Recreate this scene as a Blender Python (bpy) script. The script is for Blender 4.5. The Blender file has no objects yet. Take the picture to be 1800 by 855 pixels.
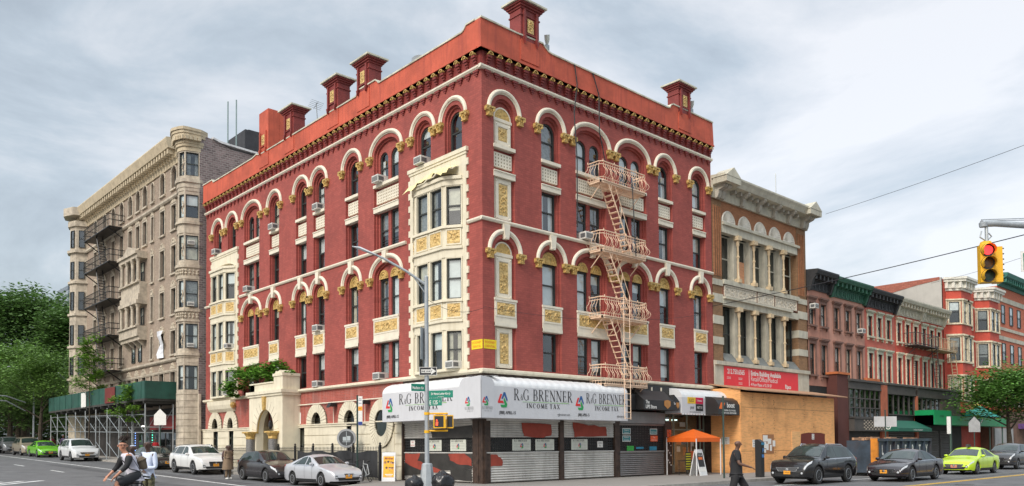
import bpy, bmesh, math, random
from mathutils import Vector, Matrix
from mathutils.geometry import tessellate_polygon
PI=math.pi
random.seed(7)
sc=bpy.context.scene
C=sc.collection
# ---------------------------------------------------------------- camera
FW=Vector((0.67690256,0.7353942,0.0315958)); RT=Vector((0.73590071,-0.67704841,-0.00745638)); UP=Vector((-0.01590851,-0.02829861,0.99947292))
CAM=Vector((-22.36322826,-26.08334099,1.64729132))
cd=bpy.data.cameras.new('camera'); co=bpy.data.objects.new('camera',cd); C.objects.link(co); sc.camera=co
cd.sensor_width=36; cd.lens=36*1414.33/1800; cd.shift_y=(737.89-427.5)/1800; cd.clip_end=4000; cd.clip_start=.1
m=Matrix((RT,UP,-FW)).transposed().to_4x4(); m.translation=CAM; co.matrix_world=m
# ---------------------------------------------------------------- light
SUN_EL,SUN_AZ=math.radians(38),math.radians(194)      # azimuth of the sun seen from the scene, from +X counterclockwise
w=bpy.data.worlds.new('World'); sc.world=w; w.use_nodes=True
nt=w.node_tree; nt.nodes.clear(); N=nt.nodes.new; LK=nt.links.new
out=N('ShaderNodeOutputWorld'); add=N('ShaderNodeAddShader')
sky=N('ShaderNodeTexSky'); sky.sky_type='NISHITA'; sky.sun_disc=False; sky.sun_elevation=SUN_EL; sky.sun_rotation=math.radians(90)-SUN_AZ; sky.air_density=1.0; sky.dust_density=5.0
b1=N('ShaderNodeBackground'); b1.inputs['Strength'].default_value=.05; LK(sky.outputs[0],b1.inputs['Color'])
tc=N('ShaderNodeTexCoord'); mp=N('ShaderNodeMapping'); mp.inputs['Scale'].default_value=(1,1,2.4); LK(tc.outputs['Generated'],mp.inputs['Vector'])
n1=N('ShaderNodeTexNoise'); n1.inputs['Scale'].default_value=2.2; n1.inputs['Detail'].default_value=10; n1.inputs['Roughness'].default_value=.58; n1.inputs['Distortion'].default_value=.5; LK(mp.outputs[0],n1.inputs['Vector'])
dot=N('ShaderNodeVectorMath'); dot.operation='DOT_PRODUCT'; LK(tc.outputs['Generated'],dot.inputs[0]); bd=Vector((0.88,0.44,0.38)).normalized(); dot.inputs[1].default_value=bd
mr=N('ShaderNodeMapRange'); mr.inputs['From Min'].default_value=.80; mr.inputs['From Max'].default_value=1.0; mr.inputs['To Min'].default_value=-.05; mr.inputs['To Max'].default_value=.10; mr.interpolation_type='SMOOTHSTEP'; LK(dot.outputs['Value'],mr.inputs['Value'])
ad=N('ShaderNodeMath'); ad.operation='ADD'; LK(n1.outputs['Fac'],ad.inputs[0]); LK(mr.outputs[0],ad.inputs[1])
cr=N('ShaderNodeValToRGB'); LK(ad.outputs[0],cr.inputs['Fac'])
e=cr.color_ramp.elements; e[0].position=.36; e[0].color=(.255,.285,.305,1); e[1].position=.66; e[1].color=(.62,.615,.61,1)
k=cr.color_ramp.elements.new(.47); k.color=(.36,.40,.425,1); k=cr.color_ramp.elements.new(.56); k.color=(.50,.515,.525,1)
sx=N('ShaderNodeSeparateXYZ'); LK(tc.outputs['Generated'],sx.inputs[0])
mz=N('ShaderNodeMapRange'); mz.inputs['From Min'].default_value=.48; mz.inputs['From Max'].default_value=.95; mz.inputs['To Min'].default_value=1; mz.inputs['To Max'].default_value=3.4; LK(sx.outputs['Z'],mz.inputs['Value'])
b2=N('ShaderNodeBackground'); LK(cr.outputs[0],b2.inputs['Color']); LK(mz.outputs[0],b2.inputs['Strength'])
LK(b1.outputs[0],add.inputs[0]); LK(b2.outputs[0],add.inputs[1]); LK(add.outputs[0],out.inputs['Surface'])
sl=bpy.data.lights.new('sun','SUN'); sl.energy=1.5; sl.angle=math.radians(14); sl.color=(1,.96,.90); so=bpy.data.objects.new('sun',sl); C.objects.link(so)
sd=Vector((math.cos(SUN_EL)*math.cos(SUN_AZ),math.cos(SUN_EL)*math.sin(SUN_AZ),math.sin(SUN_EL))); so.rotation_euler=sd.to_track_quat('Z','Y').to_euler()
sc.view_settings.view_transform='Standard'; sc.view_settings.look='None'; sc.view_settings.exposure=0.36; sc.view_settings.gamma=1
# ---------------------------------------------------------------- materials
def srgb(h):
    if not isinstance(h,str): return tuple(h)
    v=[int(h[i:i+2],16)/255 for i in (0,2,4)]
    return tuple(x/12.92 if x<.04045 else ((x+.055)/1.055)**2.4 for x in v)
MATS={}
def mat(name,col,rough=.8,var=.12,scale=2.5,bump=0,bscale=None,metal=0,spec=.5,kind=None,**kw):
    if name in MATS: return MATS[name]
    col=srgb(col); mt=bpy.data.materials.new(name); mt.use_nodes=True; t=mt.node_tree; b=t.nodes['Principled BSDF']
    b.inputs['Roughness'].default_value=rough; b.inputs['Metallic'].default_value=metal; b.inputs['Specular IOR Level'].default_value=spec
    tcn=t.nodes.new('ShaderNodeTexCoord'); L=t.links.new
    def noise(s,det=5,vec=None):
        n=t.nodes.new('ShaderNodeTexNoise'); n.inputs['Scale'].default_value=s; n.inputs['Detail'].default_value=det; n.inputs['Roughness'].default_value=.6; L(vec or tcn.outputs['Object'],n.inputs['Vector']); return n
    def ramp(fac,stops):
        r=t.nodes.new('ShaderNodeValToRGB'); L(fac,r.inputs['Fac']); es=r.color_ramp.elements
        es[0].position,es[0].color=stops[0][0],(*stops[0][1],1); es[1].position,es[1].color=stops[-1][0],(*stops[-1][1],1)
        for p,cc in stops[1:-1]: q=es.new(p); q.color=(*cc,1)
        return r
    def mix(f,a,bb,mode='MIX'):
        q=t.nodes.new('ShaderNodeMix'); q.data_type='RGBA'; q.blend_type=mode
        if isinstance(f,(int,float)): q.inputs[0].default_value=f
        else: L(f,q.inputs[0])
        for i,z in ((6,a),(7,bb)):
            if isinstance(z,tuple): q.inputs[i].default_value=(*z[:3],1)
            else: L(z,q.inputs[i])
        return q.outputs[2]
    dk=tuple(x*(1-var*1.6) for x in col); lt=tuple(min(1,x*(1+var)) for x in col)
    n=noise(scale); base=ramp(n.outputs['Fac'],[(.3,dk),(.52,col),(.72,lt)]).outputs[0]
    h=None
    if kind in('brick','stone','cblock'):
        s=t.nodes.new('ShaderNodeSeparateXYZ'); L(tcn.outputs['Object'],s.inputs[0]); a=t.nodes.new('ShaderNodeMath'); L(s.outputs[0],a.inputs[0]); L(s.outputs[1],a.inputs[1])
        cx=t.nodes.new('ShaderNodeCombineXYZ'); L(a.outputs[0],cx.inputs[0]); L(s.outputs[2],cx.inputs[1])
        bt=t.nodes.new('ShaderNodeTexBrick'); L(cx.outputs[0],bt.inputs['Vector']); bt.inputs['Scale'].default_value=1
        bt.inputs['Brick Width'].default_value=kw.get('bw',.22); bt.inputs['Row Height'].default_value=kw.get('bh',.085); bt.inputs['Mortar Size'].default_value=kw.get('mort',.012); bt.inputs['Mortar Smooth'].default_value=.3; bt.inputs['Bias'].default_value=0
        mc=kw.get('mcol',tuple(x*.6 for x in col)); mc=srgb(mc)
        bt.inputs['Color1'].default_value=(*[x*kw.get('b1',.76) for x in col],1); bt.inputs['Color2'].default_value=(*[min(1,x*kw.get('b2',1.2)) for x in col],1); bt.inputs['Mortar'].default_value=(*mc,1)
        base=mix(.35,bt.outputs['Color'],base); base=mix(.8,base,bt.outputs['Color']) if kind!='brick' else base; h=bt.outputs['Fac']
    if kind=='wood':
        mpn=t.nodes.new('ShaderNodeMapping'); mpn.inputs['Scale'].default_value=(1.1,1.1,7); L(tcn.outputs['Object'],mpn.inputs['Vector'])
        wn=noise(2.2,8,mpn.outputs[0]); g=ramp(wn.outputs['Fac'],[(.3,tuple(x*.62 for x in col)),(.5,col),(.7,lt)]).outputs[0]; base=mix(.65,base,g)
    if kw.get('dirt'):   # uneven grime with shapes of its own
        dn=noise(.7,9); f=ramp(dn.outputs['Fac'],[(.46,(0,0,0)),(.66,(1,1,1))]); ml=t.nodes.new('ShaderNodeMath'); ml.operation='MULTIPLY'; L(f.outputs[0],ml.inputs[0]); ml.inputs[1].default_value=kw['dirt']
        base=mix(ml.outputs[0],base,tuple(x*.45 for x in srgb(kw.get('dcol',col))))
    if kw.get('streak'):  # rain streaks
        mpn=t.nodes.new('ShaderNodeMapping'); mpn.inputs['Scale'].default_value=(3,3,.22); L(tcn.outputs['Object'],mpn.inputs['Vector']); sn=noise(1.7,7,mpn.outputs[0])
        f=ramp(sn.outputs['Fac'],[(.5,(0,0,0)),(.72,(1,1,1))]); ml=t.nodes.new('ShaderNodeMath'); ml.operation='MULTIPLY'; L(f.outputs[0],ml.inputs[0]); ml.inputs[1].default_value=kw['streak']
        base=mix(ml.outputs[0],base,srgb(kw.get('scol',tuple(x*.5 for x in col))))
    if kw.get('island'):
        gi=t.nodes.new('ShaderNodeNewGeometry'); r=ramp(gi.outputs['Random Per Island'],[(0,tuple(x*.45 for x in col)),(.5,col),(1,tuple(min(1,x*1.7) for x in col))]); base=mix(.75,base,r.outputs[0])
    L(base,b.inputs['Base Color'])
    if kind=='carve':
        vo=t.nodes.new('ShaderNodeTexVoronoi'); vo.feature='SMOOTH_F1'; vo.inputs['Scale'].default_value=bscale or 9; 
        dn=noise(5,3); mx=mix(.25,tcn.outputs['Object'],dn.outputs['Color']); L(mx,vo.inputs['Vector'])
        h=vo.outputs['Distance']
    if bump:
        bp=t.nodes.new('ShaderNodeBump'); bp.inputs['Strength'].default_value=min(1,bump); bp.inputs['Distance'].default_value=kw.get('bd',.02)
        if h is None: h=noise(bscale or 25,4).outputs['Fac']
        elif kind!='carve': bp.invert=True
        L(h,bp.inputs['Height']); L(bp.outputs[0],b.inputs['Normal'])
    if kw.get('emit'): b.inputs['Emission Color'].default_value=(*srgb(kw.get('ecol',col)),1); b.inputs['Emission Strength'].default_value=kw['emit']
    if kw.get('coat'): b.inputs['Coat Weight'].default_value=kw['coat']; b.inputs['Coat Roughness'].default_value=.06
    if kw.get('trans'): # thin see-through leaves / fabric
        tr=t.nodes.new('ShaderNodeBsdfTranslucent'); L(base,tr.inputs[0]); ms=t.nodes.new('ShaderNodeMixShader'); ms.inputs[0].default_value=kw['trans']; L(b.outputs[0],ms.inputs[1]); L(tr.outputs[0],ms.inputs[2]); L(ms.outputs[0],t.nodes['Material Output'].inputs[0])
    MATS[name]=mt; return mt
def glassmat(name,tint,trans=.5,rough=.03):
    mt=bpy.data.materials.new(name); mt.use_nodes=True; t=mt.node_tree; t.nodes.clear(); L=t.links.new
    o=t.nodes.new('ShaderNodeOutputMaterial'); g=t.nodes.new('ShaderNodeBsdfGlossy'); g.inputs['Roughness'].default_value=rough; g.inputs['Color'].default_value=(.9,.95,1,1)
    tr=t.nodes.new('ShaderNodeBsdfTransparent'); tr.inputs[0].default_value=(*srgb(tint),1)
    f=t.nodes.new('ShaderNodeLayerWeight'); pw=t.nodes.new('ShaderNodeMath'); pw.operation='POWER'; pw.inputs[1].default_value=3.5; L(f.outputs['Facing'],pw.inputs[0]); a=t.nodes.new('ShaderNodeMath'); a.operation='MULTIPLY_ADD'; a.inputs[1].default_value=.9; a.inputs[2].default_value=trans; L(pw.outputs[0],a.inputs[0])
    tcn=t.nodes.new('ShaderNodeTexCoord'); n=t.nodes.new('ShaderNodeTexNoise'); n.inputs['Scale'].default_value=1.6; n.inputs['Detail'].default_value=1; L(tcn.outputs['Object'],n.inputs['Vector']); bp=t.nodes.new('ShaderNodeBump'); bp.inputs['Strength'].default_value=.25; bp.inputs['Distance'].default_value=.03; L(n.outputs['Fac'],bp.inputs['Height']); L(bp.outputs[0],g.inputs['Normal'])
    m_=t.nodes.new('ShaderNodeMixShader'); L(a.outputs[0],m_.inputs[0]); L(tr.outputs[0],m_.inputs[1]); L(g.outputs[0],m_.inputs[2]); L(m_.outputs[0],o.inputs[0]); MATS[name]=mt; return mt
RED=mat('red_brick',(.36,.08,.062),.75,.18,.8,bump=.35,kind='brick',bw=.24,bh=.1,mort=.009,mcol=(.24,.045,.04),b1=.8,b2=1.16,streak=.45,scol=(.24,.045,.04),dirt=.3,dcol=(.3,.07,.06))
REDS=mat('red_smooth',(.38,.07,.055),.7,.14,1.5,bump=.15)
PARA=mat('orange_red_render',(.56,.108,.058),.75,.12,.9,bump=.25,bscale=6,streak=.7,scol=(.33,.06,.042),dirt=.5)
DKRED=mat('dark_red_paint',(.22,.035,.03),.6,.15,3)
CREAM=mat('cream_stone_paint',(.74,.68,.53),.75,.06,1.5,bump=.12,streak=.35,scol=(.42,.35,.22),dirt=.12,dcol=(.6,.5,.3))
CREAM2=mat('cream_trim',(.76,.70,.57),.7,.06,2.5,bump=.1,streak=.2,scol=(.5,.42,.3))
GOLD=mat('gold_paint',(.60,.40,.13),.5,.25,8,bump=.9,kind='carve',bscale=11,bd=.05,metal=.15)
GOLDP=mat('gold_relief',(.66,.46,.18),.6,.22,9,bump=1,kind='carve',bscale=9,bd=.07)
WFR=mat('dark_window_frame',(.035,.04,.038),.5,.2,4)
GLASS=glassmat('window_glass',(.8,.85,.86),.13)
GLASSD=glassmat('dark_glass',(.16,.2,.2),.06)
SHADE=mat('pale_window_shade',(.86,.86,.82),.9,.08,3)
SHADE2=mat('grey_curtain',(.30,.30,.28),.9,.3,9)
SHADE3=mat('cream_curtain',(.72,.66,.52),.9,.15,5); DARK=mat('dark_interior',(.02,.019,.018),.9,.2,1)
BLACK=mat('black_paint',(.018,.018,.019),.45,.2,3)
STEEL=mat('galvanised_steel',(.42,.45,.46),.4,.12,6,metal=.6,bump=.05)
ASPH=mat('asphalt',(.125,.125,.128),.85,.16,1.3,bump=.35,bscale=60,dirt=.35,dcol=(.12,.12,.12))
WALK=mat('concrete_walk',(.42,.39,.35),.85,.10,1.1,bump=.25,bscale=30,kind='cblock',bw=1.5,bh=1.5,mort=.02,mcol=(.24,.22,.2),b1=.93,b2=1.05,dirt=.3)
KERB=mat('kerb_stone',(.33,.31,.28),.8,.2,3,bump=.2)
MARK=mat('worn_white_marking',(.72,.72,.70),.7,.2,4,dirt=.5,dcol=(.5,.5,.5))
YEL=mat('yellow_marking',(.70,.42,.06),.7,.15,4,dirt=.3)
# ---------------------------------------------------------------- helpers
WL={}
def tag(o,label=None,cat=None,group=None,kind=None):
    for k_,v in (('label',label),('category',cat),('group',group),('kind',kind)):
        if v: o[k_]=v
    return o
def thing(name,label,cat,loc=(0,0,0),group=None):
    o=bpy.data.objects.new(name,None); C.objects.link(o); o.location=loc; o.empty_display_size=.3; WL[o]=Vector(loc); return tag(o,label,cat,group)
FR=lambda u,w,z:(u,-w,z)          # facade on 125th side (plane y=0, faces -y)
FL=lambda u,w,z:(-w,u,z)          # facade on the avenue side (plane x=0, faces -x)
ID=lambda x,y,z:(x,y,z)
def rotf(ox,oy,oz,a):
    c,s=math.cos(a),math.sin(a); return lambda x,y,z:(ox+x*c-y*s,oy+x*s+y*c,oz+z)
class M:
    def __init__(s,fr=ID): s.v=[];s.f=[];s.mi=[];s.fr=fr;s.cur=0
    def vs(s,pts): b=len(s.v); s.v+=[s.fr(*p) for p in pts]; return b
    def face(s,idx): s.f.append(tuple(idx)); s.mi.append(s.cur)
    def poly(s,pts): b=s.vs(pts); s.face(range(b,b+len(pts)))
    def box(s,u0,u1,w0,w1,z0,z1):
        b=s.vs([(u,w,z) for u in (u0,u1) for w in (w0,w1) for z in (z0,z1)])
        for q in ((0,1,3,2),(4,6,7,5),(0,4,5,1),(2,3,7,6),(0,2,6,4),(1,5,7,3)): s.face([b+i for i in q])
        return s
    def prism(s,pl,w0,w1):         # polygon in (u,z), extruded in w
        n=len(pl); b=s.vs([(u,w0,z) for u,z in pl]+[(u,w1,z) for u,z in pl]); s.face(range(b,b+n)); s.face(range(b+n,b+2*n))
        for i in range(n): j=(i+1)%n; s.face((b+i,b+j,b+n+j,b+n+i))
        return s
    def prismz(s,pl,z0,z1):        # polygon in (u,w), extruded in z
        n=len(pl); b=s.vs([(u,w,z0) for u,w in pl]+[(u,w,z1) for u,w in pl]); s.face(range(b,b+n)); s.face(range(b+n,b+2*n))
        for i in range(n): j=(i+1)%n; s.face((b+i,b+j,b+n+j,b+n+i))
        return s
    def prismu(s,pl,u0,u1):        # profile in (w,z), run along u
        n=len(pl); b=s.vs([(u0,w,z) for w,z in pl]+[(u1,w,z) for w,z in pl]); s.face(range(b,b+n)); s.face(range(b+n,b+2*n))
        for i in range(n): j=(i+1)%n; s.face((b+i,b+j,b+n+j,b+n+i))
        return s
    def ring(s,o,i,w0,w1):         # outline o minus outline i (same count), in (u,z)
        n=len(o); b=s.vs([(u,w1,z) for u,z in o]+[(u,w1,z) for u,z in i]+[(u,w0,z) for u,z in o]+[(u,w0,z) for u,z in i])
        for k_ in range(n):
            j=(k_+1)%n; s.face((b+k_,b+j,b+n+j,b+n+k_)); s.face((b+2*n+k_,b+2*n+j,b+j,b+k_)); s.face((b+3*n+k_,b+3*n+j,b+n+j,b+n+k_)); s.face((b+2*n+k_,b+2*n+j,b+3*n+j,b+3*n+k_))
        return s
    def sheet(s,outer,holes,w):
        pl=[[Vector((u,z,0)) for u,z in outer]]+[[Vector((u,z,0)) for u,z in h] for h in holes]
        tr=tessellate_polygon(pl); al=[p for q in pl for p in q]; b=s.vs([(p.x,w,p.y) for p in al])
        for t_ in tr: s.face([b+i for i in t_])
        return s
    def jamb(s,o,w0,w1):           # inside faces of an opening
        n=len(o); b=s.vs([(u,w0,z) for u,z in o]+[(u,w1,z) for u,z in o])
        for k_ in range(n): j=(k_+1)%n; s.face((b+k_,b+j,b+n+j,b+n+k_))
        return s
    def tube(s,pts,r,n=8,cap=True,sq=1):
        pts=[Vector(p) for p in pts]; m_=len(pts); rs=r if isinstance(r,(list,tuple)) else [r]*m_; b=len(s.v); up=None
        for i,p in enumerate(pts):
            d=((pts[min(i+1,m_-1)]-pts[max(i-1,0)])).normalized()
            if up is None: up=Vector((0,0,1)) if abs(d.z)<.9 else Vector((1,0,0))
            x=d.cross(up)
            if x.length<1e-4: x=d.cross(Vector((0,1,0)))
            x.normalize(); y=x.cross(d).normalized(); up=y
            for k_ in range(n): a=2*PI*k_/n; q=p+x*math.cos(a)*rs[i]+y*math.sin(a)*rs[i]*sq; s.v.append(s.fr(*q))
        for i in range(m_-1):
            for k_ in range(n): j=(k_+1)%n; s.face((b+i*n+k_,b+i*n+j,b+i*n+n+j,b+i*n+n+k_))
        if cap: s.face(range(b,b+n)); s.face(range(b+(m_-1)*n,b+m_*n))
        return s
    def bar(s,a,b,r,n=6): return s.tube([a,b],r,n)
    def lathe(s,c,prof,n=16,axis='z'):  # prof (r,h)
        b=len(s.v)
        for r,h in prof:
            for k_ in range(n):
                a=2*PI*k_/n; x,y=r*math.cos(a),r*math.sin(a)
                p={'z':(x,y,h),'y':(x,h,y),'x':(h,x,y)}[axis]; s.v.append(s.fr(c[0]+p[0],c[1]+p[1],c[2]+p[2]))
        for i in range(len(prof)-1):
            for k_ in range(n): j=(k_+1)%n; s.face((b+i*n+k_,b+i*n+j,b+i*n+n+j,b+i*n+n+k_))
        s.face(range(b,b+n)); s.face(range(b+(len(prof)-1)*n,b+len(prof)*n)); return s
    def mesh(s,mats,loc=Vector((0,0,0)),smooth=False,name='mesh'):
        me=bpy.data.meshes.new(name); me.from_pydata([tuple(Vector(p)-loc) for p in s.v],[],s.f)
        for q in (mats if isinstance(mats,(list,tuple)) else [mats]): me.materials.append(q)
        me.polygons.foreach_set('material_index',s.mi)
        bm=bmesh.new(); bm.from_mesh(me); bmesh.ops.recalc_face_normals(bm,faces=bm.faces); bm.to_mesh(me); bm.free()
        if smooth:
            me.polygons.foreach_set('use_smooth',[True]*len(me.polygons))
            try: me.set_sharp_from_angle(angle=math.radians(40))
            except Exception: pass
        me.update(); return me
    def obj(s,name,mats,parent=None,smooth=False,label=None,cat=None,group=None,kind=None,loc=None):
        base=WL.get(parent,Vector((0,0,0))) if parent else Vector(loc or (0,0,0))
        o=bpy.data.objects.new(name,s.mesh(mats,base,smooth,name)); C.objects.link(o)
        if parent: o.parent=parent
        elif loc: o.location=loc
        WL[o]=base; return tag(o,label,cat,group,kind)
    def text(s,body,size,u,w,z,sgn=1,xs=1,align='CENTER',off=0,ext=.004,shear=0,spacing=1):
        cu=bpy.data.curves.new('t','FONT'); cu.body=body; cu.size=size; cu.align_x=align; cu.extrude=ext; cu.offset=off; cu.resolution_u=3; cu.shear=shear; cu.space_character=spacing
        ob=bpy.data.objects.new('t',cu); me=bpy.data.meshes.new_from_object(ob); b=len(s.v)
        s.v+=[s.fr(u+sgn*v.co.x*xs,w+v.co.z,z+v.co.y) for v in me.vertices]
        for p in me.polygons: s.face([b+i for i in p.vertices])
        bpy.data.objects.remove(ob); bpy.data.meshes.remove(me); bpy.data.curves.remove(cu); return s
def arc(u0,u1,z0,zs,ry,n=14,inset=0):   # outline of an arched opening: up the left side, over the arch, down the right
    c=(u0+u1)/2; rx=(u1-u0)/2-inset; ry=ry-inset; p=[(c-rx,z0+inset)]
    for k_ in range(n+1): a=PI-PI*k_/n; p.append((c+rx*math.cos(a),zs+ry*math.sin(a)))
    p.append((c+rx,z0+inset)); return p
def rect(u0,u1,z0,z1,i=0): return [(u0+i,z0+i),(u0+i,z1-i),(u1-i,z1-i),(u1-i,z0+i)]
def copytree(o,loc,rz=None,label=None,name=None):
    r=o.copy(); C.objects.link(r); r.location=loc
    if rz is not None: r.rotation_euler=(0,0,rz)
    if label: r['label']=label
    for ch in list(o.children):
        c=ch.copy(); C.objects.link(c); c.parent=r
        for g in list(ch.children): d=g.copy(); C.objects.link(d); d.parent=c
    return r
rng=random.Random(11)
def window(par,fr,u0,u1,z0,z1,w,arch=0,rail=True,shade=None,fm=None,fw=.07,glass=None,bars=0,mull=0,solid=False):
    """window part > pane, shade ; arch = rise of a round head, z1 = springing when arch"""
    fm=fm or WFR; a=M(fr)
    if arch: o=arc(u0,u1,z0,z1,arch,10); i=arc(u0,u1,z0,z1,arch,10,inset=fw); top=z1+arch
    else: o=rect(u0,u1,z0,z1); i=rect(u0,u1,z0,z1,fw); top=z1
    a.ring(o,i,w-.09,w); zm=(z0+top)/2+.02
    if rail: a.box(u0+fw,u1-fw,w-.07,w-.015,zm-.035,zm+.035)
    for b_ in range(bars): z=z0+fw+.12+b_*.13; a.box(u0+fw,u1-fw,w-.02,w+.01,z,z+.015)
    for k_ in range(mull): u=u0+(u1-u0)*(k_+1)/(mull+1); a.box(u-.025,u+.025,w-.07,w-.016,z0+fw,z1-fw)
    f=a.obj('window',fm,par)
    g=M(fr); g.poly([(u,w-.055,z) for u,z in i]); g.obj('pane',glass or GLASS,f)
    if shade is None: shade=rng.choice([0,.25,.45,.5,.5,.6,.85,1])
    s=M(fr); tp=top-.1 if not arch else z1
    if shade and not solid and rng.random()<.3:
        for q0,q1 in ((u0+fw,u0+fw+(u1-u0)*rng.uniform(.15,.34)),(u1-fw-(u1-u0)*rng.uniform(.15,.34),u1-fw)):
            n_=6
            for i in range(n_): a0,a1=q0+(q1-q0)*i/n_,q0+(q1-q0)*(i+1)/n_; s.poly([(a0,w-.1-.03*(i%2),z0+fw),(a1,w-.1-.03*((i+1)%2),z0+fw),(a1,w-.1-.03*((i+1)%2),tp),(a0,w-.1-.03*(i%2),tp)])
    elif shade:
        zb=top-(top-z0)*shade; zz=[]
        pts=[(u,max(z,zb)) for u,z in i]
        s.poly([(u,w-(.10 if not solid else .062),z) for u,z in pts]); s.cur=0
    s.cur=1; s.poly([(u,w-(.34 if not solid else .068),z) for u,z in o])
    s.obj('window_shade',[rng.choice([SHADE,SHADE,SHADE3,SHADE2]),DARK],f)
    return f
def ac_unit(fr,u,w,z,label,sc_=1):
    a=M(fr); b=a.fr(u,w,z); r=thing('air_conditioner',label,'air conditioner',b,'air conditioners hanging from the windows')
    ww,d,h=.33*sc_,.26*sc_,.40*sc_
    a.box(u-ww,u+ww,w-.2,w+d*2,z,z+h); a.obj('casing',mat('ac_white',(.66,.66,.62),.5,.08,5,streak=.3),r)
    g=M(fr); g.box(u-ww*.85,u+ww*.85,w+d*2,w+d*2+.012,z+.05,z+h-.06)
    for s_ in (-1,1): g.box(u+s_*ww,u+s_*(ww+.01),w+.1,w+d*1.8,z+.06,z+h-.08)
    g.obj('grille',mat('ac_grille',(.12,.125,.13),.6,.3,30),r)
    l=M(fr)
    for k_ in range(6): zz=z+.075+k_*(h-.15)/5; l.box(u-ww*.85,u+ww*.85,w+d*2+.012,w+d*2+.02,zz,zz+.012)
    l.obj('louvre',mat('ac_louvre',(.45,.45,.43),.5,.1,5),r); return r
# ---------------------------------------------------------------- ground
def gz(y):
    if y<6: return -.13
    if y<10: return -.13+.0215*(y-6)**2/8
    if y<80: return -.13+.0215*(y-8)
    return -.13+.0215*72
ys=[-700,-300,-120,-60,-30,-20,-12,-6,0,3,6,7,8,9,10,12,15]+list(range(20,81,5))+[95,120,200,400,900]
xs=[-700,-300,-100,-60,-40,-25,-16,-8,0,10,30,60,120,300,900]
g=M(); b=g.vs([(x,y,gz(y)-.004) for y in ys for x in xs]); nx=len(xs)
for j in range(len(ys)-1):
    for i in range(nx-1): g.face((b+j*nx+i,b+j*nx+i+1,b+(j+1)*nx+i+1,b+(j+1)*nx+i))
g.obj('ground',ASPH,kind='structure')
def patch(m_,pl,h=.004,st=4):     # long quads following the slope: pl=(x0,x1,y0,y1)
    x0,x1,y0,y1=pl; yy=sorted(set([y0,y1]+[y for y in ys+[7.5,8.5,11,13,17] if y0<y<y1]))
    b_=m_.vs([(x,y,gz(y)+h) for y in yy for x in (x0,x1)])
    for j in range(len(yy)-1): m_.face((b_+2*j,b_+2*j+1,b_+2*j+3,b_+2*j+2))
def patch2(m_,a,bp,wd,h=.004):    # straight painted line between two points
    a=Vector(a);bp=Vector(bp);d=(bp-a).normalized();n=Vector((-d.y,d.x))*wd/2; st=max(1,int((bp-a).length/3))
    for i in range(st):
        p=a+(bp-a)*i/st; q=a+(bp-a)*(i+1)/st
        m_.poly([(p.x-n.x,p.y-n.y,gz(p.y)+h),(p.x+n.x,p.y+n.y,gz(p.y)+h),(q.x+n.x,q.y+n.y,gz(q.y)+h),(q.x-n.x,q.y-n.y,gz(q.y)+h)])
# sidewalks: around the corner block, rounded corner at (-2.3,-6.3)
def walk(outline_fn):
    pass
KX,KY,RC=-2.8,-6.3,3.2
def kerbpath(off):
    p=[]
    for y in [120,100,80,70,60,55,50,45,40,35,30,25,20,17,15,13,12,11,10,9,8,7,6.2,5.4]: p.append((KX+off-(.35*min(1,max(0,(y-8)/30))),y))
    p+=[(-2.95+off,5.0),(-3.4+off,4.5),(-4.2+off,3.9),(-5.0+off,3.4),(-5.6+off,2.8),(-5.85+off,2.0),(-5.9+off,0),(-5.9+off,-2)]
    for k_ in range(1,9): a=PI+PI/2*k_/9; p.append((-5.9+4.3+(4.3-off)*math.cos(a),-2+(4.3-off)*math.sin(a)))
    for x in [0,2,5,10,15,20,25,30,40,60,90,130]: p.append((x,KY+off))
    return p
swz=lambda y: gz(y)+.13
o_,i_=kerbpath(0),kerbpath(.16)
k=M(); n=len(o_)
b=k.vs([(x,y,gz(y)-.02) for x,y in o_]+[(x,y,swz(y)) for x,y in o_]+[(x,y,swz(y)) for x,y in i_])
for j in range(n-1): k.face((b+j,b+j+1,b+n+j+1,b+n+j)); k.face((b+n+j,b+n+j+1,b+2*n+j+1,b+2*n+j))
k.obj('kerb',KERB,kind='structure')
s=M(); inner=[(max(x,.6) if y>-4 else x, min(max(y,1.2),200) if x>0 else y) for x,y in i_]
far=[(6,y) for x,y in i_ if y>0]; 
b=s.vs([(x,y,swz(y)) for x,y in i_]); 
inn=[]
for x,y in i_:
    if y>=0: inn.append((8,y))
    elif x>=8: inn.append((x,8))
    else: inn.append((8,0) if False else (8,min(8,max(0,0)) ))
b2=s.vs([(x,y,swz(y if x==8 else 0)) for x,y in inn])
for j in range(n-1): s.face((b+j,b+j+1,b2+j+1,b2+j))
s.obj('sidewalk',WALK,kind='structure')
# painted markings
mk=M()
for seg in ((6.2,120),): patch(mk,(-6.78,-6.62,seg[0],seg[1]))
for y0,y1 in ((15.2,18.2),(26,29),(36,39),(46,49),(56,59)): patch(mk,(-9.9,-9.76,y0,y1))
for k_ in range(4): patch2(mk,(-17.6+k_*.85,15.5),(-15.2+k_*.85,18.2),.32)
mk.obj('lane_markings',MARK,kind='structure')
mk=M()
for k_ in range(7): patch(mk,(-6.9-1.15*k_,-6.35-1.15*k_,-4.4,-1.4))
for k_ in range(8): patch(mk,(1.2,4.3,-7.6-1.2*k_,-7.0-1.2*k_))
patch(mk,(5.6,6.1,-13,-6.8)); patch(mk,(8.2,34,-8.9,-8.78))
for x0 in (13.5,19.5,25.5,31.5): patch(mk,(x0,x0+.14,-8.78,-6.7))
mk.obj('crosswalk_markings',MARK,kind='structure')
mk=M(); patch(mk,(6.5,160,-12.95,-12.82)); patch(mk,(6.5,160,-13.15,-13.02)); mk.obj('centre_line',YEL,kind='structure')

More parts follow.
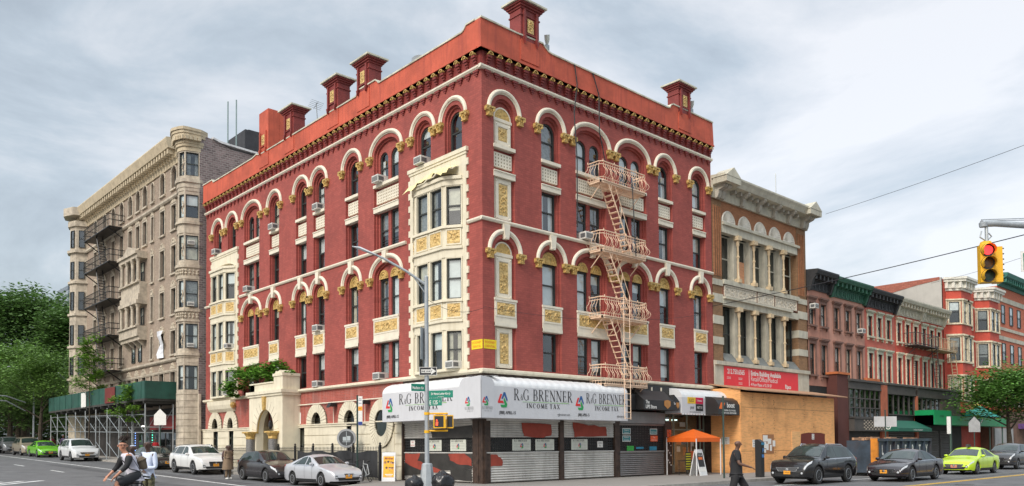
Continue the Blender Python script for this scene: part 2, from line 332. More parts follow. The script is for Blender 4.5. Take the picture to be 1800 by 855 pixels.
r=random.Random(5)
for k_,(x,y) in enumerate(((-12,2),(-9,14),(-14,-10),(3,-11.5),(14,-14.2),(-7.8,30))):
    m=M(); m.lathe((x,y,gz(y)+.001),[(.02,0),(.36,0),(.36,.006),(.02,.006)],20); tag(m.obj('manhole_cover',mat('cast_iron',(.05,.05,.05),.5,.3,30,bump=.5)),'round iron manhole cover in the roadway, '+('at the near crossing','on the avenue left of the parked cars','in the middle of the junction','left of the black sport utility car','beyond the yellow line','far up the avenue')[k_],'manhole cover')
m=M()
for (x0,x1,y0,y1) in ((-9.6,-8.6,6.5,21),(-12,-10.6,-4,3.5),(-8.2,-7.4,24,38),(3,9,-12.4,-11.5),(18,30,-12.3,-11.9),(-6.4,-5.6,10,24),(-4,3,-12,-10.4)): patch(m,(x0,x1,y0,y1),.002)
m.obj('asphalt_patch',mat('asphalt_patch',(.085,.085,.088),.9,.2,2,bump=.3,bscale=60),kind='structure')
m=M()
for k_ in range(26):
    x,y=r.uniform(-15,20),r.uniform(-13,20); 
    if x>-6 and y>-6: continue
    a=r.uniform(0,6.3); p=Vector((x,y))
    for j in range(7): a+=r.uniform(-.6,.6); q=p+Vector((math.cos(a),math.sin(a)))*r.uniform(.4,.9); 
    if True:
        a=r.uniform(0,6.3); p=Vector((x,y))
        for j in range(8):
            a+=r.uniform(-.5,.5); q=p+Vector((math.cos(a),math.sin(a)))*r.uniform(.4,.9)
            if not(q.x>-6.2 and q.y>-6.6): patch2(m,p,q,.025,.003)
            p=q
m.obj('asphalt_cracks',mat('crack_tar',(.035,.035,.035),.7,.1),kind='structure')
# ---------------------------------------------------------------- red corner building
RB=thing('corner_building','large red brick corner building with cream arches, gold ornament and white tax office awning','building',(8,14,0))
BASE=WL[RB]
def inst(name,me,par,pos):
    o=bpy.data.objects.new(name,me); C.objects.link(o); o.parent=par; o.location=Vector(pos)-WL[par]; WL[o]=WL[par]; return o
def scrolls(m_,u0,u1,z0,z1,w,r=.022):
    W,H=u1-u0,z1-z0; q=min(W,H); nx_=max(1,round(W/q)); nz=max(1,round(H/q))
    for i in range(nx_):
        for j in range(nz):
            cu,cz=u0+(i+.5)*W/nx_,z0+(j+.5)*H/nz; R_=.36*min(W/nx_,H/nz); sg=1 if (i+j)%2 else -1
            pts=[(cu+sg*R_*(1-t/9*.85)*math.cos(t*1.05),w,cz+R_*(1-t/9*.85)*math.sin(t*1.05)) for t in range(9)]
            m_.tube(pts,[r*1.5-t*.1*r for t in range(9)],5)
            m_.tube([(cu-R_*1.2,w,cz-sg*R_),(cu,w,cz-sg*R_*.6),(cu+R_*1.2,w,cz-sg*R_*1.1)],r,5)
def goldpanel(fr,u0,u1,z0,z1,w,par,name='gold_panel'):
    a=M(fr); a.box(u0,u1,w-.03,w,z0,z1); scrolls(a,u0+.03,u1-.03,z0+.03,z1-.03,w+.005); a.obj(name,GOLDP,par,smooth=False)
def cap_mesh(fr,full=1):
    a=M(fr); a.prism([(-.13,-.36),(-.2,-.08),(.2,-.08),(.13,-.36)],0,.14)
    a.box(-.23,.23,0,.2,-.08,0); a.box(-.15,.15,0,.16,-.40,-.36)
    for s_ in (-1,1):
        a.lathe((s_*.17,.1,-.13),[(.02,-.09),(.085,-.09),(.085,.09),(.02,.09)],8,'y')
    for s_ in (-.09,0,.09): a.tube([(s_,.14,-.34),(s_*1.3,.17,-.2),(s_*1.6,.2,-.15)],.03,5)
    return a.mesh([GOLD],name='capital')
CAPM={1:cap_mesh(FR),2:cap_mesh(FL)}
def pair(fr,fi,c,kind,which,holes,sill=None):
    hw=1.09 if kind=='D' else .62; oR=hw+.40; rise=.62 if kind!='D' else .68
    if which=='up': z0,zs=(sill or 11.515),16.35
    else: z0,zs=4.93,10.13
    op=arc(c-hw,c+hw,z0,zs,rise,16); holes.append(op)
    J=M(fr); J.jamb(op,0,-.12); J.ring(op,arc(c-hw,c+hw,z0,zs,rise,16,inset=.09),-.26,-.12)
    wins=[]
    cs=[c] if kind!='D' else [c-.5,c+.5]; ww=.5 if kind!='D' else .375; ar=ww
    inner=arc(c-hw,c+hw,z0,zs,rise,16); hs=[]
    if which=='up':
        for q in cs:
            if kind!='B' : hs.append(arc(q-ww,q+ww,14.87,16.22 if kind!='D' else 16.12,ar,10)); 
            if kind!='B' and not sill: hs.append(rect(q-ww,q+ww,11.54,13.42))
    else:
        for q in cs:
            if kind!='B': hs.append(rect(q-ww,q+ww,8.06,10.05)); hs.append(rect(q-ww,q+ww,4.97,6.82))
    J.sheet(inner,hs,-.22); 
    for h_ in hs: J.jamb(h_,-.22,-.36)
    J.obj('bay_recess',RED,RB)
    # archivolt
    A=M(fr); half=oR-.09; rr=rise+.40-.09
    pts=[(c+half*math.cos(PI-PI*k_/22),.03,zs+rr*math.sin(PI-PI*k_/22)) for k_ in range(23)]
    A.tube(pts,.095,8); 
    pts=[(c+(half-.1)*math.cos(PI-PI*k_/22),.02,zs+(rr-.1)*math.sin(PI-PI*k_/22)) for k_ in range(23)]; A.tube(pts,.03,5)
    A.obj('arch_moulding',CREAM2,RB,smooth=True)
    for s_ in (-1,1):
        if (fi,which,round(c,2),s_) in SKIPCAP: continue
        inst('capital',CAPM[fi],RB,fr(c+s_*(half-.02),0,zs+.02))
    if which=='lo':
        K=M(fr); K.prism([(c-.12,zs+rise-.05),(c-.19,11.36),(c+.19,11.36),(c+.12,zs+rise-.05)],-.05,.16); K.lathe((c,.1,zs+rise+.02),[(.02,-.13),(.07,-.12),(.07,.12),(.02,.13)],8,'x'); K.obj('keystone',CREAM2,RB)
    P=M(fr)
    a_,b_=c-hw,c+hw
    if which=='up':
        if not sill or sill<14:
            P.box(a_-.02,b_+.02,-.3,.05,14.71,14.86)
        if not sill:
            P.box(a_-.02,b_+.02,-.3,.03,13.43,13.66); P.box(a_-.02,b_+.02,-.3,.06,13.66,13.71)
            P.box(a_+.09,b_-.09,-.24,-.10,13.9,14.55)
        P.obj('sill_and_lintel',CREAM2,RB)
        if not sill:
            G=M(fr); nxx=round((b_-a_-.3)/.15); 
            for i in range(nxx):
                for j in range(4):
                    u=a_+.16+i*(b_-a_-.32)/max(1,nxx-1)*.93; z=13.96+j*.15; G.box(u,u+.06,-.102,-.097,z,z+.07)
            G.obj('pierced_panel',mat('panel_recess',(.30,.25,.17),.9),RB)
    else:
        P.box(a_-.03,b_+.03,-.3,.03,6.83,8.05); P.box(a_-.05,b_+.05,-.3,.07,7.97,8.07); P.box(a_-.03,b_+.03,-.3,.05,6.85,7.0)
        P.ring(rect(a_+.02,b_-.02,7.25,7.95),rect(a_+.09,b_-.09,7.32,7.89),.0,.05)
        P.obj('spandrel_panel',CREAM2,RB); goldpanel(fr,a_+.1,b_-.1,7.34,7.87,.045,RB)
    for q in cs:
        if kind=='B': continue
        if which=='up':
            window(RB,fr,q-ww,q+ww,14.87,16.22 if kind!='D' else 16.12,-.28,arch=ar,fw=.075)
            if not sill: window(RB,fr,q-ww,q+ww,11.54,13.42,-.28,fw=.08,bars=rng.choice([0,0,3]))
        else:
            window(RB,fr,q-ww,q+ww,8.06,10.05,-.28,fw=.08,bars=rng.choice([0,0,4])); window(RB,fr,q-ww,q+ww,4.97,6.82,-.28,fw=.08)
            T=M(fr); ol=arc(q-ww,q+ww,10.05,10.12,ar,10); T.prism(ol,-.3,-.16)
            for k_ in (.75,.45): T.tube([(q+ww*k_*math.cos(PI*t/10),-.15,10.12+ar*k_*math.sin(PI*t/10)) for t in range(11)],.028,5)
            T.obj('tympanum',GOLD,RB)
    if kind=='B':
        for (z_0,z_1,arch_) in (([(14.87,15.95,1),(11.54,13.42,0)]) if which=='up' else ([(8.07,9.95,1),(4.97,6.8,0)])):
            B=M(fr); B.box(c-.5,c+.5,-.3,-.12,z_0,z_1); B.ring(rect(c-.46,c+.46,z_0+.06,z_1-.06),rect(c-.28,c+.28,z_0+.22,z_1-.22),-.13,-.08)
            if arch_: B.box(c-.54,c+.54,-.3,-.08,z_1,z_1+.13)
            for uu in (-.39,.39):
                for zz in (z_0+.13,z_1-.13): B.lathe((c+uu,-.08,zz),[(.02,-.02),(.045,0),(.02,.03)],6,'y')
            B.obj('blind_panel',CREAM2,RB); goldpanel(fr,c-.25,c+.25,z_0+.26,z_1-.26,-.1,RB)
            if arch_:
                T=M(fr); T.prism(arc(c-.5,c+.5,z_1+.13,z_1+.15,.5,10),-.3,-.14); T.obj('tympanum',GOLD,RB)
                Q=M(fr); Q.ring(arc(c-.53,c+.53,z_1+.13,z_1+.14,.54,10),arc(c-.46,c+.46,z_1+.16,z_1+.16,.45,10),-.3,-.12); Q.obj('tympanum_frame',CREAM2,RB)
SKIPCAP=set()
LR,LL=17.42,29.9
for fr,fi,LN,ups,los in ((FR,1,LR,[(1.30,'B'),(4.23,'S'),(7.04,'D'),(10.27,'D'),(13.05,'S'),(16.17,'S')],None),
                   (FL,2,LL,[(7.36,'D'),(10.57,'S'),(14.04,'S'),(16.09,'S'),(19.48,'S'),(22.63,'D')],[(1.98,'S'),(4.27,'S'),(25.64,'S'),(27.93,'S')])):
    holes=[]
    for c,k_ in ups: pair(fr,fi,c,k_,'up',holes); pair(fr,fi,c,k_,'lo',holes)
    for c,k_ in (los or []): pair(fr,fi,c,k_,'up',holes,sill=14.80)
    if fi==2:
        for (a_,b_) in ((1.27,5.0),(24.87,28.6)): holes.append(arc(a_,b_,4.93,13.35,.62,16))
    W=M(fr); W.sheet([(0,4.74),(0,18.85),(LN,18.85),(LN,4.74)],holes,0); W.obj('brick_wall',RED,RB)
# closed volume behind the street fronts
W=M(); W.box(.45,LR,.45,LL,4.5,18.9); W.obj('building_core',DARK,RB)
W=M(); W.poly([(LR,0,0),(LR,LL,0),(LR,LL,19.9),(LR,0,19.9)]); W.poly([(0,LL,0),(LR,LL,0),(LR,LL,19.9),(0,LL,19.9)]); W.obj('party_wall',RED,RB)
W=M(); W.box(.3,LR-.3,.3,LL-.3,18.9,19.1); W.obj('roof',mat('roof_felt',(.12,.12,.12),.9,.2,1),RB)
# belts, cornice line
for z0,z1,d,mm in ((11.36,11.51,.12,CREAM2),(17.96,18.12,.16,CREAM2),(4.74,4.93,.22,CREAM)):
    a=M(FR); a.prismu([(-.02,z0),(d*.6,z0),(d,z0+.07),(d,z1-.03),(d*.8,z1),(-.02,z1)],-d,LR+.02)
    b=[]; 
    for s0,s1 in (((0,.93),(5.6,24.3),(28.95,LL+.02)) if z0==11.36 else ((0,LL+.02),)):
        m_=M(FL); m_.prismu([(-.02,z0),(d*.6,z0),(d,z0+.07),(d,z1-.03),(d*.8,z1),(-.02,z1)],s0,s1); m_.obj('belt_course',mm,RB)
    a.obj('belt_course',mm,RB)
sh=M(); sh.fr=ID
def shell_mesh(fr):
    a=M(fr); n_=8
    for rr,ww_ in ((.12,.03),):
        pts=[(.12*math.cos(PI*t/n_),0,.12*math.sin(PI*t/n_)) for t in range(n_+1)]; a.tube([(p[0],.03,p[2]) for p in pts],.025,6)
    a.prism([(.12*math.cos(PI*t/n_),.12*math.sin(PI*t/n_)) for t in range(n_+1)],-.12,-.02)
    for t in range(1,n_,2): a.tube([(0,-.01,0.01),(.11*math.cos(PI*t/n_),0,.11*math.sin(PI*t/n_))],.018,4)
    return a.mesh([GOLD],name='shell')
for fr,fi,LN,n_ in ((FR,1,LR,32),(FL,2,LL,54)):
    sm=shell_mesh(fr); br=M(fr); sp=(LN-.55)/(n_-1)
    for i in range(n_):
        u=.3+i*sp if i or fi==1 else .3
        # stepped corbels under the white line
        br.box(u-.16,u+.16,0,.10,17.86,17.96); br.box(u-.1,u+.1,0,.07,17.77,17.86); br.box(u-.045,u+.045,0,.05,17.69,17.77)
        # bracket above
        for k_ in range(4): br.box(u-.06-.02*k_,u+.06+.02*k_,0,.08+.055*k_,18.16+.1*k_,18.25+.1*k_ if k_<3 else 18.56)
        inst('shell_ornament',sm,RB,fr(u,.27,18.57))
    br.box(0,LN,0,.05,18.14,18.85); br.obj('cornice_brackets',DKRED,RB)
# parapet with its steps and posts
def parapet(fr,LN,top,posts,cornerfill):
    a=M(fr); o=[(-.25 if cornerfill else .122,18.76)]+top+[(LN,18.76)]
    a.prism(o,-.12,.25); a.box(-.26 if cornerfill else .0,LN,.0,.29,18.76,18.84); a.obj('parapet',PARA,RB)
    c=M(fr)
    for (u0,z0),(u1,z1) in zip(top[:-1],top[1:]):
        if u1-u0>1e-3: c.prism([(u0,z0+.002),(u0,z0+.07),(u1,z1+.07),(u1,z1+.002)],-.16,.3)
    c.obj('coping',mat('coping_stone',(.62,.60,.48),.8,.15,3,dirt=.4,dcol=(.3,.28,.2)),RB)
    for (u0,u1,zt,plain) in posts:
        p=M(fr); zb=19.9; q=M(fr); q.box(u0,u1,.2,.285,18.95,zb); q.obj('post_base',PARA,RB); p.box(u0,u1,-.45,.28,zb-.04,zt-.32 if not plain else zt)
        if not plain:
            um,hw=(u0+u1)/2,(u1-u0)/2
            for k_ in range(3): e=.05+.07*k_; p.box(u0-e,u1+e,-.45-e,.28+e,zt-.32+.09*k_,zt-.23+.09*k_)
            p.box(u0-.04,u1+.04,-.49,.32,zt-.62,zt-.56)
        uu=(u0+u1)/2; 
        for s_ in (-1,1): p.box(uu+s_*.38-.06,uu+s_*.38+.06,.28,.38,zb+.05,(zt if not plain else zt-1.0)-.32); p.prism([(uu+s_*.38-.09,zb+.1),(uu+s_*.38+.09,zb+.1),(uu+s_*.38,zb-.18)],.28,.42)
        p.box(uu-.32,uu+.32,.28,.34,zb+.28,zb+.34)
        p.obj('parapet_post',DKRED if not plain else PARA,RB)
        q=M(fr)
        if not plain: q.box(u0-.28,u1+.28,-.73,.56,zt-.05,zt+.03); q.obj('post_cap',MATS['coping_stone'],RB)
        goldpanel(fr,uu-.19,uu+.19,zb+.38,zb+1.0,.33,RB,'gold_plaque')
parapet(FR,LR,[(-.25,20.02),(1.85,20.02),(3.5,20.1),(3.62,19.98),(3.85,19.84),(4.1,19.80),(13.0,19.80),(13.2,19.84),(13.3,20.0),(13.5,20.12),(15.2,20.12),(LR-.1,20.12)],[(2.1,3.25,21.62,0),(14.0,15.1,21.5,0)],True)
parapet(FL,LL,[(.122,20.02),(.7,20.02),(.85,19.86),(1.0,19.8),(7.6,19.8),(7.75,19.95),(7.9,20.05),(8.5,20.05),(9.6,20.05),(9.7,19.8),(20.9,19.8),(21.4,19.95),(22,19.85),(28.1,19.85),(28.3,20.05),(LL,20.05)],[(8.45,9.6,21.52,0),(11.5,12.65,21.52,0),(16.5,17.65,21.52,0),(19.75,21.0,22.4,1)],False)
a=M(); a.box(.46,.95,19.752,20.998,19.6,22.39); a.obj('chimney_block',PARA,RB)
# ---- cream oriels on the avenue side
def oriel(c,lbl):
    O=thing  # noqa
    fr=FL; a_,b_=c-1.865,c+1.865; ar_=arc(a_,b_,4.93,13.35,.62,16)
    F=M(fr); outer=[(c-2.1,4.93),(c-2.1,14.62),(c+2.1,14.62),(c+2.1,4.93)]
    # front frame as a plate with an arched opening, quoined edges
    F.sheet(outer,[ar_],.06); F.jamb(ar_,.06,-.4); F.jamb(outer,.06,0); F.box(c-2.22,c+2.22,0,.14,14.62,14.8); F.box(c-2.15,c+2.15,0,.1,14.5,14.62)
    for k_ in range(16):
        z=5.0+k_*.6
        for s_ in (-1,1): F.box(*sorted((c+s_*2.05,c+s_*2.24)),0,.062,z,z+.3)
    f=F.obj('oriel_surround',CREAM,RB)
    d=.5; cu=[(a_,0),(c-1.08,d),(c+1.08,d),(b_,0)]
    def outl(e): return [(a_-.0,-.35),(a_,0+e),(c-1.08-e*.4,d+e),(c+1.08+e*.4,d+e),(b_,0+e),(b_,-.35)]
    B=M(fr)
    for z0,z1,e in ((4.93,5.02,.03),(6.75,7.1,.04),(7.1,7.22,.12),(7.22,8.0,.02),(8.0,8.12,.12),(9.98,10.35,.04),(10.35,10.47,.12),(10.47,11.28,.02),(11.28,11.4,.12),(13.2,13.45,.06),(13.45,13.6,.14)): B.prismz(outl(e),z0,z1)
    B.obj('oriel_bands',CREAM,RB)
    # canted faces: local frames along each face
    faces=[((a_,0),(c-1.08,d)),((c-1.08,d),(c+1.08,d)),((c+1.08,d),(b_,0))]
    for fi_,(p,q) in enumerate(faces):
        L_=math.hypot(q[0]-p[0],q[1]-p[1]); du=((q[0]-p[0])/L_,(q[1]-p[1])/L_); nn=(-du[1],du[0]); nn=nn if nn[1]>0 else (-nn[0],-nn[1])
        lf=lambda s_,w_,z_,p=p,du=du,nn=nn: FL(p[0]+du[0]*s_+nn[0]*w_,p[1]+du[1]*s_+nn[1]*w_,z_)
        for z0,z1 in ((5.02,6.75),(8.12,9.98),(11.4,13.2)):
            if fi_==1: sp_=[(.14,.98),(1.18,2.02)]
            else: sp_=[(.12,L_-.12)]
            P=M(lf); P.sheet([(0,z0),(0,z1),(L_,z1),(L_,z0)],[rect(s0,s1,z0+.02,z1-.04) for s0,s1 in sp_],0)
            for s0,s1 in sp_: P.jamb(rect(s0,s1,z0+.02,z1-.04),0,-.12); P.ring(rect(s0-.05,s1+.05,z0,z1),rect(s0,s1,z0+.02,z1-.04),0,.03)
            P.obj('oriel_pier',CREAM,RB)
            for s0,s1 in sp_: window(RB,lf,s0,s1,z0+.02,z1-.04,-.08,fw=.06,shade=rng.choice([.4,.5,.6,1]))
        for z0 in (7.3,10.56):
            for s0,s1 in (([(.16,.96),(1.2,2.0)]) if fi_==1 else [(.16,L_-.16)]):
                P=M(lf); P.ring(rect(s0-.06,s1+.06,z0-.03,z0+.68),rect(s0,s1,z0+.03,z0+.62),.02,.06); P.obj('panel_frame',CREAM,RB); goldpanel(lf,s0,s1,z0+.03,z0+.62,.045,RB)
oriel(3.13,''); oriel(26.75,'')
a=M(FL)  # faded cloth strip sagging over the hood of the near oriel
n_=14; top=[(1.5+3.3*i/n_, 13.95-.35*abs(i/n_-.3)**1.3*1.6+.05*math.sin(i*2.1)) for i in range(n_+1)]
b=a.vs([(u,.66+.05*math.sin(i*1.7),z) for i,(u,z) in enumerate(top)]+[(u,.78+.06*math.sin(i*2.3),z-.22-.05*math.sin(i*1.3)) for i,(u,z) in enumerate(top)]+[(u,.1,z+.25) for i,(u,z) in enumerate(top)])
for i in range(n_): a.face((b+i,b+i+1,b+n_+2+i,b+n_+1+i)); a.face((b+i,b+i+1,b+2*n_+3+i,b+2*n_+2+i))
a.obj('torn_cloth',mat('yellowed_cloth',(.80,.70,.38),.9,.15,4,bump=.3),parent=None,label='torn yellowed cloth sagging over the hood of the corner oriel',cat='cloth')
# ---------------------------------------------------------------- ground storey, avenue side
BR2=mat('worn_red_brick',(.40,.085,.06),.8,.2,2,bump=.5,kind='brick',bw=.24,bh=.085,mcol=(.36,.17,.14),dirt=.45,dcol=(.5,.3,.26),streak=.3,scol=(.55,.4,.34))
W=M(FL); vh=[]
def vouss(c,hwo,hwi,z0,zo,zi,oval=False):
    A=M(FL if not oval else (lambda u,w,z:FL(u,w+.08,z))); n_=15 if not oval else 40
    if not oval:
        o=[(c-hwo,z0)]+[(c-hwo*math.cos(PI*k_/n_),z0+.05+(zo-z0-.05)*math.sin(PI*k_/n_)) for k_ in range(n_+1)]+[(c+hwo,z0)]
        i=[(c-hwi,z0)]+[(c-hwi*math.cos(PI*k_/n_),z0+.05+(zi-z0-.05)*math.sin(PI*k_/n_)) for k_ in range(n_+1)]+[(c+hwi,z0)]
    else:
        o=[(c-hwo*math.cos(2*PI*k_/n_),z0+zo*math.sin(2*PI*k_/n_)) for k_ in range(n_)]; i=[(c-hwi*math.cos(2*PI*k_/n_),z0+zi*math.sin(2*PI*k_/n_)) for k_ in range(n_)]
    N_=len(o)
    for k_ in range(N_ if oval else N_-1):
        j=(k_+1)%N_; e=.09
        lerp=lambda p,q,t:(p[0]+(q[0]-p[0])*t,p[1]+(q[1]-p[1])*t)
        q=[lerp(o[k_],o[j],e),lerp(o[k_],o[j],1-e),lerp(i[k_],i[j],1-e),lerp(i[k_],i[j],e)]; A.prism(q,-.1,.11)
    A.obj('voussoir_ring',CREAM,RB); B=M(A.fr)
    B.prism([(p[0],p[1]) for p in o]+[(p[0],p[1]) for p in reversed(i)],-.1,.075) if not oval else B.ring(o,i,-.1,.075)
    B.obj('voussoir_joints',mat('joint_dark',(.16,.13,.09),.9),RB); return i
for c,hwo,hwi,z0,zo,zi in ((14.2,1.1,.52,2.88,4.02,3.55),(10.72,1.12,.53,2.88,4.05,3.55),(28.1,1.1,.5,2.88,4.05,3.6),(25.6,1.1,.45,2.88,4.1,3.6)):
    i=vouss(c,hwo,hwi,z0,zo,zi); vh.append(i); g=M(FL); g.poly([(u,-.14,z) for u,z in i]); 
    for k_ in range(5): g.box(c-hwi,c+hwi,-.13,-.10,z0+.1+.11*k_,z0+.13+.11*k_)
    g.obj('fanlight',GLASSD,RB)
OVW=.1; _FL=FL; FLo=lambda u,w,z:FL(u,w+OVW,z); FL=FLo if False else FL; i=vouss(7.62,1.06,.55,2.78,1.2,.66,True); vh.append(i); 
f=M(FL); o=[(7.62-.60*math.cos(2*PI*k_/40),2.78+.71*math.sin(2*PI*k_/40)) for k_ in range(40)]; f.ring(o,i,-.1,.13); f.obj('oval_frame',BLACK,RB); f=M(FL); f.poly([(u,.11,z) for u,z in i]); f.obj('oval_window',GLASSD,RB)
W.sheet([(5.95,2.88),(5.95,4.74),(LL,4.74),(LL,2.88)],[h_ for h_ in vh[:4]]+[[(7.62+1.0*math.cos(2*PI*k_/24),max(2.9,2.78+1.15*math.sin(2*PI*k_/24))) for k_ in range(0,13)]],0); W.obj('brick_wall',BR2,RB)
# rusticated cream base
R_=M(FL); hs=[(10.55,11.05),(15.6,16.6),(25.15,25.9),(27.65,28.45)]
ed=[5.95]+[x for h_ in hs for x in h_]+[31.6]
for q in range(0,len(ed)-1,2):
    u0,u1=ed[q],ed[q+1]
    for z0,z1 in ((0,.62),(.64,1.18),(1.20,1.72),(1.74,2.24),(2.26,2.70)): 
        if u1-u0>.1: R_.box(u0,u1,-.3,.06,z0+.015,z1)
    R_.box(u0,u1,-.3,.0,0,2.72)
R_.box(5.95,31.6,-.3,.1,2.72,2.88); R_.box(5.95,31.6,-.02,.14,2.84,2.9); R_.box(6.6,8.7,-.1,.09,1.35,2.72)
R_.obj('rusticated_base',CREAM,RB)
for u0,u1 in hs: window(RB,FL,u0,u1,.6,2.7,-.12,fw=.06,shade=.8)
p=M(FL); p.bar((5.95,.1,4.02),(16.5,.1,4.02),.035); p.bar((12.3,.1,2.9),(12.3,.1,3.8),.02); p.bar((9.2,.1,2.9),(9.2,.1,3.8),.02); p.obj('conduit_pipe',CREAM2,RB)
for u in (12.2,8.95):
    a=M(FL); a.box(u-.16,u+.16,.05,.4,3.78,3.98); a.prismu([(.4,3.8),(.52,3.72),(.4,3.96)],u-.16,u+.16); a.obj('wall_lamp',BLACK,RB)
a=M(FL); a.box(16.1,16.6,0,.02,2.95,3.6); a.obj('notice',mat('paper_white',(.75,.74,.70),.8,.1,20),RB)
a=M(FL); a.box(14.95,15.2,0,.015,3.0,3.75); a.obj('wall_patch',mat('brown_patch',(.35,.2,.08),.9,.2,6),RB)
# semi-round cream base of the far oriel
a=M(FL); a.prismu([(0,4.0),(.1,4.0),(.28,4.2),(.36,4.45),(.38,4.74),(0,4.74)],24.95,28.75); a.obj('oriel_base',CREAM,RB); a=M(FL); a.lathe((24.9,.2,4.4),[(.02,-.12),(.2,-.05),(.2,.05),(.02,.12)],8,'x'); a.obj('gold_scroll',GOLD,RB)
# ---- entrance porch
PO=1.1; fr=FL
c=18.4; a=M(fr)
op=arc(17.25,19.55,0,2.45,1.4,18); 
o=[(16.2,0),(16.2,4.74),(20.5,4.74),(20.5,0)]
# front plate pierced by the arch
front=[(16.2,0),(16.2,4.74),(20.5,4.74),(20.5,0),(19.55,0)]+list(reversed(op))[1:-1]+[(17.25,0)]
b=a.vs([(u,PO,z) for u,z in front]); 
from mathutils.geometry import tessellate_polygon as _tp
for t_ in _tp([[Vector((u,z,0)) for u,z in front]]): a.face([b+i_ for i_ in t_])
b=a.vs([(u,PO-.45,z) for u,z in front])
for t_ in _tp([[Vector((u,z,0)) for u,z in front]]): a.face([b+i_ for i_ in t_])
a.jamb(op,PO,PO-.45)
a.box(16.2,16.5,0,PO-.001,0,4.74); a.box(20.2,20.5,0,PO-.001,0,4.74)
a.box(16.05,20.65,0,PO+.16,4.74,4.92); a.box(16.1,20.6,0,PO+.08,4.6,4.74)
a.box(16.25,17.35,0,PO-.03,4.92,5.75); a.box(17.35,20.4,PO-.3,PO-.05,4.92,5.35); a.box(19.9,20.4,0,PO-.05,4.92,5.4); a.box(16.2,17.4,0,PO+.02,5.7,5.86); a.prism([(16.6,5.86),(16.75,6.05),(17.0,5.95),(17.25,6.02),(17.35,5.86)],.2,PO-.1)
a.box(17.35,20.45,PO-.36,PO+.01,5.35,5.43)
a.obj('porch',CREAM,RB)
a=M(fr)
for k_ in range(13):
    t=PI*(k_+.5)/13; 
    for s_ in (0,): 
        p0=(c+1.22*math.cos(t),2.45+1.47*math.sin(t)); p1=(c+1.75*math.cos(t),2.45+2.02*math.sin(t)); nx_,nz_=-math.sin(t)*.012,math.cos(t)*.012
        a.prism([(p0[0]-nx_,p0[1]-nz_),(p1[0]-nx_,p1[1]-nz_),(p1[0]+nx_,p1[1]+nz_),(p0[0]+nx_,p0[1]+nz_)],PO,PO+.006)
a.obj('voussoir_joints',mat('joint_grey',(.35,.3,.22),.9),RB)
a=M(fr); a.prism([(c-.1,3.8),(c-.17,4.6),(c+.17,4.6),(c+.1,3.8)],PO,PO+.14)
pts=[(c+1.2*math.cos(PI-PI*k_/20),PO-.1,2.45+1.44*math.sin(PI-PI*k_/20)) for k_ in range(21)]; a.tube(pts,.07,6)
pts=[(c+1.05*math.cos(PI-PI*k_/20),PO-.55,2.45+1.3*math.sin(PI-PI*k_/20)) for k_ in range(12)]; a.tube(pts,.16,6)
a.obj('gold_trim',GOLD,RB)
for u in (16.98,19.9):
    a=M(fr); a.lathe((u,PO+.2,0),[(.34,.0),(.34,.25),(.26,.3),(.25,2.05),(.22,2.15)],14); a.obj('porch_column',mat('grey_granite',(.16,.155,.15),.35,.4,20),RB,smooth=True)
    a=M(fr); a.lathe((u,PO+.2,0),[(.24,2.1),(.27,2.15),(.25,2.25),(.38,2.45),(.42,2.47)],12); a.box(u-.4,u+.4,PO-.1,PO+.55,2.45,2.55); a.obj('capital',GOLD,RB,smooth=True)
a=M(fr); a.box(17.2,19.6,-.02,.02,0,4.3); a.obj('porch_back_wall',CREAM,RB)
a=M(fr); a.box(17.9,18.9,.02,.06,0,2.4); a.ring(rect(17.8,19.0,0,2.5),rect(17.9,18.9,.02,2.4),.02,.1); a.obj('entrance_door',mat('dark_door',(.05,.035,.03),.4,.2,4),RB)
a=M(fr); a.lathe((18.4,.75,0),[(.02,3.25),(.12,3.1),(.14,2.85),(.08,2.7)],8); a.bar((18.4,.75,3.2),(18.4,.75,3.7),.015); a.obj('porch_lantern',BLACK,RB)
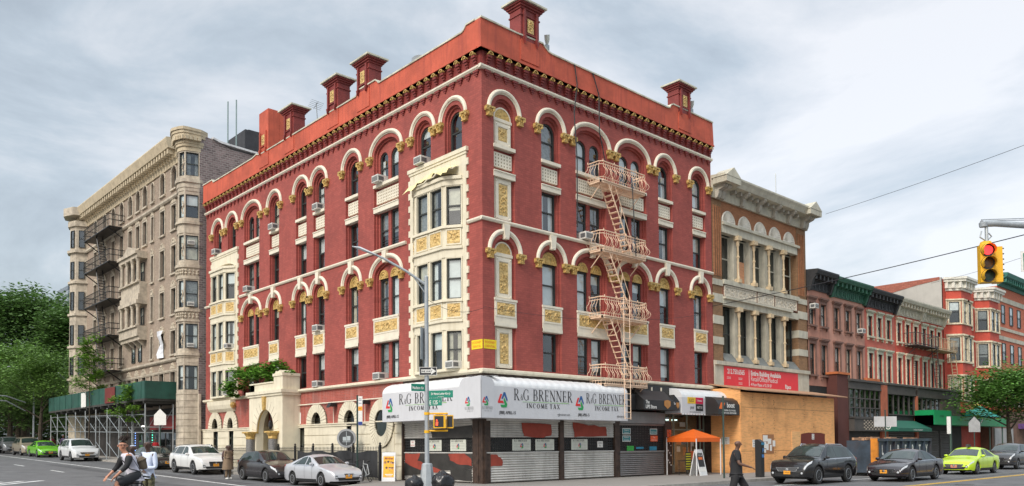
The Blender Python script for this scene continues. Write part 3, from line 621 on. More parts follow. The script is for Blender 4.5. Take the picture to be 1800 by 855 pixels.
# ---------------------------------------------------------------- serif lettering drawn with strokes
def serif(m_,txt,h,u,w,z,sgn=1,xs=1.0,bold=1.0,sp=.16):
    """letters in a unit-height box, drawn from thin and thick strokes with serifs; returns end position"""
    T,t=.15*bold,.05*bold
    def line(x0,y0,x1,y1,th):
        dx,dy=x1-x0,y1-y0; L_=math.hypot(dx,dy) or 1; nx,ny=-dy/L_*th/2,dx/L_*th/2
        m_.poly([(P(x0+nx),w,Q(y0+ny)),(P(x1+nx),w,Q(y1+ny)),(P(x1-nx),w,Q(y1-ny)),(P(x0-nx),w,Q(y0-ny))])
    def bow(cx,cy,rx,ry,a0,a1,n=12,th=T,tn=t):
        pr=None
        for i in range(n+1):
            a=math.radians(a0+(a1-a0)*i/n); k_=abs(math.cos(a)); e=(tn+(th-tn)*k_)/2
            cur=((cx+(rx+e)*math.cos(a),cy+(ry+tn/2)*math.sin(a)),(cx+(rx-e)*math.cos(a),cy+(ry-tn/2)*math.sin(a)))
            if pr: m_.poly([(P(p[0]),w,Q(p[1])) for p in (pr[0],cur[0],cur[1],pr[1])])
            pr=cur
    x=0
    P=lambda a:u+sgn*(x+a)*h*xs
    Q=lambda b:z+b*h
    sf=lambda a,y:line(a-.12,y,a+.12,y,t)
    for ch in txt:
        if ch==' ': x+=.38; continue
        W_={'R':.66,'G':.78,'B':.6,'E':.55,'N':.74,'I':.24,'C':.74,'O':.8,'M':.88,'T':.64,'A':.76,'X':.7,'&':.34,'P':.58,'L':.55,'-':.3,'1':.3,'5':.5,'8':.5,'(':.25,')':.25}.get(ch,.55)
        if ch in 'RBPENMIL': 
            if ch not in 'NM': line(.12,0,.12,1,T); sf(.12,t/2); sf(.12,1-t/2)
        if ch in 'RBP': bow(.3,.75,.2,.23,90,-90); line(.12,.98,.32,.98,t); line(.12,.52,.32,.52,t)
        if ch=='B': bow(.32,.27,.22,.25,90,-90); line(.12,.02,.34,.02,t)
        if ch=='R': line(.3,.52,.62,0,T*.9); sf(.62,t/2)
        if ch=='E': 
            for y in (.025,.5,.975): line(.12,y,.52 if y!=.5 else .42,y,t)
            line(.5,0,.5,.2,t); line(.5,1,.5,.8,t); line(.42,.4,.42,.6,t)
        if ch=='L': line(.12,.025,.52,.025,t); line(.5,0,.5,.25,t)
        if ch=='N': line(.1,0,.1,1,t); line(.66,0,.66,1,t); line(.1,.97,.66,.03,T); sf(.1,t/2); sf(.66,1-t/2); sf(.06,1-t/2)
        if ch=='M': line(.08,0,.12,1,t); line(.78,0,.74,1,T); line(.12,1,.44,.05,T); line(.74,1,.44,.05,t); sf(.08,t/2); sf(.78,t/2)
        if ch in 'CG': bow(.4,.5,.34,.48,50,310,18)
        if ch=='O': bow(.4,.5,.34,.48,0,360,22)
        if ch=='C': line(.64,.95,.64,.7,t)
        if ch=='G': line(.64,.95,.64,.7,t); line(.64,.08,.64,.42,T*.9); sf(.62,.42)
        if ch=='T': line(.32,0,.32,1,T); line(.02,.975,.62,.975,t); sf(.32,t/2); line(.03,1,.03,.78,t); line(.61,1,.61,.78,t)
        if ch=='A': line(.1,0,.38,1,t); line(.66,0,.38,1,T); line(.2,.34,.56,.34,t); sf(.1,t/2); sf(.66,t/2)
        if ch=='X': line(.1,1,.6,0,T); line(.1,0,.6,1,t); sf(.1,t/2); sf(.6,t/2); sf(.1,1-t/2); sf(.6,1-t/2)
        if ch=='&': bow(.17,.18,.12,.15,0,360,8,.035,.03); bow(.17,.42,.08,.09,0,360,8,.035,.03); line(.1,.3,.32,.02,.035)
        x+=W_+sp*(.3 if ch=='&' else 1)
    return x*h*xs
INK=mat('ink_black',(.02,.02,.022),.6,.05); INKG=mat('ink_grey',(.25,.25,.25),.6,.05)
AWN=mat('white_awning_vinyl',(.58,.585,.61),.35,.03,2,bump=.05,streak=.35,scol=(.5,.5,.5)); AWNT=mat('white_awning_top',(.72,.73,.74),.3,.03,2,streak=.2,scol=(.6,.6,.62))
def mark(fr,u,z,s_,w,par,sgn=1):   # three bent bars turning round a triangle
    for col,pts in ((mat('mark_red',(.62,.02,.02),.5,.03),[(.0,.25),(.28,.88),(.45,.88),(.22,.38),(.52,.38),(.62,.2),(.06,.2)]),
                    (mat('mark_blue',(.02,.10,.28),.5,.03),[(.38,.52),(.6,1.02),(.76,1.02),(1.0,.45),(.93,.32),(.67,.8),(.52,.52)]),
                    (mat('mark_green',(.02,.30,.08),.5,.03),[(.66,.62),(.96,.12),(.88,-.12),(.36,-.12),(.28,.08),(.72,.08),(.6,.4)])):
        m_=M(fr); m_.prism([(u+sgn*x*s_,z+y*s_) for x,y in pts],w,w+.008); m_.obj('emblem_bar',col,par)
def brenner(fr,par,sgn,U,short=False):
    # U(x) maps distance from the left edge of the lettering (metres, viewer's left to right) to u
    pass
AW=thing('awning','long white vinyl corner awning with serif lettering and a three colour triangle emblem','awning',(-.5,-.5,2.78)) if False else None
for fr,fi in ((FR,1),(FL,2)):
    a=M(fr)
    u1=8.42 if fi==1 else 6.23; u0=-.98 if fi==1 else -1.0; uc=-.36 if fi==1 else .3
    a.box(uc,u1,.0,.995,2.78,4.12); a.box(u0,uc,.6,.998,2.78,4.3)
    # corner flap with a rounded shoulder
    fl=[(u0,2.78),(u0,4.52),(uc-.25,4.47)]+[(uc-.25+.35*math.sin(PI/2*k_/6),4.12+.35*math.cos(PI/2*k_/6)) for k_ in range(1,7)]+[(uc+.1,2.78)]
    a.prism(fl,.96,1.004)
    a.obj('awning_front',AWN,RB)
    t=M(fr); rib=.44; n_=int((u1-uc)/rib); rib=(u1-uc)/n_; pr=[]
    for i in range(n_*5+1):
        u=uc+i*rib/5; bul=1+.045*math.sin(PI*((i%5)/5)) if i%5 else 1
        e=1.0
        if u>u1-.5: e=math.sqrt(max(0,1-((u-(u1-.5))/.5)**2)) if False else 1
        pr.append([(u,.30+.695*math.sin(PI/2*j/8)*(1+(bul-1)*.6*(1 if j<8 else 0)),4.11+.46*math.cos(PI/2*j/8)*bul*e) for j in range(9)])
    b=t.vs([p for q in pr for p in q])
    for i in range(len(pr)-1):
        for j in range(8): t.face((b+i*9+j,b+i*9+j+1,b+i*9+10+j,b+i*9+9+j))
    t.poly([(u1,p[1],p[2]) for p in pr[-1]]+[(u1,.0,4.11)]); t.poly([(u0,0,4.55),(u0,.35,4.55),(u1,.35,4.55),(u1,0,4.55)])
    t.obj('awning_top',AWNT,RB,smooth=True)
    sgn=1 if fi==1 else -1
    units=[(-.1,.8,1)] if False else ([(-.08,.85,.46,1.0),(4.68,5.42,.44,.82)] if fi==1 else [(5.92,4.83,.44,1.05)])
    for lu,tu,hh,kx in units:
        mark(fr,lu,3.30,.56,1.0,RB,sgn)
        m_=M(fr); serif(m_,'R&G BRENNER',hh+.03,tu,1.008,3.56,sgn,xs=.9*kx*(1 if fi==1 else 1.08),bold=.8,sp=.18)
        serif(m_,'INCOME TAX',.20,tu+sgn*.75*kx,1.008,3.24,sgn,xs=1.15*kx,bold=1.3,sp=.3)
        m_.text('(888) APRIL-15',.19,lu+sgn*.55,1.008,2.95,sgn,xs=.8*kx,align='CENTER',off=.003,ext=0)
        m_.text('rgbrenner.com',.17,tu+sgn*3.05*kx,1.008,2.94,sgn,xs=.8*kx,align='CENTER',ext=0)
        m_.obj('awning_lettering',INK,RB)
        m_=M(fr); x0=tu+sgn*.5; m_.prism([(x0,3.505),(x0+sgn*2.9*kx,3.515),(x0+sgn*2.9*kx,3.495),(x0,3.495)],1.0,1.008); m_.obj('green_rule',mat('rule_green',(.25,.55,.12),.5,.05),RB)
    lu=-.93 if fi==1 else .02
    mark(fr,lu,3.33,.34,1.004,RB,sgn); m_=M(fr); serif(m_,'R&G BRENNER',.12,lu-.0*sgn,1.01,3.13,sgn,xs=.62,sp=.1); serif(m_,'INCOME TAX',.05,lu+sgn*.12,1.01,3.04,sgn,sp=.2); m_.obj('awning_lettering',INKG,RB)
# ---- roll shutters
SHU=mat('shutter_grey',(.60,.585,.55),.5,.12,1.2,metal=.1,bump=.1,streak=.35,scol=(.22,.2,.17),dirt=.3); SHUD=mat('shutter_dark',(.035,.033,.03),.6,.3,2); RUST=mat('oxide_paint',(.30,.05,.03),.8,.15,2)
MESHB=mat('grille_black',(.012,.012,.012),.6,.2); BAY=mat('brown_post',(.055,.032,.022),.6,.4,5,dirt=.3); SLOT=mat('grille_gap',(.22,.22,.21),.6,.2)
def slats(m_,u0,u1,z0,z1,w,p=.105):
    n_=max(1,round((z1-z0)/p)); p=(z1-z0)/n_
    for i in range(n_): z=z0+i*p; m_.prismu([(w-.03,z),(w,z+.01),(w+.028,z+p*.45),(w,z+p*.86),(w-.03,z+p)],u0,u1)
def grille(fr,u0,u1,z0,z1,par,backw=-.09):
    m_=M(fr); m_.poly([(u0,backw-.3,z0),(u0,backw-.3,z1),(u1,backw-.3,z1),(u1,backw-.3,z0)]); m_.obj('shop_interior',mat('dim_interior',(.24,.23,.21),.9,.4,3),par)
    m_=M(fr); nx_=int((u1-u0)/.13); 
    for i in range(nx_+1): u=u0+i*(u1-u0)/nx_; m_.box(u-.03,u+.03,-.03,-.015,z0,z1)
    nz=max(2,int((z1-z0)/.11))
    for j in range(nz+1): z=z0+j*(z1-z0)/nz; m_.box(u0,u1,-.03,-.014,z-.03,z+.03)
    m_.obj('security_grille',MESHB,par)
for fr,u0,u1,col in ((FR,.10,4.56,0),(FR,4.88,8.5,0),(FL,.72,5.82,1)):
    s_=M(fr); slats(s_,u0,u1,.04,1.32,-.0); slats(s_,u0,u1,1.98,2.72,0); s_.box(u0,u1,-.05,.12,2.7,2.84); s_.box(u0-.02,u1+.02,-.03,.05,1.30,1.345)
    s_.obj('roll_shutter',SHU,RB); grille(fr,u0,u1,1.34,1.98,RB)
s_=M(FR); slats(s_,8.92,12.6,.04,1.25,0); s_.box(8.92,12.6,-.05,.06,1.22,1.3); s_.box(8.92,12.6,-.05,.1,2.72,3.3); slats(s_,8.92,12.6,2.6,2.75,.02); s_.obj('roll_shutter',mat('shutter_steel',(.26,.25,.245),.4,.12,1.2,metal=.4,streak=.3),RB); grille(FR,8.92,12.6,1.3,2.6,RB)
def blob(m_,pts,w,n=3):
    r=random.Random(len(pts)*7+int(pts[0][0]*10)); o=[]
    for i,p in enumerate(pts):
        q=pts[(i+1)%len(pts)]
        for k_ in range(n): t=k_/n; o.append((p[0]+(q[0]-p[0])*t+r.uniform(-.04,.04),p[1]+(q[1]-p[1])*t+r.uniform(-.035,.035)))
    m_.prism(o,w,w+.004)
def patchpaint(fr,u0,u1,z0,z1,mt,shape):
    m_=M(fr); blob(m_,shape,.031); m_.obj('paint_patch',mt,RB)
patchpaint(FR,0,0,0,0,RUST,[(2.2,2.62),(4.05,2.56),(4.1,2.05),(3.6,2.0),(2.35,2.02),(2.25,2.3)])
patchpaint(FR,0,0,0,0,RUST,[(5.55,2.68),(6.6,2.6),(7.9,2.5),(8.0,2.08),(6.5,2.04),(5.6,2.0)])
patchpaint(FR,0,0,0,0,RUST,[(.26,1.22),(.7,1.25),(1.05,1.0),(1.0,.78),(.3,.72)])
patchpaint(FL,0,0,0,0,SHUD,[(.74,2.5),(3.7,2.35),(3.6,2.0),(.74,2.0)])
patchpaint(FL,0,0,0,0,SHUD,[(5.8,1.28),(.74,1.3),(.74,.62),(3.0,.48),(5.8,.2)])
def over(fr,mt,shape,w=.037): m_=M(fr); blob(m_,shape,w); m_.obj('paint_patch',mt,RB)
over(FL,RUST,[(5.75,1.3),(4.5,1.28),(4.75,.95),(3.9,.75),(3.0,.55),(3.3,.4),(4.6,.5),(5.75,.85)])
over(FL,RUST,[(2.4,1.28),(1.3,1.3),(.8,1.1),(.76,.75),(1.5,.78),(2.3,1.0)])
over(FL,SHUD,[(2.3,.55),(.74,.6),(.76,.1),(2.2,.12)])
for fr,u0,u1 in ((FR,4.56,4.88),(FR,8.5,8.92),(FR,12.6,13.25),(FR,-.04,.10),(FL,5.82,5.98),(FL,-.04,.10)):
    m_=M(fr); m_.box(u0,u1,-.35,.06,0,2.84); m_.box(u0+.02,u1-.02,.06,.09,0,2.6); m_.obj('shop_post',BAY,RB)
m_=M(FL); m_.box(.10,.72,-.3,.03,0,2.84); m_.box(.3,.36,.03,.06,0,2.7); m_.obj('corner_pier',BAY,RB)
m_=M(FR); 
for i in range(16): z=.35+i*.13; m_.box(12.72+.12*((i*7)%4),12.80+.12*((i*7)%4),.09,.1,z,z+.07)
m_.obj('stickers',MATS['paper_white'],RB)
m_=M(FR); m_.box(12.8,13.15,.09,.1,2.0,2.4); m_.obj('orange_sticker',mat('sticker_orange',(.75,.12,.04),.6,.1),RB)
for fr,u0,u1 in ((FR,.0,8.45),(FL,.0,5.98)):
    m_=M(fr); m_.box(u0,u1,-.3,-.002,2.84,4.74); m_.obj('fascia',BAY,RB)
# posters in the grille windows
def sign(fr,u0,u1,z0,z1,w,col,par,lines,ink=INK,name='poster',sgn=1,border=None,label=None,cat=None,size=None):
    m_=M(fr); m_.box(u0,u1,w-.015,w,z0,z1); o=m_.obj(name,col,par,label=label,cat=cat)
    if border: q=M(fr); q.ring(rect(u0,u1,z0,z1),rect(u0,u1,z0,z1,.03),w,w+.004); q.obj('border',border,par or o)
    if lines:
        n_=len(lines); q=M(fr); hh=(z1-z0)/(n_+.3)
        for i,l in enumerate(lines):
            L_=max(1,len(l)); s_=min(hh*.85,(u1-u0)*1.55/L_) if not size else size; q.text(l,s_,(u0+u1)/2,w+.004,z1-hh*(i+.95),sgn,ext=0)
        q.obj('lettering',ink,par or o)
    return o
PAP=MATS['paper_white']
for fr,us,sgn in ((FR,((1.66,2.78),(3.08,4.28),(5.45,6.58)),1),(FL,((4.0,2.95),(2.3,1.2)),-1)):
    for ua,ub in us:
        u0,u1=min(ua,ub),max(ua,ub); sign(fr,u0,u1,1.40,1.90,.0,mat('poster_cream',(.62,.64,.56),.7,.06,5),RB,['','',''],name='poster')
        m_=M(fr); serif(m_,'R&G BRENNER',.09,(u0 if sgn==1 else u1)+sgn*.1,.005,1.79,sgn,xs=1.15,sp=.12); 
        m_.obj('lettering',INK,RB); mark(fr,(u0+u1)/2-sgn*.1,1.52,.2,.003,RB,sgn)
        m_=M(fr)
        for k_ in range(5): m_.box(u0+.08,u1-.08,.001,.003,1.44+k_*.07,1.45+k_*.07)
        m_.obj('brick_print',INKG,RB)
sign(FR,7.3,7.7,1.5,1.8,.0,PAP,RB,['OPEN','9-5']); sign(FL,5.0,5.35,1.6,1.9,0,PAP,RB,['NO','PARKING'],sgn=-1,ink=mat('sign_red',(.5,.03,.05),.6,.05))
TEAL=mat('sign_teal',(.02,.19,.21),.5,.1,5)
for u0,u1,z0,z1,l in ((9.2,9.85,2.15,2.45,['Shipping','Services']),(9.2,9.85,1.78,2.08,['Mailbox','Services']),(11.45,12.05,2.15,2.45,['We Print'])): sign(FR,u0,u1,z0,z1,.0,TEAL,RB,l,ink=PAP,border=PAP)
sign(FR,11.5,12.1,1.78,2.08,.0,MATS['sticker_orange'],RB,['Yes','We Are Open'],ink=PAP)
sign(FR,9.55,10.1,1.31,1.56,.0,mat('sign_green',(.03,.35,.05),.5,.1),RB,None); sign(FR,10.3,10.9,1.4,1.5,.0,mat('sign_blue',(.02,.22,.35),.5,.1),RB,None); sign(FR,11.4,12.0,1.31,1.52,.0,MATS['sign_blue'],RB,None)
# ---- dark awning and its sloped canopy
BLV=mat('black_vinyl',(.022,.021,.021),.45,.15,3,streak=.2,scol=(.05,.05,.05))
m_=M(FR); m_.box(8.45,12.7,0,.62,3.38,4.15); m_.box(8.45,13.3,0,.3,4.15,4.7); m_.obj('dark_fascia',BLV,RB)
m_=M(FR); m_.prismu([(0.62,3.4),(1.35,3.4),(1.35,3.88),(.64,4.5),(0,4.5),(0,3.4)],9.5,12.0) if False else m_.prismu([(.3,3.38),(1.1,3.38),(1.1,3.86),(.45,4.4),(.3,4.4)],9.55,12.05)
m_.obj('canopy',BLV,RB)
m_=M(FR); m_.prism([(12.0,3.38),(12.0,3.86),(12.15,4.2),(12.6,3.86),(12.6,3.38)],.3,1.06); m_.obj('canopy_end',BLV,RB)
m_=M(FR); m_.text('The',.24,9.7,1.108,3.68,1,.8,'LEFT',off=.006,ext=0); m_.text('UPS Store',.25,9.7,1.108,3.44,1,.85,'LEFT',off=.006,ext=0); m_.text('The',.2,12.05,1.068,3.68,1,.6,'LEFT',off=.006,ext=0); m_.obj('lettering',PAP,RB)
BRZ=mat('bronze_shield',(.45,.20,.05),.4,.15,4)
m_=M(FR); m_.prism([(11.25,3.85),(11.25,3.6),(11.5,3.44),(11.75,3.6),(11.75,3.85),(11.5,3.9)],1.1,1.12); m_.obj('shield',BRZ,RB)
m_=M(FR); m_.prism([(12.33,3.8),(12.33,3.6),(12.44,3.48),(12.56,3.6),(12.56,3.8)],1.06,1.075); m_.obj('shield',BRZ,RB)
m_=M(FR)
for u in (9.6,10.4,11.2,12.0): m_.box(u,u+.07,.3,.34,4.15,4.6)
m_.obj('awning_bracket',CREAM2,RB)
# ---- phone shop: white awning and black hood
m_=M(FR); m_.box(12.75,17.2,0,1.1,3.25,4.1); m_.obj('awning_front',AWN,RB)
m_=M(FR); n_=9
for i in range(n_): 
    u=12.75+i*4.45/n_; m_.prismu([(0,4.1)]+[(.45+.65*math.sin(PI/2*(1-j/6)),4.1+.5*math.cos(PI/2*(1-j/6))) for j in range(7)]+[(0,4.6)],u+.01,u+4.45/n_-.01)
m_.obj('awning_top',AWNT,RB)
m_=M(FR)
for i in range(18): m_.box(12.75+i*.25,12.75+i*.25+.18,1.09,1.105,3.18,3.25)
m_.obj('valance',AWNT,RB)
X=1.11
m_=M(FR); m_.box(13.25,13.98,1.1,X,3.78,4.12); m_.obj('logo_panel',mat('panel_yellow',(.75,.48,.03),.5,.05),RB)
m_=M(FR); m_.box(13.98,14.68,1.1,X,3.78,4.12); m_.obj('logo_panel',mat('panel_crimson',(.55,.01,.06),.5,.05),RB)
m_=M(FR); m_.box(14.0,14.68,1.1,X,3.4,3.76); m_.obj('logo_panel',INK,RB)
m_=M(FR); m_.text('h2O',.27,13.61,X+.004,3.86,1,.9,ext=0); m_.text('ptel',.26,13.66,X+.004,3.5,1,.9,ext=0); m_.text('PAY YOUR BILLS NOW',.1,13.95,X+.004,3.3,1,1,ext=0); m_.obj('lettering',INK,RB)
m_=M(FR); m_.text('T-Mobile',.15,14.33,X+.004,3.9,1,.9,ext=0); m_.text('NET10',.2,14.34,X+.004,3.52,1,.85,ext=0); m_.obj('lettering',PAP,RB)
m_=M(FR); m_.prismu([(.9,3.2),(1.9,3.2),(1.9,3.75),(1.75,4.0),(1.5,4.15),(1.1,4.2),(.9,4.2)],14.9,17.0); m_.obj('black_hood',BLV,RB)
HO=mat('hood_orange',(.80,.16,.02),.5,.05)
m_=M(FR); m_.prism([(15.0,3.52),(15.18,3.86),(15.56,3.84),(15.36,3.5)],1.9,1.91); m_.obj('diamond',HO,RB)
m_=M(FR); m_.text('boost',.38,16.1,1.914,3.6,1,.85,off=.012,ext=0); m_.text('WE REPAIR CELL PHONES',.115,15.95,1.914,3.4,1,.95,off=.003,ext=0); m_.text('WE BUY & SELL USED PHONES',.115,15.95,1.914,3.26,1,.9,off=.003,ext=0); m_.obj('lettering',PAP,RB)
# hood's rounded end faces the camera side
lf=lambda u,w_,z:(17.0-w_,-u,z)
lf2=lambda u,w_,z:(14.9-w_,-u,z)
# shop interior, glass and door
m_=M(FR); m_.box(13.3,17.0,-.95,-.9,0,3.3); m_.box(13.3,17.42,-.9,0,-.02,.03); m_.obj('shop_back',mat('dim_interior2',(.10,.085,.06),.9,.5,4),RB)
m_=M(FR)
for u in (13.3,14.1,15.35,16.6,16.98): m_.box(u,u+.07,-.5,-.42,0,3.3)
m_.box(13.3,17.0,-.5,-.42,2.4,2.46); m_.box(13.3,14.1,-.5,-.42,.0,.5); m_.obj('shop_mullions',mat('mullion_green_grey',(.28,.30,.24),.4,.1,4),RB)
m_=M(FR); m_.poly([(13.3,-.46,0),(17,-.46,0),(17,-.46,3.3),(13.3,-.46,3.3)]); m_.obj('shop_glass',GLASS,RB)
m_=M(FR); m_.box(13.4,14.2,-.85,-.82,2.95,3.0); m_.box(14.5,15.0,-.85,-.82,2.95,3.0); m_.obj('tube_light',mat('tube_lit',(.9,.95,.9),.5,0,emit=2.5,ecol=(.8,1,.9)),RB)
for u0,u1,z0,z1,mt_ in ((15.2,15.7,1.0,1.45,HO),(14.6,15.0,1.6,1.9,HO),(14.6,14.9,1.2,1.5,PAP),(15.9,16.2,1.5,2.0,PAP),(13.6,13.9,1.2,1.5,HO),(16.2,16.6,1.0,1.3,HO),(14.9,15.4,2.6,2.85,PAP)): 
    m_=M(FR); m_.box(u0,u1,-.6,-.58,z0,z1); m_.obj('shop_display',mt_,RB)
m_=M(FR); m_.box(17.0,17.42,-.4,.02,0,4.74); m_.box(13.2,17.42,-.9,0,3.28,4.74); m_.obj('end_pier',BAY,RB)
# yellow signs wrapped on the corner
for fr,sgn in ((FR,1),(FL,-1)):
    o=sign(fr,.03,.75,5.8,6.2,.02,mat('sign_yellow',(.82,.62,.02),.6,.06,3),None,['RODNEY','DENTAL'],ink=mat('sign_scarlet',(.7,.08,.02),.6,.05),sgn=sgn,name='small_sign',label='yellow sign with red lettering on the brick corner, on the side facing '+('the plywood' if sgn==1 else 'the lamp post'),cat='sign')
# ---------------------------------------------------------------- cream fire escape (part of the building)
FE=mat('fire_escape_paint',(.82,.60,.43),.6,.1,5,streak=.2,scol=(.5,.3,.2))
def balcony(z,u0=6.75,u1=10.25,d=.9):
    m_=M(FR)
    # floor frame and slats
    m_.box(u0,u1,.05,.12,z-.1,z); m_.box(u0,u1,d-.1,d-.03,z-.1,z)
    for i in range(12): w=.15+i*(d-.3)/11; m_.box(u0,u1,w,w+.035,z-.03,z)
    for u in (u0,u1-.07): m_.box(u,u+.07,.05,d-.03,z-.1,z)
    for u in (u0+.2,u0+1.5,u1-1.6,u1-.3): m_.bar((u,.02,z-.75),(u,d-.15,z-.1),.028,5); m_.bar((u,.0,z-.1),(u,d,z-.1),.03,5)
    # rails: path round the balcony
    H=.92; path=[(u0,.05),(u0,d-.15),(u0+.15,d),(u1-.15,d),(u1,d-.15),(u1,.05)]
    def at(off,t):
        return t
    pts=[]
    for (a,b_) in zip(path[:-1],path[1:]):
        L_=math.hypot(b_[0]-a[0],b_[1]-a[1]); n_=max(1,round(L_/.165))
        for i in range(n_): pts.append((a[0]+(b_[0]-a[0])*i/n_,a[1]+(b_[1]-a[1])*i/n_))
    pts.append(path[-1])
    cu,cw=(u0+u1)/2,0
    for zz,r in ((H,.03),(H-.14,.02),(.16,.018),(0.0,.03)): m_.tube([(p[0],p[1],z+zz) for p in path],r,5)
    for i,(u,w) in enumerate(pts):
        nx_=-1 if u<=u0+.01 else (1 if u>=u1-.01 else 0); nw=1 if w>=d-.2 else 0
        q=[(u,w,z),(u,w,z+.16)]
        for t,b_ in ((.28,.13),(.4,.17),(.52,.13),(.64,.03),(.78,.0)): q.append((u+nx_*b_+ (.03 if i%2 else -.03)*(b_>.05),w+nw*b_,z+t))
        m_.tube(q,.013,4)
        m_.tube([(u,w,z+H-.14),(u+.05,w,z+H-.07),(u,w,z+H)],.011,4)
        if i%5==0: m_.bar((u,w,z+H),(u,w,z+H+.1),.02,4)
    return m_.obj('fire_balcony',FE,RB)
for z in (14.38,11.02,7.82,4.55): balcony(z)
def ladder(u0,z0,u1,z1,w0,w1,n_,name='fire_stair',r=.03):
    m_=M(FR)
    for w in (w0,w1): m_.bar((u0,w,z0),(u1,w,z1),r*1.3,4)
    for i in range(1,n_): t=i/n_; u=u0+(u1-u0)*t; z=z0+(z1-z0)*t; m_.box(u-.09,u+.09,w0,w1,z-.015,z+.015)
    if name=='fire_stair':
        for dz in (.75,): 
            m_.bar((u0+.1,w1,z0+dz),(u1+.1,w1,z1+dz*.6),.02,4)
            for t in (.1,.5,.9): u=u0+(u1-u0)*t; z=z0+(z1-z0)*t; m_.bar((u,w1,z),(u+.1,w1,z+dz*.85),.018,4)
    m_.obj(name,FE,RB)
ladder(7.35,14.3,9.1,11.05,.35,.85,13); ladder(7.35,10.95,9.1,7.85,.35,.85,12); ladder(7.35,7.75,9.1,4.6,.35,.85,12)
m_=M(FR)
for u in (8.05,8.5): m_.bar((u,1.12,2.85),(u,1.12,8.9),.022,4)
for i in range(20): m_.bar((8.05,1.12,2.9+i*.3),(8.5,1.12,2.9+i*.3),.014,4)
m_.obj('drop_ladder',FE,RB)
# cables hanging down from the parapet
for pts in ([(5.6,.3,19.8),(5.75,.32,18.9),(5.65,.2,17.5),(5.72,.3,15.2),(5.7,.28,12)],[(6.9,.3,19.8),(7.3,.34,18.8),(7.35,.3,17),(7.9,.25,15.4),(9.0,.98,14.6),(9.2,1.0,11)]):
    m_=M(FR); m_.tube(pts,.03,5); m_.obj('hanging_cable',None or BLACK,RB)
# air conditioners
for fr,u,w,z,l in ((FL,4.27,-.1,14.85,'air conditioner in the arched top floor window above the near oriel'),
    (FL,7.86,-.1,14.87,'air conditioner in the left half of the paired arched window, top floor'),
    (FL,14.04,-.15,14.87,'air conditioner in a single arched top floor window in the middle of the avenue wall'),
    (FL,19.48,-.15,14.87,'air conditioner in the arched top floor window left of the adjacent pair'),
    (FL,27.93,-.1,14.87,'air conditioner in the last arched top floor window over the far oriel'),
    (FL,14.04,-.15,8.06,'air conditioner under a gold arched head in the middle of the avenue wall'),
    (FL,14.04,-.15,4.95,'air conditioner above the beige belt, just right of the porch roof'),
    (FL,7.9,-.15,4.97,'small greenish air conditioner in the paired window over the office awning'),
    (FL,22.9,-.1,11.56,'air conditioner resting on the middle belt right of the far oriel'),
    (FR,6.52,-.1,11.56,'air conditioner just left of the fire escape, above the middle belt')): ac_unit(fr,u,w,z,l,.85)
ac_unit(FL,1.66,.15,5.05,'air conditioner low in the near oriel, right above the awning',.8)
ac_unit(FL,25.3,.18,5.05,'air conditioner low in the far oriel, beside the porch shrubs',.8)
ac_unit(FL,25.3,.18,8.15,'air conditioner on the third level of the far oriel',.75)
# ---------------------------------------------------------------- beige apartment building beyond
BB=thing('apartment_building','tall beige stone apartment building with a rounded corner bay, deep cornice and black fire escape','building',(6,45,.6))
BX=-.3
FB=lambda u,w,z:(BX-w,u,z)
BEI=mat('buff_brick',(.35,.27,.205),.85,.12,1.5,bump=.3,kind='brick',bw=.24,bh=.08,mcol=(.3,.25,.2),streak=.35,scol=(.22,.18,.15),dirt=.3)
BST=mat('buff_stone',(.53,.46,.36),.8,.2,3,bump=.25,streak=.6,scol=(.26,.22,.18),dirt=.35,dcol=(.4,.34,.28))
BCO=mat('cornice_buff',(.54,.45,.31),.75,.15,2,streak=.4,scol=(.30,.24,.16))
BDB=mat('brown_purple_brick',(.22,.165,.16),.9,.2,2,bump=.6,kind='brick',bw=.34,bh=.16,mort=.03,mcol=(.36,.33,.31),b1=.55,b2=1.5,dirt=.3)
CARV=mat('carved_stone',(.50,.43,.33),.85,.25,6,bump=1,kind='carve',bscale=7,bd=.08)
Y0,Y1=30.45,59.5; ZT=23.3
rows=[(21.17,22.35,1),(18.05,19.95,0),(14.75,16.85,0),(11.65,13.6,0),(8.65,10.4,0),(5.6,7.4,0)]
cen=[35.3,37.7,39.9,41.7,43.4,45.3,47.6,49.9,52.4,55.2]
holes=[];wins=[]
for r,(z0,z1,ar) in enumerate(rows):
    for i,c in enumerate(cen):
        if i==2 : hw=.28
        else: hw=.48
        if i in (4,5) and r in(2,3,4): continue
        if i in (3,6) and r in (2,3,4) and i==3: continue
        if ar: holes.append(arc(c-hw,c+hw,z0,z1,.48 if hw>.3 else .28,8))
        else: holes.append(rect(c-hw,c+hw,z0,z1))
        wins.append((c,hw,z0,z1,ar,r,i))
W=M(FB); W.sheet([(32.4,0),(32.4,ZT),(Y1,ZT),(Y1,0)],holes,0)
for h_ in holes: W.jamb(h_,0,-.25)
W.obj('brick_wall',BEI,BB)
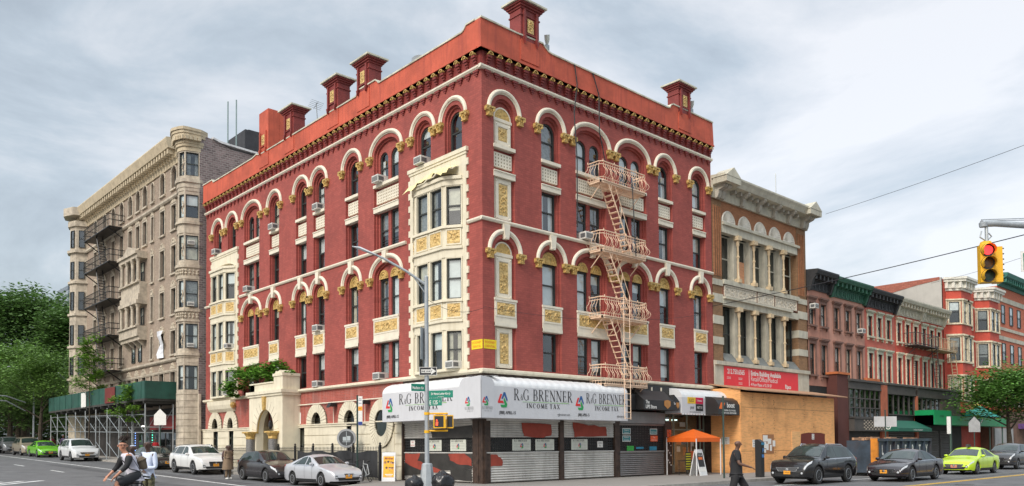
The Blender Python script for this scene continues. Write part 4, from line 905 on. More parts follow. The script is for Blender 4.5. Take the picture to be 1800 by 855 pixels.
for c,hw,z0,z1,ar,r,i in wins:
    T=M(FB); K=M(FB)
    window(BB,FB,c-hw,c+hw,z0,z1,-.18,arch=(.48 if hw>.3 else .28) if ar else 0,fw=.06,shade=rng.choice([0,0,.3,.5,.5]) if not (r==3 and i in (0,1)) else 1)
    T.box(c-hw-.12,c+hw+.12,0,.14,z0-.13,z0)
    if ar: T.tube([(c+(hw+.1)*math.cos(PI-PI*k_/10),.03,z1+(hw+.1)*math.sin(PI-PI*k_/10)) for k_ in range(11)],.07,6); T.box(c-hw-.16,c-hw,0,.06,z0,z1); T.box(c+hw,c+hw+.16,0,.06,z0,z1)
    else:
        T.ring(rect(c-hw-.12,c+hw+.12,z0,z1+.14),rect(c-hw,c+hw,z0,z1),0,.06)
        K.prism([(c-hw-.1,z1+.14),(c-hw*.5,z1+.5),(c,z1+.62),(c+hw*.5,z1+.5),(c+hw+.1,z1+.14)],0,.09); K.lathe((c,.1,z1+.45),[(.02,-.05),(.12,0),(.02,.08)],6,'y'); K.obj('carved_head',CARV,BB)
    T.obj('window_surround',BST,BB)
def outc(e): return [(-.28+0,30.45-e*.4),(-1.22-e*.6,30.75-e*.9),(-1.42-e,31.4-.1*e),(-1.15-e*.8,32.3+e*.4),(-.3-e*.3,32.9+e),(.3,32.9),(.3,30.5)]
def outr(e):     # rounder outline for mouldings
    P_=[Vector(p) for p in outc(e)]; o=[P_[0]]
    for i in range(1,4):
        a,b_,c_=P_[i-1],P_[i],P_[i+1]; m1=b_+(a-b_)*.28; m2=b_+(c_-b_)*.28
        for t in (0,.5,1): o.append(m1*(1-t)**2+b_*2*t*(1-t)+m2*t*t)
    return [tuple(p) for p in o+P_[4:]]
def band(m_,z0,z1,e): m_.prismz(outr(e),z0,z1)
t=M(ID)
for z0,z1,e in ((0,5.5,.04),(7.6,7.95,.03),(7.95,8.1,.1),(8.1,8.28,.22),(8.28,8.5,.06),(10.5,10.62,.1),(10.62,11.2,.05),(11.2,11.38,.2),(13.5,13.65,.08),(13.65,14.3,.06),(14.3,14.48,.2),(14.48,14.7,.05),(16.75,16.95,.06),(16.95,17.4,.05),(17.4,17.56,.2),(17.56,17.8,.04),(19.75,20.0,.05),(20.35,20.6,.22),(20.0,20.35,.1),(20.6,20.8,.08),(22.5,22.6,.05)): band(t,z0,z1,e)
t.obj('bay_bands',BST,BB)
t=M(ID)
for i in range(12): z=.5+i*.44; band(t,z,z+.03,.055) if not 5.4<z<7.5 else None
t.obj('bay_joints',mat('joint_brown',(.2,.17,.13),.9),BB)
t=M(ID)
for z0,z1 in ((10.66,11.16),(13.7,14.26)): 
    for p,q in ((0,1),(1,2),(2,3)):
        a,b_=outc(.08)[p],outc(.08)[q]; n_=4
        for i in range(n_): 
            x=a[0]+(b_[0]-a[0])*(i+.5)/n_; y=a[1]+(b_[1]-a[1])*(i+.5)/n_; t.lathe((x,y,(z0+z1)/2),[(.03,-.2),(.1,-.1),(.05,0),(.1,.1),(.03,.2)],6)
t.obj('carved_swag',CARV,BB)
P_=outc(0)
for k_ in range(4):
    p,q=P_[k_],P_[k_+1]; L_=math.hypot(q[0]-p[0],q[1]-p[1]); du=((q[0]-p[0])/L_,(q[1]-p[1])/L_); nn=(du[1],-du[0]); 
    if k_==0: nn=(du[1],-du[0])
    mid=((p[0]+q[0])/2,(p[1]+q[1])/2); cvec=(mid[0]-.2,mid[1]-32.2)
    if nn[0]*cvec[0]+nn[1]*cvec[1]<0: nn=(-nn[0],-nn[1])
    lf=lambda s_,w_,z_,p=p,du=du,nn=nn:(p[0]+du[0]*s_+nn[0]*w_,p[1]+du[1]*s_+nn[1]*w_,z_)
    hw=.42 if k_==0 else .26; hs=[]
    zr=[(5.7,7.4),(8.6,10.35),(11.5,13.4),(14.85,16.6),(17.85,19.5),(20.85,22.5)]
    hs=[rect(L_/2-hw,L_/2+hw,a,b_) for a,b_ in zr]
    A=M(lf); A.sheet([(0,0),(0,22.9),(L_,22.9),(L_,0)],hs,0)
    for h_ in hs: A.jamb(h_,0,-.2)
    A.obj('bay_face',BST,BB)
    for a,b_ in zr: 
        window(BB,lf,L_/2-hw,L_/2+hw,a,b_,-.05,fw=.06,shade=rng.choice([.5,.6,1,.8])); 
    if k_==0:
        for z in (8.65,11.55,17.0+.85-3.0+1.05): ac_unit(lf,L_/2+.08,-.1,z+.02,{8.65:'air conditioner in the rounded bay of the beige building, lowest of three',11.55:'air conditioner in the rounded bay of the beige building, above the lowest one'}.get(z,'air conditioner in the rounded bay of the beige building, uppermost one'),.7)
    if k_==1:
        A=M(lf)
        for z in (9.3,12.3,15.6,18.6,21.6): A.tube([(.12,.04,z-.5),(.2,.06,z-.2),(.08,.06,z+.1),(.16,.05,z+.4)],.05,5)
        A.obj('carved_drop',CARV,BB)
# cornice: along the wall and round the bay
m_=M(FB); pr=[(0,22.9),(.1,22.9),(.12,23.2),(.25,23.35),(.25,23.85),(.8,23.9),(.88,24.2),(.98,24.55),(.95,24.65),(0,24.8)]
m_.prismu(pr,34.4,Y1+.3); m_.obj('cornice',BCO,BB)
m_=M(FB); n_=44
for i in range(n_): u=34.6+i*(Y1-34.6)/n_; m_.box(u,u+.26,.1,.74,23.5,23.88); m_.box(u+.05,u+.2,.1,.4,23.3,23.5)
m_.obj('cornice_brackets',BCO,BB)
m_=M(ID)
for z0,z1,e in ((22.6,22.9,.1),(22.9,23.1,.2),(23.1,23.3,.26),(23.55,23.75,.45),(23.75,23.95,.52),(23.95,24.15,.6)): band(m_,z0,z1,e)
m_.obj('bay_cornice',BCO,BB)
m_=M(ID)
for (p,q,n_) in ((0,1,4),(1,2,4),(2,3,4),(3,4,3)):
    a,b_=outc(.3)[p],outc(.3)[q]
    for i in range(n_): x=a[0]+(b_[0]-a[0])*(i+.5)/n_; y=a[1]+(b_[1]-a[1])*(i+.5)/n_; m_.box(x-.12,x+.12,y-.22,y+.15,23.3,23.55)
m_.obj('bay_brackets',BCO,BB)
# far end bay
m_=M(ID); fe=[(-.3,57.9),(-1.2,58.3),(-1.5,59.2),(-1.2,60.1),(-.3,60.5)]
m_.prismz(fe,0,22.9); m_.obj('end_bay',BST,BB)
m_=M(ID)
for z0,z1,e in ((8.1,8.3,.18),(11.2,11.4,.18),(14.3,14.5,.18),(17.4,17.6,.18),(20.35,20.6,.25),(22.9,23.4,.2),(23.85,24.6,.6)):
    m_.prismz([(-.3,57.9-e),(-1.2-e*.7,58.3-e*.8),(-1.5-e,59.2),(-1.2-e*.7,60.1+e*.8),(-.3,60.5+e)],z0,z1)
m_.obj('end_bay_bands',BST,BB)
p,q=fe[1],fe[2]
for p,q in ((fe[0],fe[1]),(fe[1],fe[2])):
    L_=math.hypot(q[0]-p[0],q[1]-p[1]); du=((q[0]-p[0])/L_,(q[1]-p[1])/L_); nn=(-du[1],du[0]); nn=nn if nn[0]<0 else (-nn[0],-nn[1])
    if p is fe[0]: nn=(du[1],-du[0]) if du[1]>0 and -du[0]<0 else (-du[1],du[0]); nn=(nn[0],nn[1]) if nn[1]<0 else (-nn[0],-nn[1])
    lf=lambda s_,w_,z_,p=p,du=du,nn=nn:(p[0]+du[0]*s_+nn[0]*w_,p[1]+du[1]*s_+nn[1]*w_,z_)
    for a,b_ in ((8.6,10.35),(11.5,13.4),(14.85,16.6),(17.85,19.5),(20.85,22.5)): window(BB,lf,L_/2-.26,L_/2+.26,a,b_,.1,fw=.05,shade=0,solid=True)
# belts
m_=M(FB)
for z0,z1,d in ((8.1,8.35,.2),(20.35,20.6,.22),(7.3,7.5,.1),(5.1,5.4,.12)): m_.prismu([(0,z0),(d*.6,z0),(d,z0+.1),(d,z1),(0,z1)],34.2,Y1)
m_.obj('belt_course',BST,BB)
# columned two-storey balcony bay
m_=M(FB)
for z0,z1,d in ((10.3,10.6,.6),(10.6,11.3,.75),(11.3,11.42,.9),(13.2,13.5,.85),(13.5,14.0,.7),(14.0,14.9,.6),(14.9,15.0,.8),(16.9,17.2,.8),(17.2,17.45,.95)): m_.box(41.1,45.7,0,d,z0,z1)
for u in (41.6,42.8,44,45.2): m_.prismu([(0,9.7),(.25,9.95),(.6,10.3),(0,10.3)],u-.12,u+.12)
m_.prism([(41.9,17.45),(43.4,18.1),(44.9,17.45)],0,.8)
for z0,z1 in ((11.42,13.2),(15.0,16.9)):
    for u in (41.4,42.7,44.05,45.4): m_.lathe((u,.62,z0),[(.19,0),(.19,.12),(.14,.16),(.13,z1-z0-.3),(.2,z1-z0-.1),(.2,z1-z0)],10)
m_.obj('columned_bay',BST,BB)
m_=M(FB); m_.box(41.2,45.6,-.3,.02,10.3,17.2); m_.obj('bay_back',BEI,BB)
for z0,z1 in ((11.6,13.0),(15.1,16.7)):
    for c in (42.05,43.4,44.7): window(BB,FB,c-.36,c+.36,z0,z1,.1,fw=.05,shade=.5,solid=True)
for c in (42.6,44.2): window(BB,FB,c-.38,c+.38,8.65,10.2,.09,fw=.05,shade=.4,solid=True)
# party wall, roof
m_=M(); m_.sheet([(BX,0),(BX,24.1),(1.5,23.95),(5,23.5),(9,22.6),(18,22.2),(18,0)],[],30.45) if False else None
m_.fr=lambda u,w,z:(u,w,z); m_.prism([(BX,0),(BX,23.9),(.6,23.75),(2.0,23.35),(9,23.2),(18,23.2),(18,0)],30.42,30.75); m_.obj('party_wall',BDB,BB)
m_=M(); m_.fr=lambda u,w,z:(u,w,z); 
cop=[(.6,23.77),(1.2,23.6),(2.0,23.55),(5,23.42),(9,23.38),(18,23.38)]
for (a,b_),(c_,d_) in zip(cop[:-1],cop[1:]): m_.prism([(a,b_),(a,b_+.14),(c_,d_+.14),(c_,d_)],30.3,30.95)
m_.obj('roof_flashing',mat('white_flashing',(.7,.7,.7),.7,.2,4),BB)
m_=M(); m_.box(BX+.45,18,31.0,Y1,0,23.3); m_.obj('building_core',DARK,BB)
m_=M(); m_.box(4.3,7.6,33.2,36.5,23.3,26.3); m_.prismz([(4.8,33.7),(7.1,33.7),(7.1,36),(4.8,36)],26.3,26.55); m_.obj('roof_hut',mat('hut_black',(.04,.04,.045),.6,.2,2),BB)
m_=M(); m_.bar((3.05,33.5,23.3),(3.05,33.5,28.2),.05); m_.bar((3.5,33.0,23.3),(3.5,33.0,28.3),.05); m_.obj('roof_mast',None or mat('mast_green',(.22,.30,.30),.6,.1),parent=None,label='pair of thin green grey masts on the roof of the beige building',cat='mast')
# black fire escape
m_=M(FB)
def fbal(z,u0=46.8,u1=54.2,d=1.3):
    m_.box(u0,u1,.05,d,z-.12,z-.04)
    for zz in (.95,.5): m_.tube([(u0,0,z+zz),(u0,d,z+zz),(u1,d,z+zz),(u1,0,z+zz)],.035,4)
    n_=30
    for i in range(n_+1): u=u0+(u1-u0)*i/n_; m_.bar((u,d,z),(u,d,z+.95),.018,4)
    for i in range(1,5): m_.bar((u0,d*i/5,z),(u0,d*i/5,z+.95),.018,4); m_.bar((u1,d*i/5,z),(u1,d*i/5,z+.95),.018,4)
    for u in (u0+.3,u1-.3): m_.bar((u,0,z-1),(u,d,z-.1),.05,4)
fz=[20.6,17.6,14.4,11.3,8.3]
for z in fz: fbal(z)
for za,zb in zip(fz[:-1],fz[1:]):
    for w in (.5,1.0): m_.bar((51.4,w,za),(50.0,w,zb),.05,4)
    for i in range(12): t=i/12; u=51.4-1.4*t; z=za+(zb-za)*t; m_.box(u-.12,u+.12,.5,1.0,z-.03,z)
m_.obj('fire_escape',BLACK,BB)
# ---- sidewalk shed
SH=thing('sidewalk_shed','dark green sidewalk shed on steel posts along the beige building','scaffold',(-2,45,.6),None)
GRN=mat('shed_green',(.018,.085,.062),.6,.18,1.5,streak=.4,scol=(.03,.05,.045),dirt=.3)
m_=M(); m_.box(-3.0,-2.95,33.3,60,5.15,6.4); m_.box(-2.95,-.35,33.25,33.3,5.15,6.4); m_.obj('parapet_boards',GRN,SH)
m_=M()
for y in range(34,60,2): m_.box(-3.03,-3.0,y,y+.08,5.15,6.4)
pass
m_.obj('parapet_battens',GRN,SH)
m_=M(); m_.box(-3.0,-.35,33.3,60,5.0,5.15)
for i in range(13): m_.box(-3.0,-.35,33.5+i*2,33.65+i*2,4.8,5.0)
m_.obj('deck',mat('shed_deck',(.05,.05,.045),.8,.3,2),SH)
m_=M()
py=[33.6,36.4,39.4,42.4,45.4,48.4,51.4,54.4,57.4,59.8]
for y in py:
    for x in (-2.85,-.9): m_.bar((x,y,swz(y)),(x,y,4.8),.045,6); m_.box(x-.1,x+.1,y-.1,y+.1,swz(y),swz(y)+.03)
    m_.bar((-2.85,y,2.7+gz(y)),(-.9,y,2.7+gz(y)),.03,5)
for a,b_ in zip(py[:-1],py[1:]):
    for z in (2.3,3.6): m_.bar((-2.85,a,z+gz(a)),(-2.85,b_,z+gz(b_)),.03,5); m_.bar((-.9,a,z+gz(a)),(-.9,b_,z+gz(b_)),.03,5)
    m_.bar((-2.85,a,2.3+gz(a)),(-2.85,b_,3.6+gz(b_)),.022,4); m_.bar((-.9,a,4.5),(-.9,b_,2.4+gz(b_)),.022,4); m_.bar((-2.85,a,.3+gz(a)),(-2.85,b_,1.5+gz(b_)),.022,4)
m_.obj('steel_posts',STEEL,SH)
m_=M(); m_.box(-3.07,-3.04,47.5,48.9,5.1,6.3); m_.obj('shed_poster',PAP,SH); m_=M(); m_.box(-3.07,-3.04,39.8,42.3,5.15,6.35); m_.obj('red_shed_panel',mat('panel_oxide',(.16,.02,.015),.6,.1),SH)
# shopfronts under the shed
m_=M(FB); m_.box(33.5,Y1,.0,.12,.2,4.6); m_.obj('shopfront_dark',mat('shop_dark',(.035,.03,.028),.7,.4,1),BB)
m_=M(FB); m_.box(33.9,38.8,.12,.5,3.0,4.0); m_.obj('shop_sign_red',mat('shop_red',(.22,.02,.02),.6,.1),BB)
for i,u in enumerate((34.3,35.4,36.6,37.8,40,41.5,43.5,46)):
    m_=M(FB); m_.poly([(u,.13,.9),(u+.9,.13,.9),(u+.9,.13,2.8),(u,.13,2.8)]); m_.obj('shop_pane',GLASSD,BB)
m_=M(FB)
for i in range(12): m_.box(39.2,39.26,.14,.18,1.2+i*.2,1.27+i*.2)
m_.obj('light_string',mat('led_green',(.1,.9,.6),.5,0,emit=2.0),BB)
m_=M(FB)
for i in range(9): m_.box(43.2,43.26,.14,.18,1.2+i*.2,1.27+i*.2)
m_.obj('light_string',mat('led_blue',(.2,.4,1),.5,0,emit=2.0),BB)
m_=M(FB); m_.box(41.0,41.3,.14,.3,3.3,3.4); m_.obj('shop_lamp',mat('lamp_lit',(1,.95,.85),.5,0,emit=4),BB)
m_=M(); m_.box(-.35,-.2,30.2,31.4,.2,5.4)
for z in range(9): m_.box(-.42,-.35,30.6,31.4,.45+z*.55,.95+z*.55)
m_.obj('stone_pier',BST,BB)
# torn plastic on window
m_=M(FB); b=m_.vs([(37.0+.18*math.sin(i*1.7)+.5*j,.2+.1*math.sin(i+j),10.6-i*.35) for i in range(7) for j in range(3)])
for i in range(6):
    for j in range(2): q=b+i*3+j; m_.face((q,q+1,q+4,q+3))
m_.obj('plastic_sheet',mat('torn_plastic',(.75,.76,.8),.4,.1,3),parent=None,label='torn white plastic sheet hanging from a window of the beige building',cat='plastic sheet')
# distant tower
DT=thing('distant_tower','grey glass tower rising far behind the trees','building',(37,216,0))
m_=M(); m_.box(35.5,42,212,222,0,44.5); m_.prism([(35.5,44.5),(42,44.5),(42,48),(39,47)],212,222); m_.obj('tower_body',mat('tower_grey',(.33,.38,.42),.4,.2,.3),DT)
m_=M()
for i in range(12): m_.box(35.4,42.1,211.9,212,20+i*2.2,21.1+i*2.2); m_.box(35.4,35.5,212,222,20+i*2.2,21.1+i*2.2)
m_.obj('window_band',mat('tower_dark',(.12,.15,.18),.2,.1,1),DT)
# ---------------------------------------------------------------- polychrome brick building with five-bay screen
PB=thing('loft_building','brown brick loft building with white stone columns, fan lunettes and a heavy bracketed cornice','building',(23,6,0))
F=FR; TAN=mat('tan_brick',(.30,.165,.08),.85,.2,1.5,bump=.5,kind='brick',bw=.24,bh=.08,mcol=(.2,.13,.08),streak=.3,scol=(.14,.08,.05),dirt=.3)
ORB=mat('orange_brick',(.36,.15,.065),.85,.15,1.5,bump=.4,kind='brick',bw=.24,bh=.08,mcol=(.25,.12,.07),dirt=.3)
WST=mat('grey_white_stone',(.54,.51,.41),.75,.1,2,bump=.15,streak=.5,scol=(.28,.25,.2),dirt=.25,dcol=(.4,.37,.3)); CREAMC=mat('column_cream',(.60,.47,.30),.7,.15,4,streak=.4,scol=(.35,.22,.1))
U0,U1=17.45,28.55; WL0,WR0=18.45,27.35
for q0,q1 in ((U0,WL0),(WR0,U1)): m_=M(F); m_.box(q0,q1,-.5,0,4.6,16.0); m_.obj('brick_pier',TAN,PB)
m_=M(F); 
for u0,u1 in ((U0,WL0),(WR0,U1)):
    for k_ in range(4): q=u0+.14+k_*.22; m_.box(q,q+.09,0,.05,11.4,15.5)
m_.obj('pier_flutes',ORB,PB)
lun=[19.22,21.0,22.8,24.58,26.37]
m_=M(F); m_.sheet([(WL0,14.66),(WL0,15.95),(WR0,15.95),(WR0,14.66)],[arc(c-.72,c+.72,14.68,14.7,.72,12) for c in lun],-.04); m_.obj('brick_spandrel',ORB,PB)
for c in lun:
    m_=M(F); m_.prism(arc(c-.72,c+.72,14.68,14.7,.72,12),-.2,-.02)
    for k_ in range(1,12): a=PI*k_/12; m_.tube([(c+.18*math.cos(a),-.02,14.75+.18*math.sin(a)),(c+.6*math.cos(a),.0,14.75+.58*math.sin(a))],[.02,.05],4)
    m_.tube([(c+.68*math.cos(PI-PI*k_/14),-.01,14.70+.68*math.sin(PI-PI*k_/14)) for k_ in range(15)],.05,5)
    m_.obj('fan_lunette',mat('lunette_white',(.74,.70,.62),.7,.08,3,streak=.2),PB)
m_=M(F); m_.box(WL0,WR0,-.3,.05,14.05,14.5); m_.box(WL0,WR0+.15,-.3,.16,14.5,14.66); m_.box(WL0,WR0,-.3,.06,9.75,10.15); m_.box(WL0,WR0,-.3,.14,10.98,11.25); m_.box(WL0,WR0-1.0,-.3,.22,10.12,10.24)
for z0,z1 in ((10.85,11.2),(9.85,10.35),(8.58,9.07),(7.4,7.83),(6.2,6.45)):
    for u0,u1 in ((U0,WL0+.01),(WR0-.01,U1)): m_.box(u0-.01,u1+.012,-.5,.05,z0,z1)
m_.obj('stone_band',WST,PB)
m_=M(F); m_.box(WL0,WR0,-.3,0,10.24,10.98); m_.obj('frieze_back',mat('frieze_rust',(.25,.09,.05),.8,.2,4),PB)
for u0,u1 in ((18.6,22.1),(22.3,24.2),(24.4,27.1)):
    m_=M(F); m_.box(u0,u1,0,.03,10.34,10.9); scrolls(m_,u0+.05,u1-.05,10.36,10.88,.04,.02); m_.ring(rect(u0,u1,10.3,10.94),rect(u0,u1,10.3,10.94,.06),.02,.08); m_.obj('frieze_panel',mat('frieze_cream',(.62,.56,.46),.8,.3,12,bump=.8,kind='carve',bscale=12),PB)
mids=[20.1,21.9,23.68,25.48]
for z0,z1 in ((11.25,14.05),(6.5,9.75)):
    for c in mids: m_=M(F); m_.box(c-.2,c+.14,-.7,-.12,z0,z1); m_.obj('stone_mullion',WST,PB)
    for c in mids:
        m_=M(F); m_.box(c-.16,c+.16,-.1,.22,z0,z0+.22); m_.lathe((c,.06,z0),[(.11,.22),(.11,.34),(.07,.4),(.065,1.5),(.1,1.52),(.1,1.6),(.065,1.62),(.06,z1-z0-.62),(.1,z1-z0-.55),(.1,z1-z0-.3),(.12,z1-z0-.25)],8); m_.box(c-.2,c+.2,-.12,.24,z1-.25,z1-.002); m_.obj('slim_column',CREAMC,PB,smooth=True)
    ed=[WL0]+mids+[WR0]
    for i in range(5):
        u0=ed[i]+(.14 if i else 0); u1=ed[i+1]-(.2 if i<4 else 0)
        w=window(PB,F,u0,u1,z0+.02,z1-.02,-.45,fm=WST if z0>10 else WFR,fw=.07,glass=GLASSD,shade=0 if z0>10 else .38)
        if z0>10 and i==1:
            b_=M(F); b_.box(u0+.07,u1-.07,-.49,-.46,z0+.1,12.75); b_.obj('plywood_infill',mat('ply_orange',(.62,.30,.16),.8,.2,3,kind='wood'),PB)
        if z0<10:
            b_=M(F); b_.prismu([(-.3,6.55),(.18,6.32),(.2,6.36),(-.28,6.98)],u0+.1,u1-.1); b_.obj('hopper_flap',mat('flap_grey',(.16,.17,.16),.5,.2,3),PB)
m_=M(F); m_.box(U0,U1,-.3,.08,5.0,6.2); m_.box(U0,U1,-.3,.2,6.2,6.42); m_.obj('sign_band',WST,PB)
# cornice
m_=M(F); m_.prismu([(-.3,15.9),(.1,15.9),(.15,16.2),(.15,16.55),(.75,16.62),(.85,16.85),(.95,17.0),(.95,17.1),(-.3,17.2)],U0-.05,U1+.15)
for c in (U0+.65,U1-.6): m_.prismu([(.2,16.6),(1.12,16.6),(1.12,16.95),(.2,16.95)],c-.75,c+.75); m_.prism([(c-.8,16.95),(c+.8,16.95),(c,17.5)],.1,1.14)
m_.obj('cornice',WST,PB)
m_=M(F)
def consol(u,hw,s_): m_.prismu([(.1,15.95),(.16,15.85),(.3,15.9),(.38,16.1),(.4,16.3),(.62*s_,16.4),(.72*s_,16.52),(.68*s_,16.62),(.1,16.62)],u-hw,u+hw)
for u in (U0+.35,U0+.75,U1-.35,U1-.75): consol(u,.17,1.15)
for i in range(4): consol(20.4+i*1.85,.12,1.05)
for i in range(13): u=19.2+i*.62; m_.box(u,u+.16,.15,.5,16.36,16.56)
m_.obj('cornice_brackets',mat('bracket_stone',(.42,.39,.33),.8,.2,3,streak=.4),PB)
m_=M(); m_.box(U0+.02,U1,.95,14,0,16.3); m_.box(U0+.02,U1,.01,.6,0,5.0); m_.obj('building_core',DARK,PB)
m_=M(); m_.poly([(U1,0,0),(U1,14,0),(U1,14,16.6),(U1,0,16.6)]); m_.poly([(U0,0,0),(U0,14,0),(U0,14,16.6),(U0,0,16.6)]); m_.obj('party_wall',TAN,PB)
m_=M(); m_.bar((26.6,1,17),(26.6,1,19.6),.03,5); m_.obj('roof_mast',STEEL,parent=None,label='thin bare mast on the roof of the brown brick building',cat='mast')
# red banner
BN=thing('banner','red banner with white lettering hung over the plywood','banner',(22.6,-.1,5.6))
m_=M(F); m_.box(18.35,27.0,.09,.12,5.0,6.16); m_.obj('banner_sheet',mat('banner_red',(.72,.03,.04),.5,.04,2),BN)
m_=M(F)
m_.text('212.750.6565',.40,18.65,.125,5.74,1,.86,'LEFT',off=.008,ext=0); m_.text('Entire Building Available',.40,21.2,.125,5.76,1,.92,'LEFT',off=.012,ext=0); m_.text('Retail/Office/Medical',.40,21.2,.125,5.42,1,.95,'LEFT',ext=0); m_.text('4 Floor Plates of 3,150 SF',.26,21.2,.125,5.12,1,.9,'LEFT',off=.003,ext=0); m_.text('Ripco',.36,25.3,.125,5.12,1,.9,'LEFT',off=.012,ext=0)
m_.box(21.0,21.04,.12,.125,5.08,6.1)
for (u,z) in ((18.6,5.5),(18.6,5.42),(19.85,5.5),(19.85,5.42),(19.85,5.22),(19.85,5.14)): m_.text('AGENT CONTACT' if False else '- - - - - -',.12,u,.125,z,1,1,'LEFT',off=.01,ext=0)
m_.obj('banner_lettering',PAP,BN)
# plywood hoarding
PH=thing('plywood_hoarding','orange plywood hoarding boxed round the base of the brown brick building','hoarding',(23,-1,0))
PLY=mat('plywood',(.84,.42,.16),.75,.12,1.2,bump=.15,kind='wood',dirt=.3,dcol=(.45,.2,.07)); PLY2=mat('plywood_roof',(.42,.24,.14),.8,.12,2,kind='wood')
A_=17.05; B_=28.15; D_=1.95
m_=M(F); m_.box(A_,A_+.06,0,D_-.03,0,4.75)
for i,u in enumerate([A_+.0+k_*1.22 for k_ in range(10)]):
    u1=min(u+1.205,B_); 
    for z0,z1 in ((0,1.2),(1.215,3.65),(3.665,4.5)): m_.box(u,u1,D_-.02-.004*(i%2),D_,z0,z1)
m_.obj('plywood_sheets',PLY,PH)
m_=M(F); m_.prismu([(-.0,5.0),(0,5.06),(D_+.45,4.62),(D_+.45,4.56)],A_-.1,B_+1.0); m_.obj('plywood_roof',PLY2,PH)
m_=M(F); m_.box(22.6,23.6,D_,D_+.03,.1,2.35); m_.box(23.45,23.5,D_+.03,D_+.06,1.2,1.35); m_.obj('plywood_door',mat('ply_door',(.8,.45,.19),.75,.1,1.5,kind='wood'),PH)
m_=M(F); blob(m_,[(23.75,2.2),(25.2,2.28),(26.8,2.22),(26.85,1.3),(26.6,.3),(23.8,.3),(23.7,1.4)],D_+.002); m_.obj('oxide_patch',mat('oxide_brown',(.15,.025,.015),.8,.1,2),PH)
m_=M(F)
r=random.Random(4)
for k_ in range(90): u,z=r.choice([18.2,19.4,20.6,24.2,25.4])+r.uniform(-.06,.06),r.uniform(.3,4.4); m_.box(u,u+.035,D_,D_+.004,z,z+.035)
m_.obj('screw_heads',DARK,PH)
m_=M(F); m_.box(19.25,20.5,D_,D_+.02,1.05,2.15); m_.obj('permit_board',mat('board_brown',(.35,.16,.07),.8,.1),PH)
i=0
for u,z,w_,h_ in ((19.3,1.75,.5,.35),(19.3,1.35,.35,.38),(19.8,1.6,.4,.3),(19.65,1.25,.25,.35),(20.05,1.2,.2,.35),(19.35,1.1,.25,.2),(20.35,1.45,.3,.35)):
    m_=M(F); m_.box(u,u+w_,D_+.02,D_+.026,z,z+h_); m_.obj('permit_paper',PAP,PH)
for u0,u1,z0,z1,l in ((18.2,18.55,1.42,1.85,['NO','PARK','ING']),(25.1,25.4,1.85,2.2,['POST','NO','BILLS'])): sign(F,u0,u1,z0,z1,D_+.012,PAP,PH,l,name='notice')
m_=M(lambda u,w,z:(A_-w,-u,z)); m_.box(.7,1.2,0,.012,1.6,2.0); m_.obj('notice',PAP,PH)
m_=M(lambda u,w,z:(A_-w,-u,z)); 
for k_,s_ in enumerate(('POST','NO','BILLS')): m_.text(s_,.11,.95,.016,1.88-k_*.12,1,1,ext=0)
m_.obj('lettering',INK,PH)
# ---------------------------------------------------------------- row of houses
def rowhouse(u0,u1,label,wallm,trim,corn,cs,ztop,simple=False,name='row_house'):
    H=thing(name,label,'house',((u0+u1)/2,5,0),'terrace houses in a row along the street')
    rw=[(9.62,11.15),(6.25,8.35)]; hs=[rect(c-.4,c+.4,a,b_) for c in cs for a,b_ in rw]
    m_=M(F); m_.sheet([(u0,5.5),(u0,ztop-1.15),(u1,ztop-1.15),(u1,5.5)],hs,0)
    for h_ in hs: m_.jamb(h_,0,-.2)
    m_.obj('front_wall',wallm,H)
    m_=M(); m_.box(u0+.01,u1-.01,.4,11,0,ztop-.6); m_.box(u0,u1,.02,.4,0,5.5); m_.obj('building_core',DARK,H)
    for c in cs:
        for a,b_ in rw:
            t=M(F); t.ring(rect(c-.53,c+.53,a-.0,b_+.22),rect(c-.4,c+.4,a,b_),0,.07); t.box(c-.62,c+.62,0,.2,b_+.3,b_+.42); t.box(c-.56,c+.56,0,.14,b_+.22,b_+.3); t.box(c-.55,c+.55,0,.18,a-.12,a); t.box(c-.5,c-.38,0,.12,a-.3,a-.14); t.box(c+.38,c+.5,0,.12,a-.3,a-.14)
            t.obj('window_surround',trim,H); window(H,F,c-.4,c+.4,a,b_,-.08,fw=.05,shade=rng.choice([.45,.5,.5,.6]))
    m_=M(F); z=ztop-1.2; m_.prismu([(0,z),(.1,z),(.12,z+.6),(.3,z+.7),(.35,z+.85),(.7,z+.95),(.8,z+1.15),(.8,z+1.25),(-.2,z+1.32)],u0+.02,u1-.02)
    n_=max(4,int((u1-u0)/.62)); 
    for i in range(n_+1): u=u0+.2+i*(u1-u0-.4)/n_; m_.box(u-.08,u+.08,.1,.62,z+.62,z+.93); 
    for i in range(n_): u=u0+.2+(i+.5)*(u1-u0-.4)/n_; m_.ring(rect(u-.22,u+.22,z+.08,z+.55),rect(u-.22,u+.22,z+.08,z+.55,.06),.1,.15)
    for u in (u0+.15,u1-.15): m_.prismu([(0,z-.1),(.2,z-.1),(.45,z+.6),(.7,z+.9),(0,z+.9)],u-.12,u+.12)
    m_.obj('cornice',corn,H)
    return H
BRN=mat('brownstone',(.46,.22,.16),.85,.1,1.5,bump=.2,streak=.3); BRNT=mat('brownstone_trim',(.20,.11,.085),.85,.15,3,streak=.3); BRN2=mat('brownstone_light',(.52,.27,.20),.85,.1,1.5,bump=.2,streak=.3)
BLC=mat('cornice_black',(.035,.037,.04),.6,.2,3); GRC=mat('cornice_green',(.03,.12,.075),.6,.2,3,streak=.3); SAL=mat('salmon_paint',(.52,.13,.09),.75,.08,1.5,streak=.25); RDP=mat('bright_red_paint',(.52,.075,.045),.7,.12,1.5,streak=.3)
TRG=mat('trim_greygreen',(.50,.50,.38),.7,.2,5,streak=.4,scol=(.3,.28,.2)); TRW=mat('trim_white',(.68,.60,.44),.7,.2,5,streak=.5,scol=(.34,.26,.17)); CRW=mat('cornice_cream',(.55,.52,.42),.7,.15,3,streak=.4,scol=(.25,.22,.17))
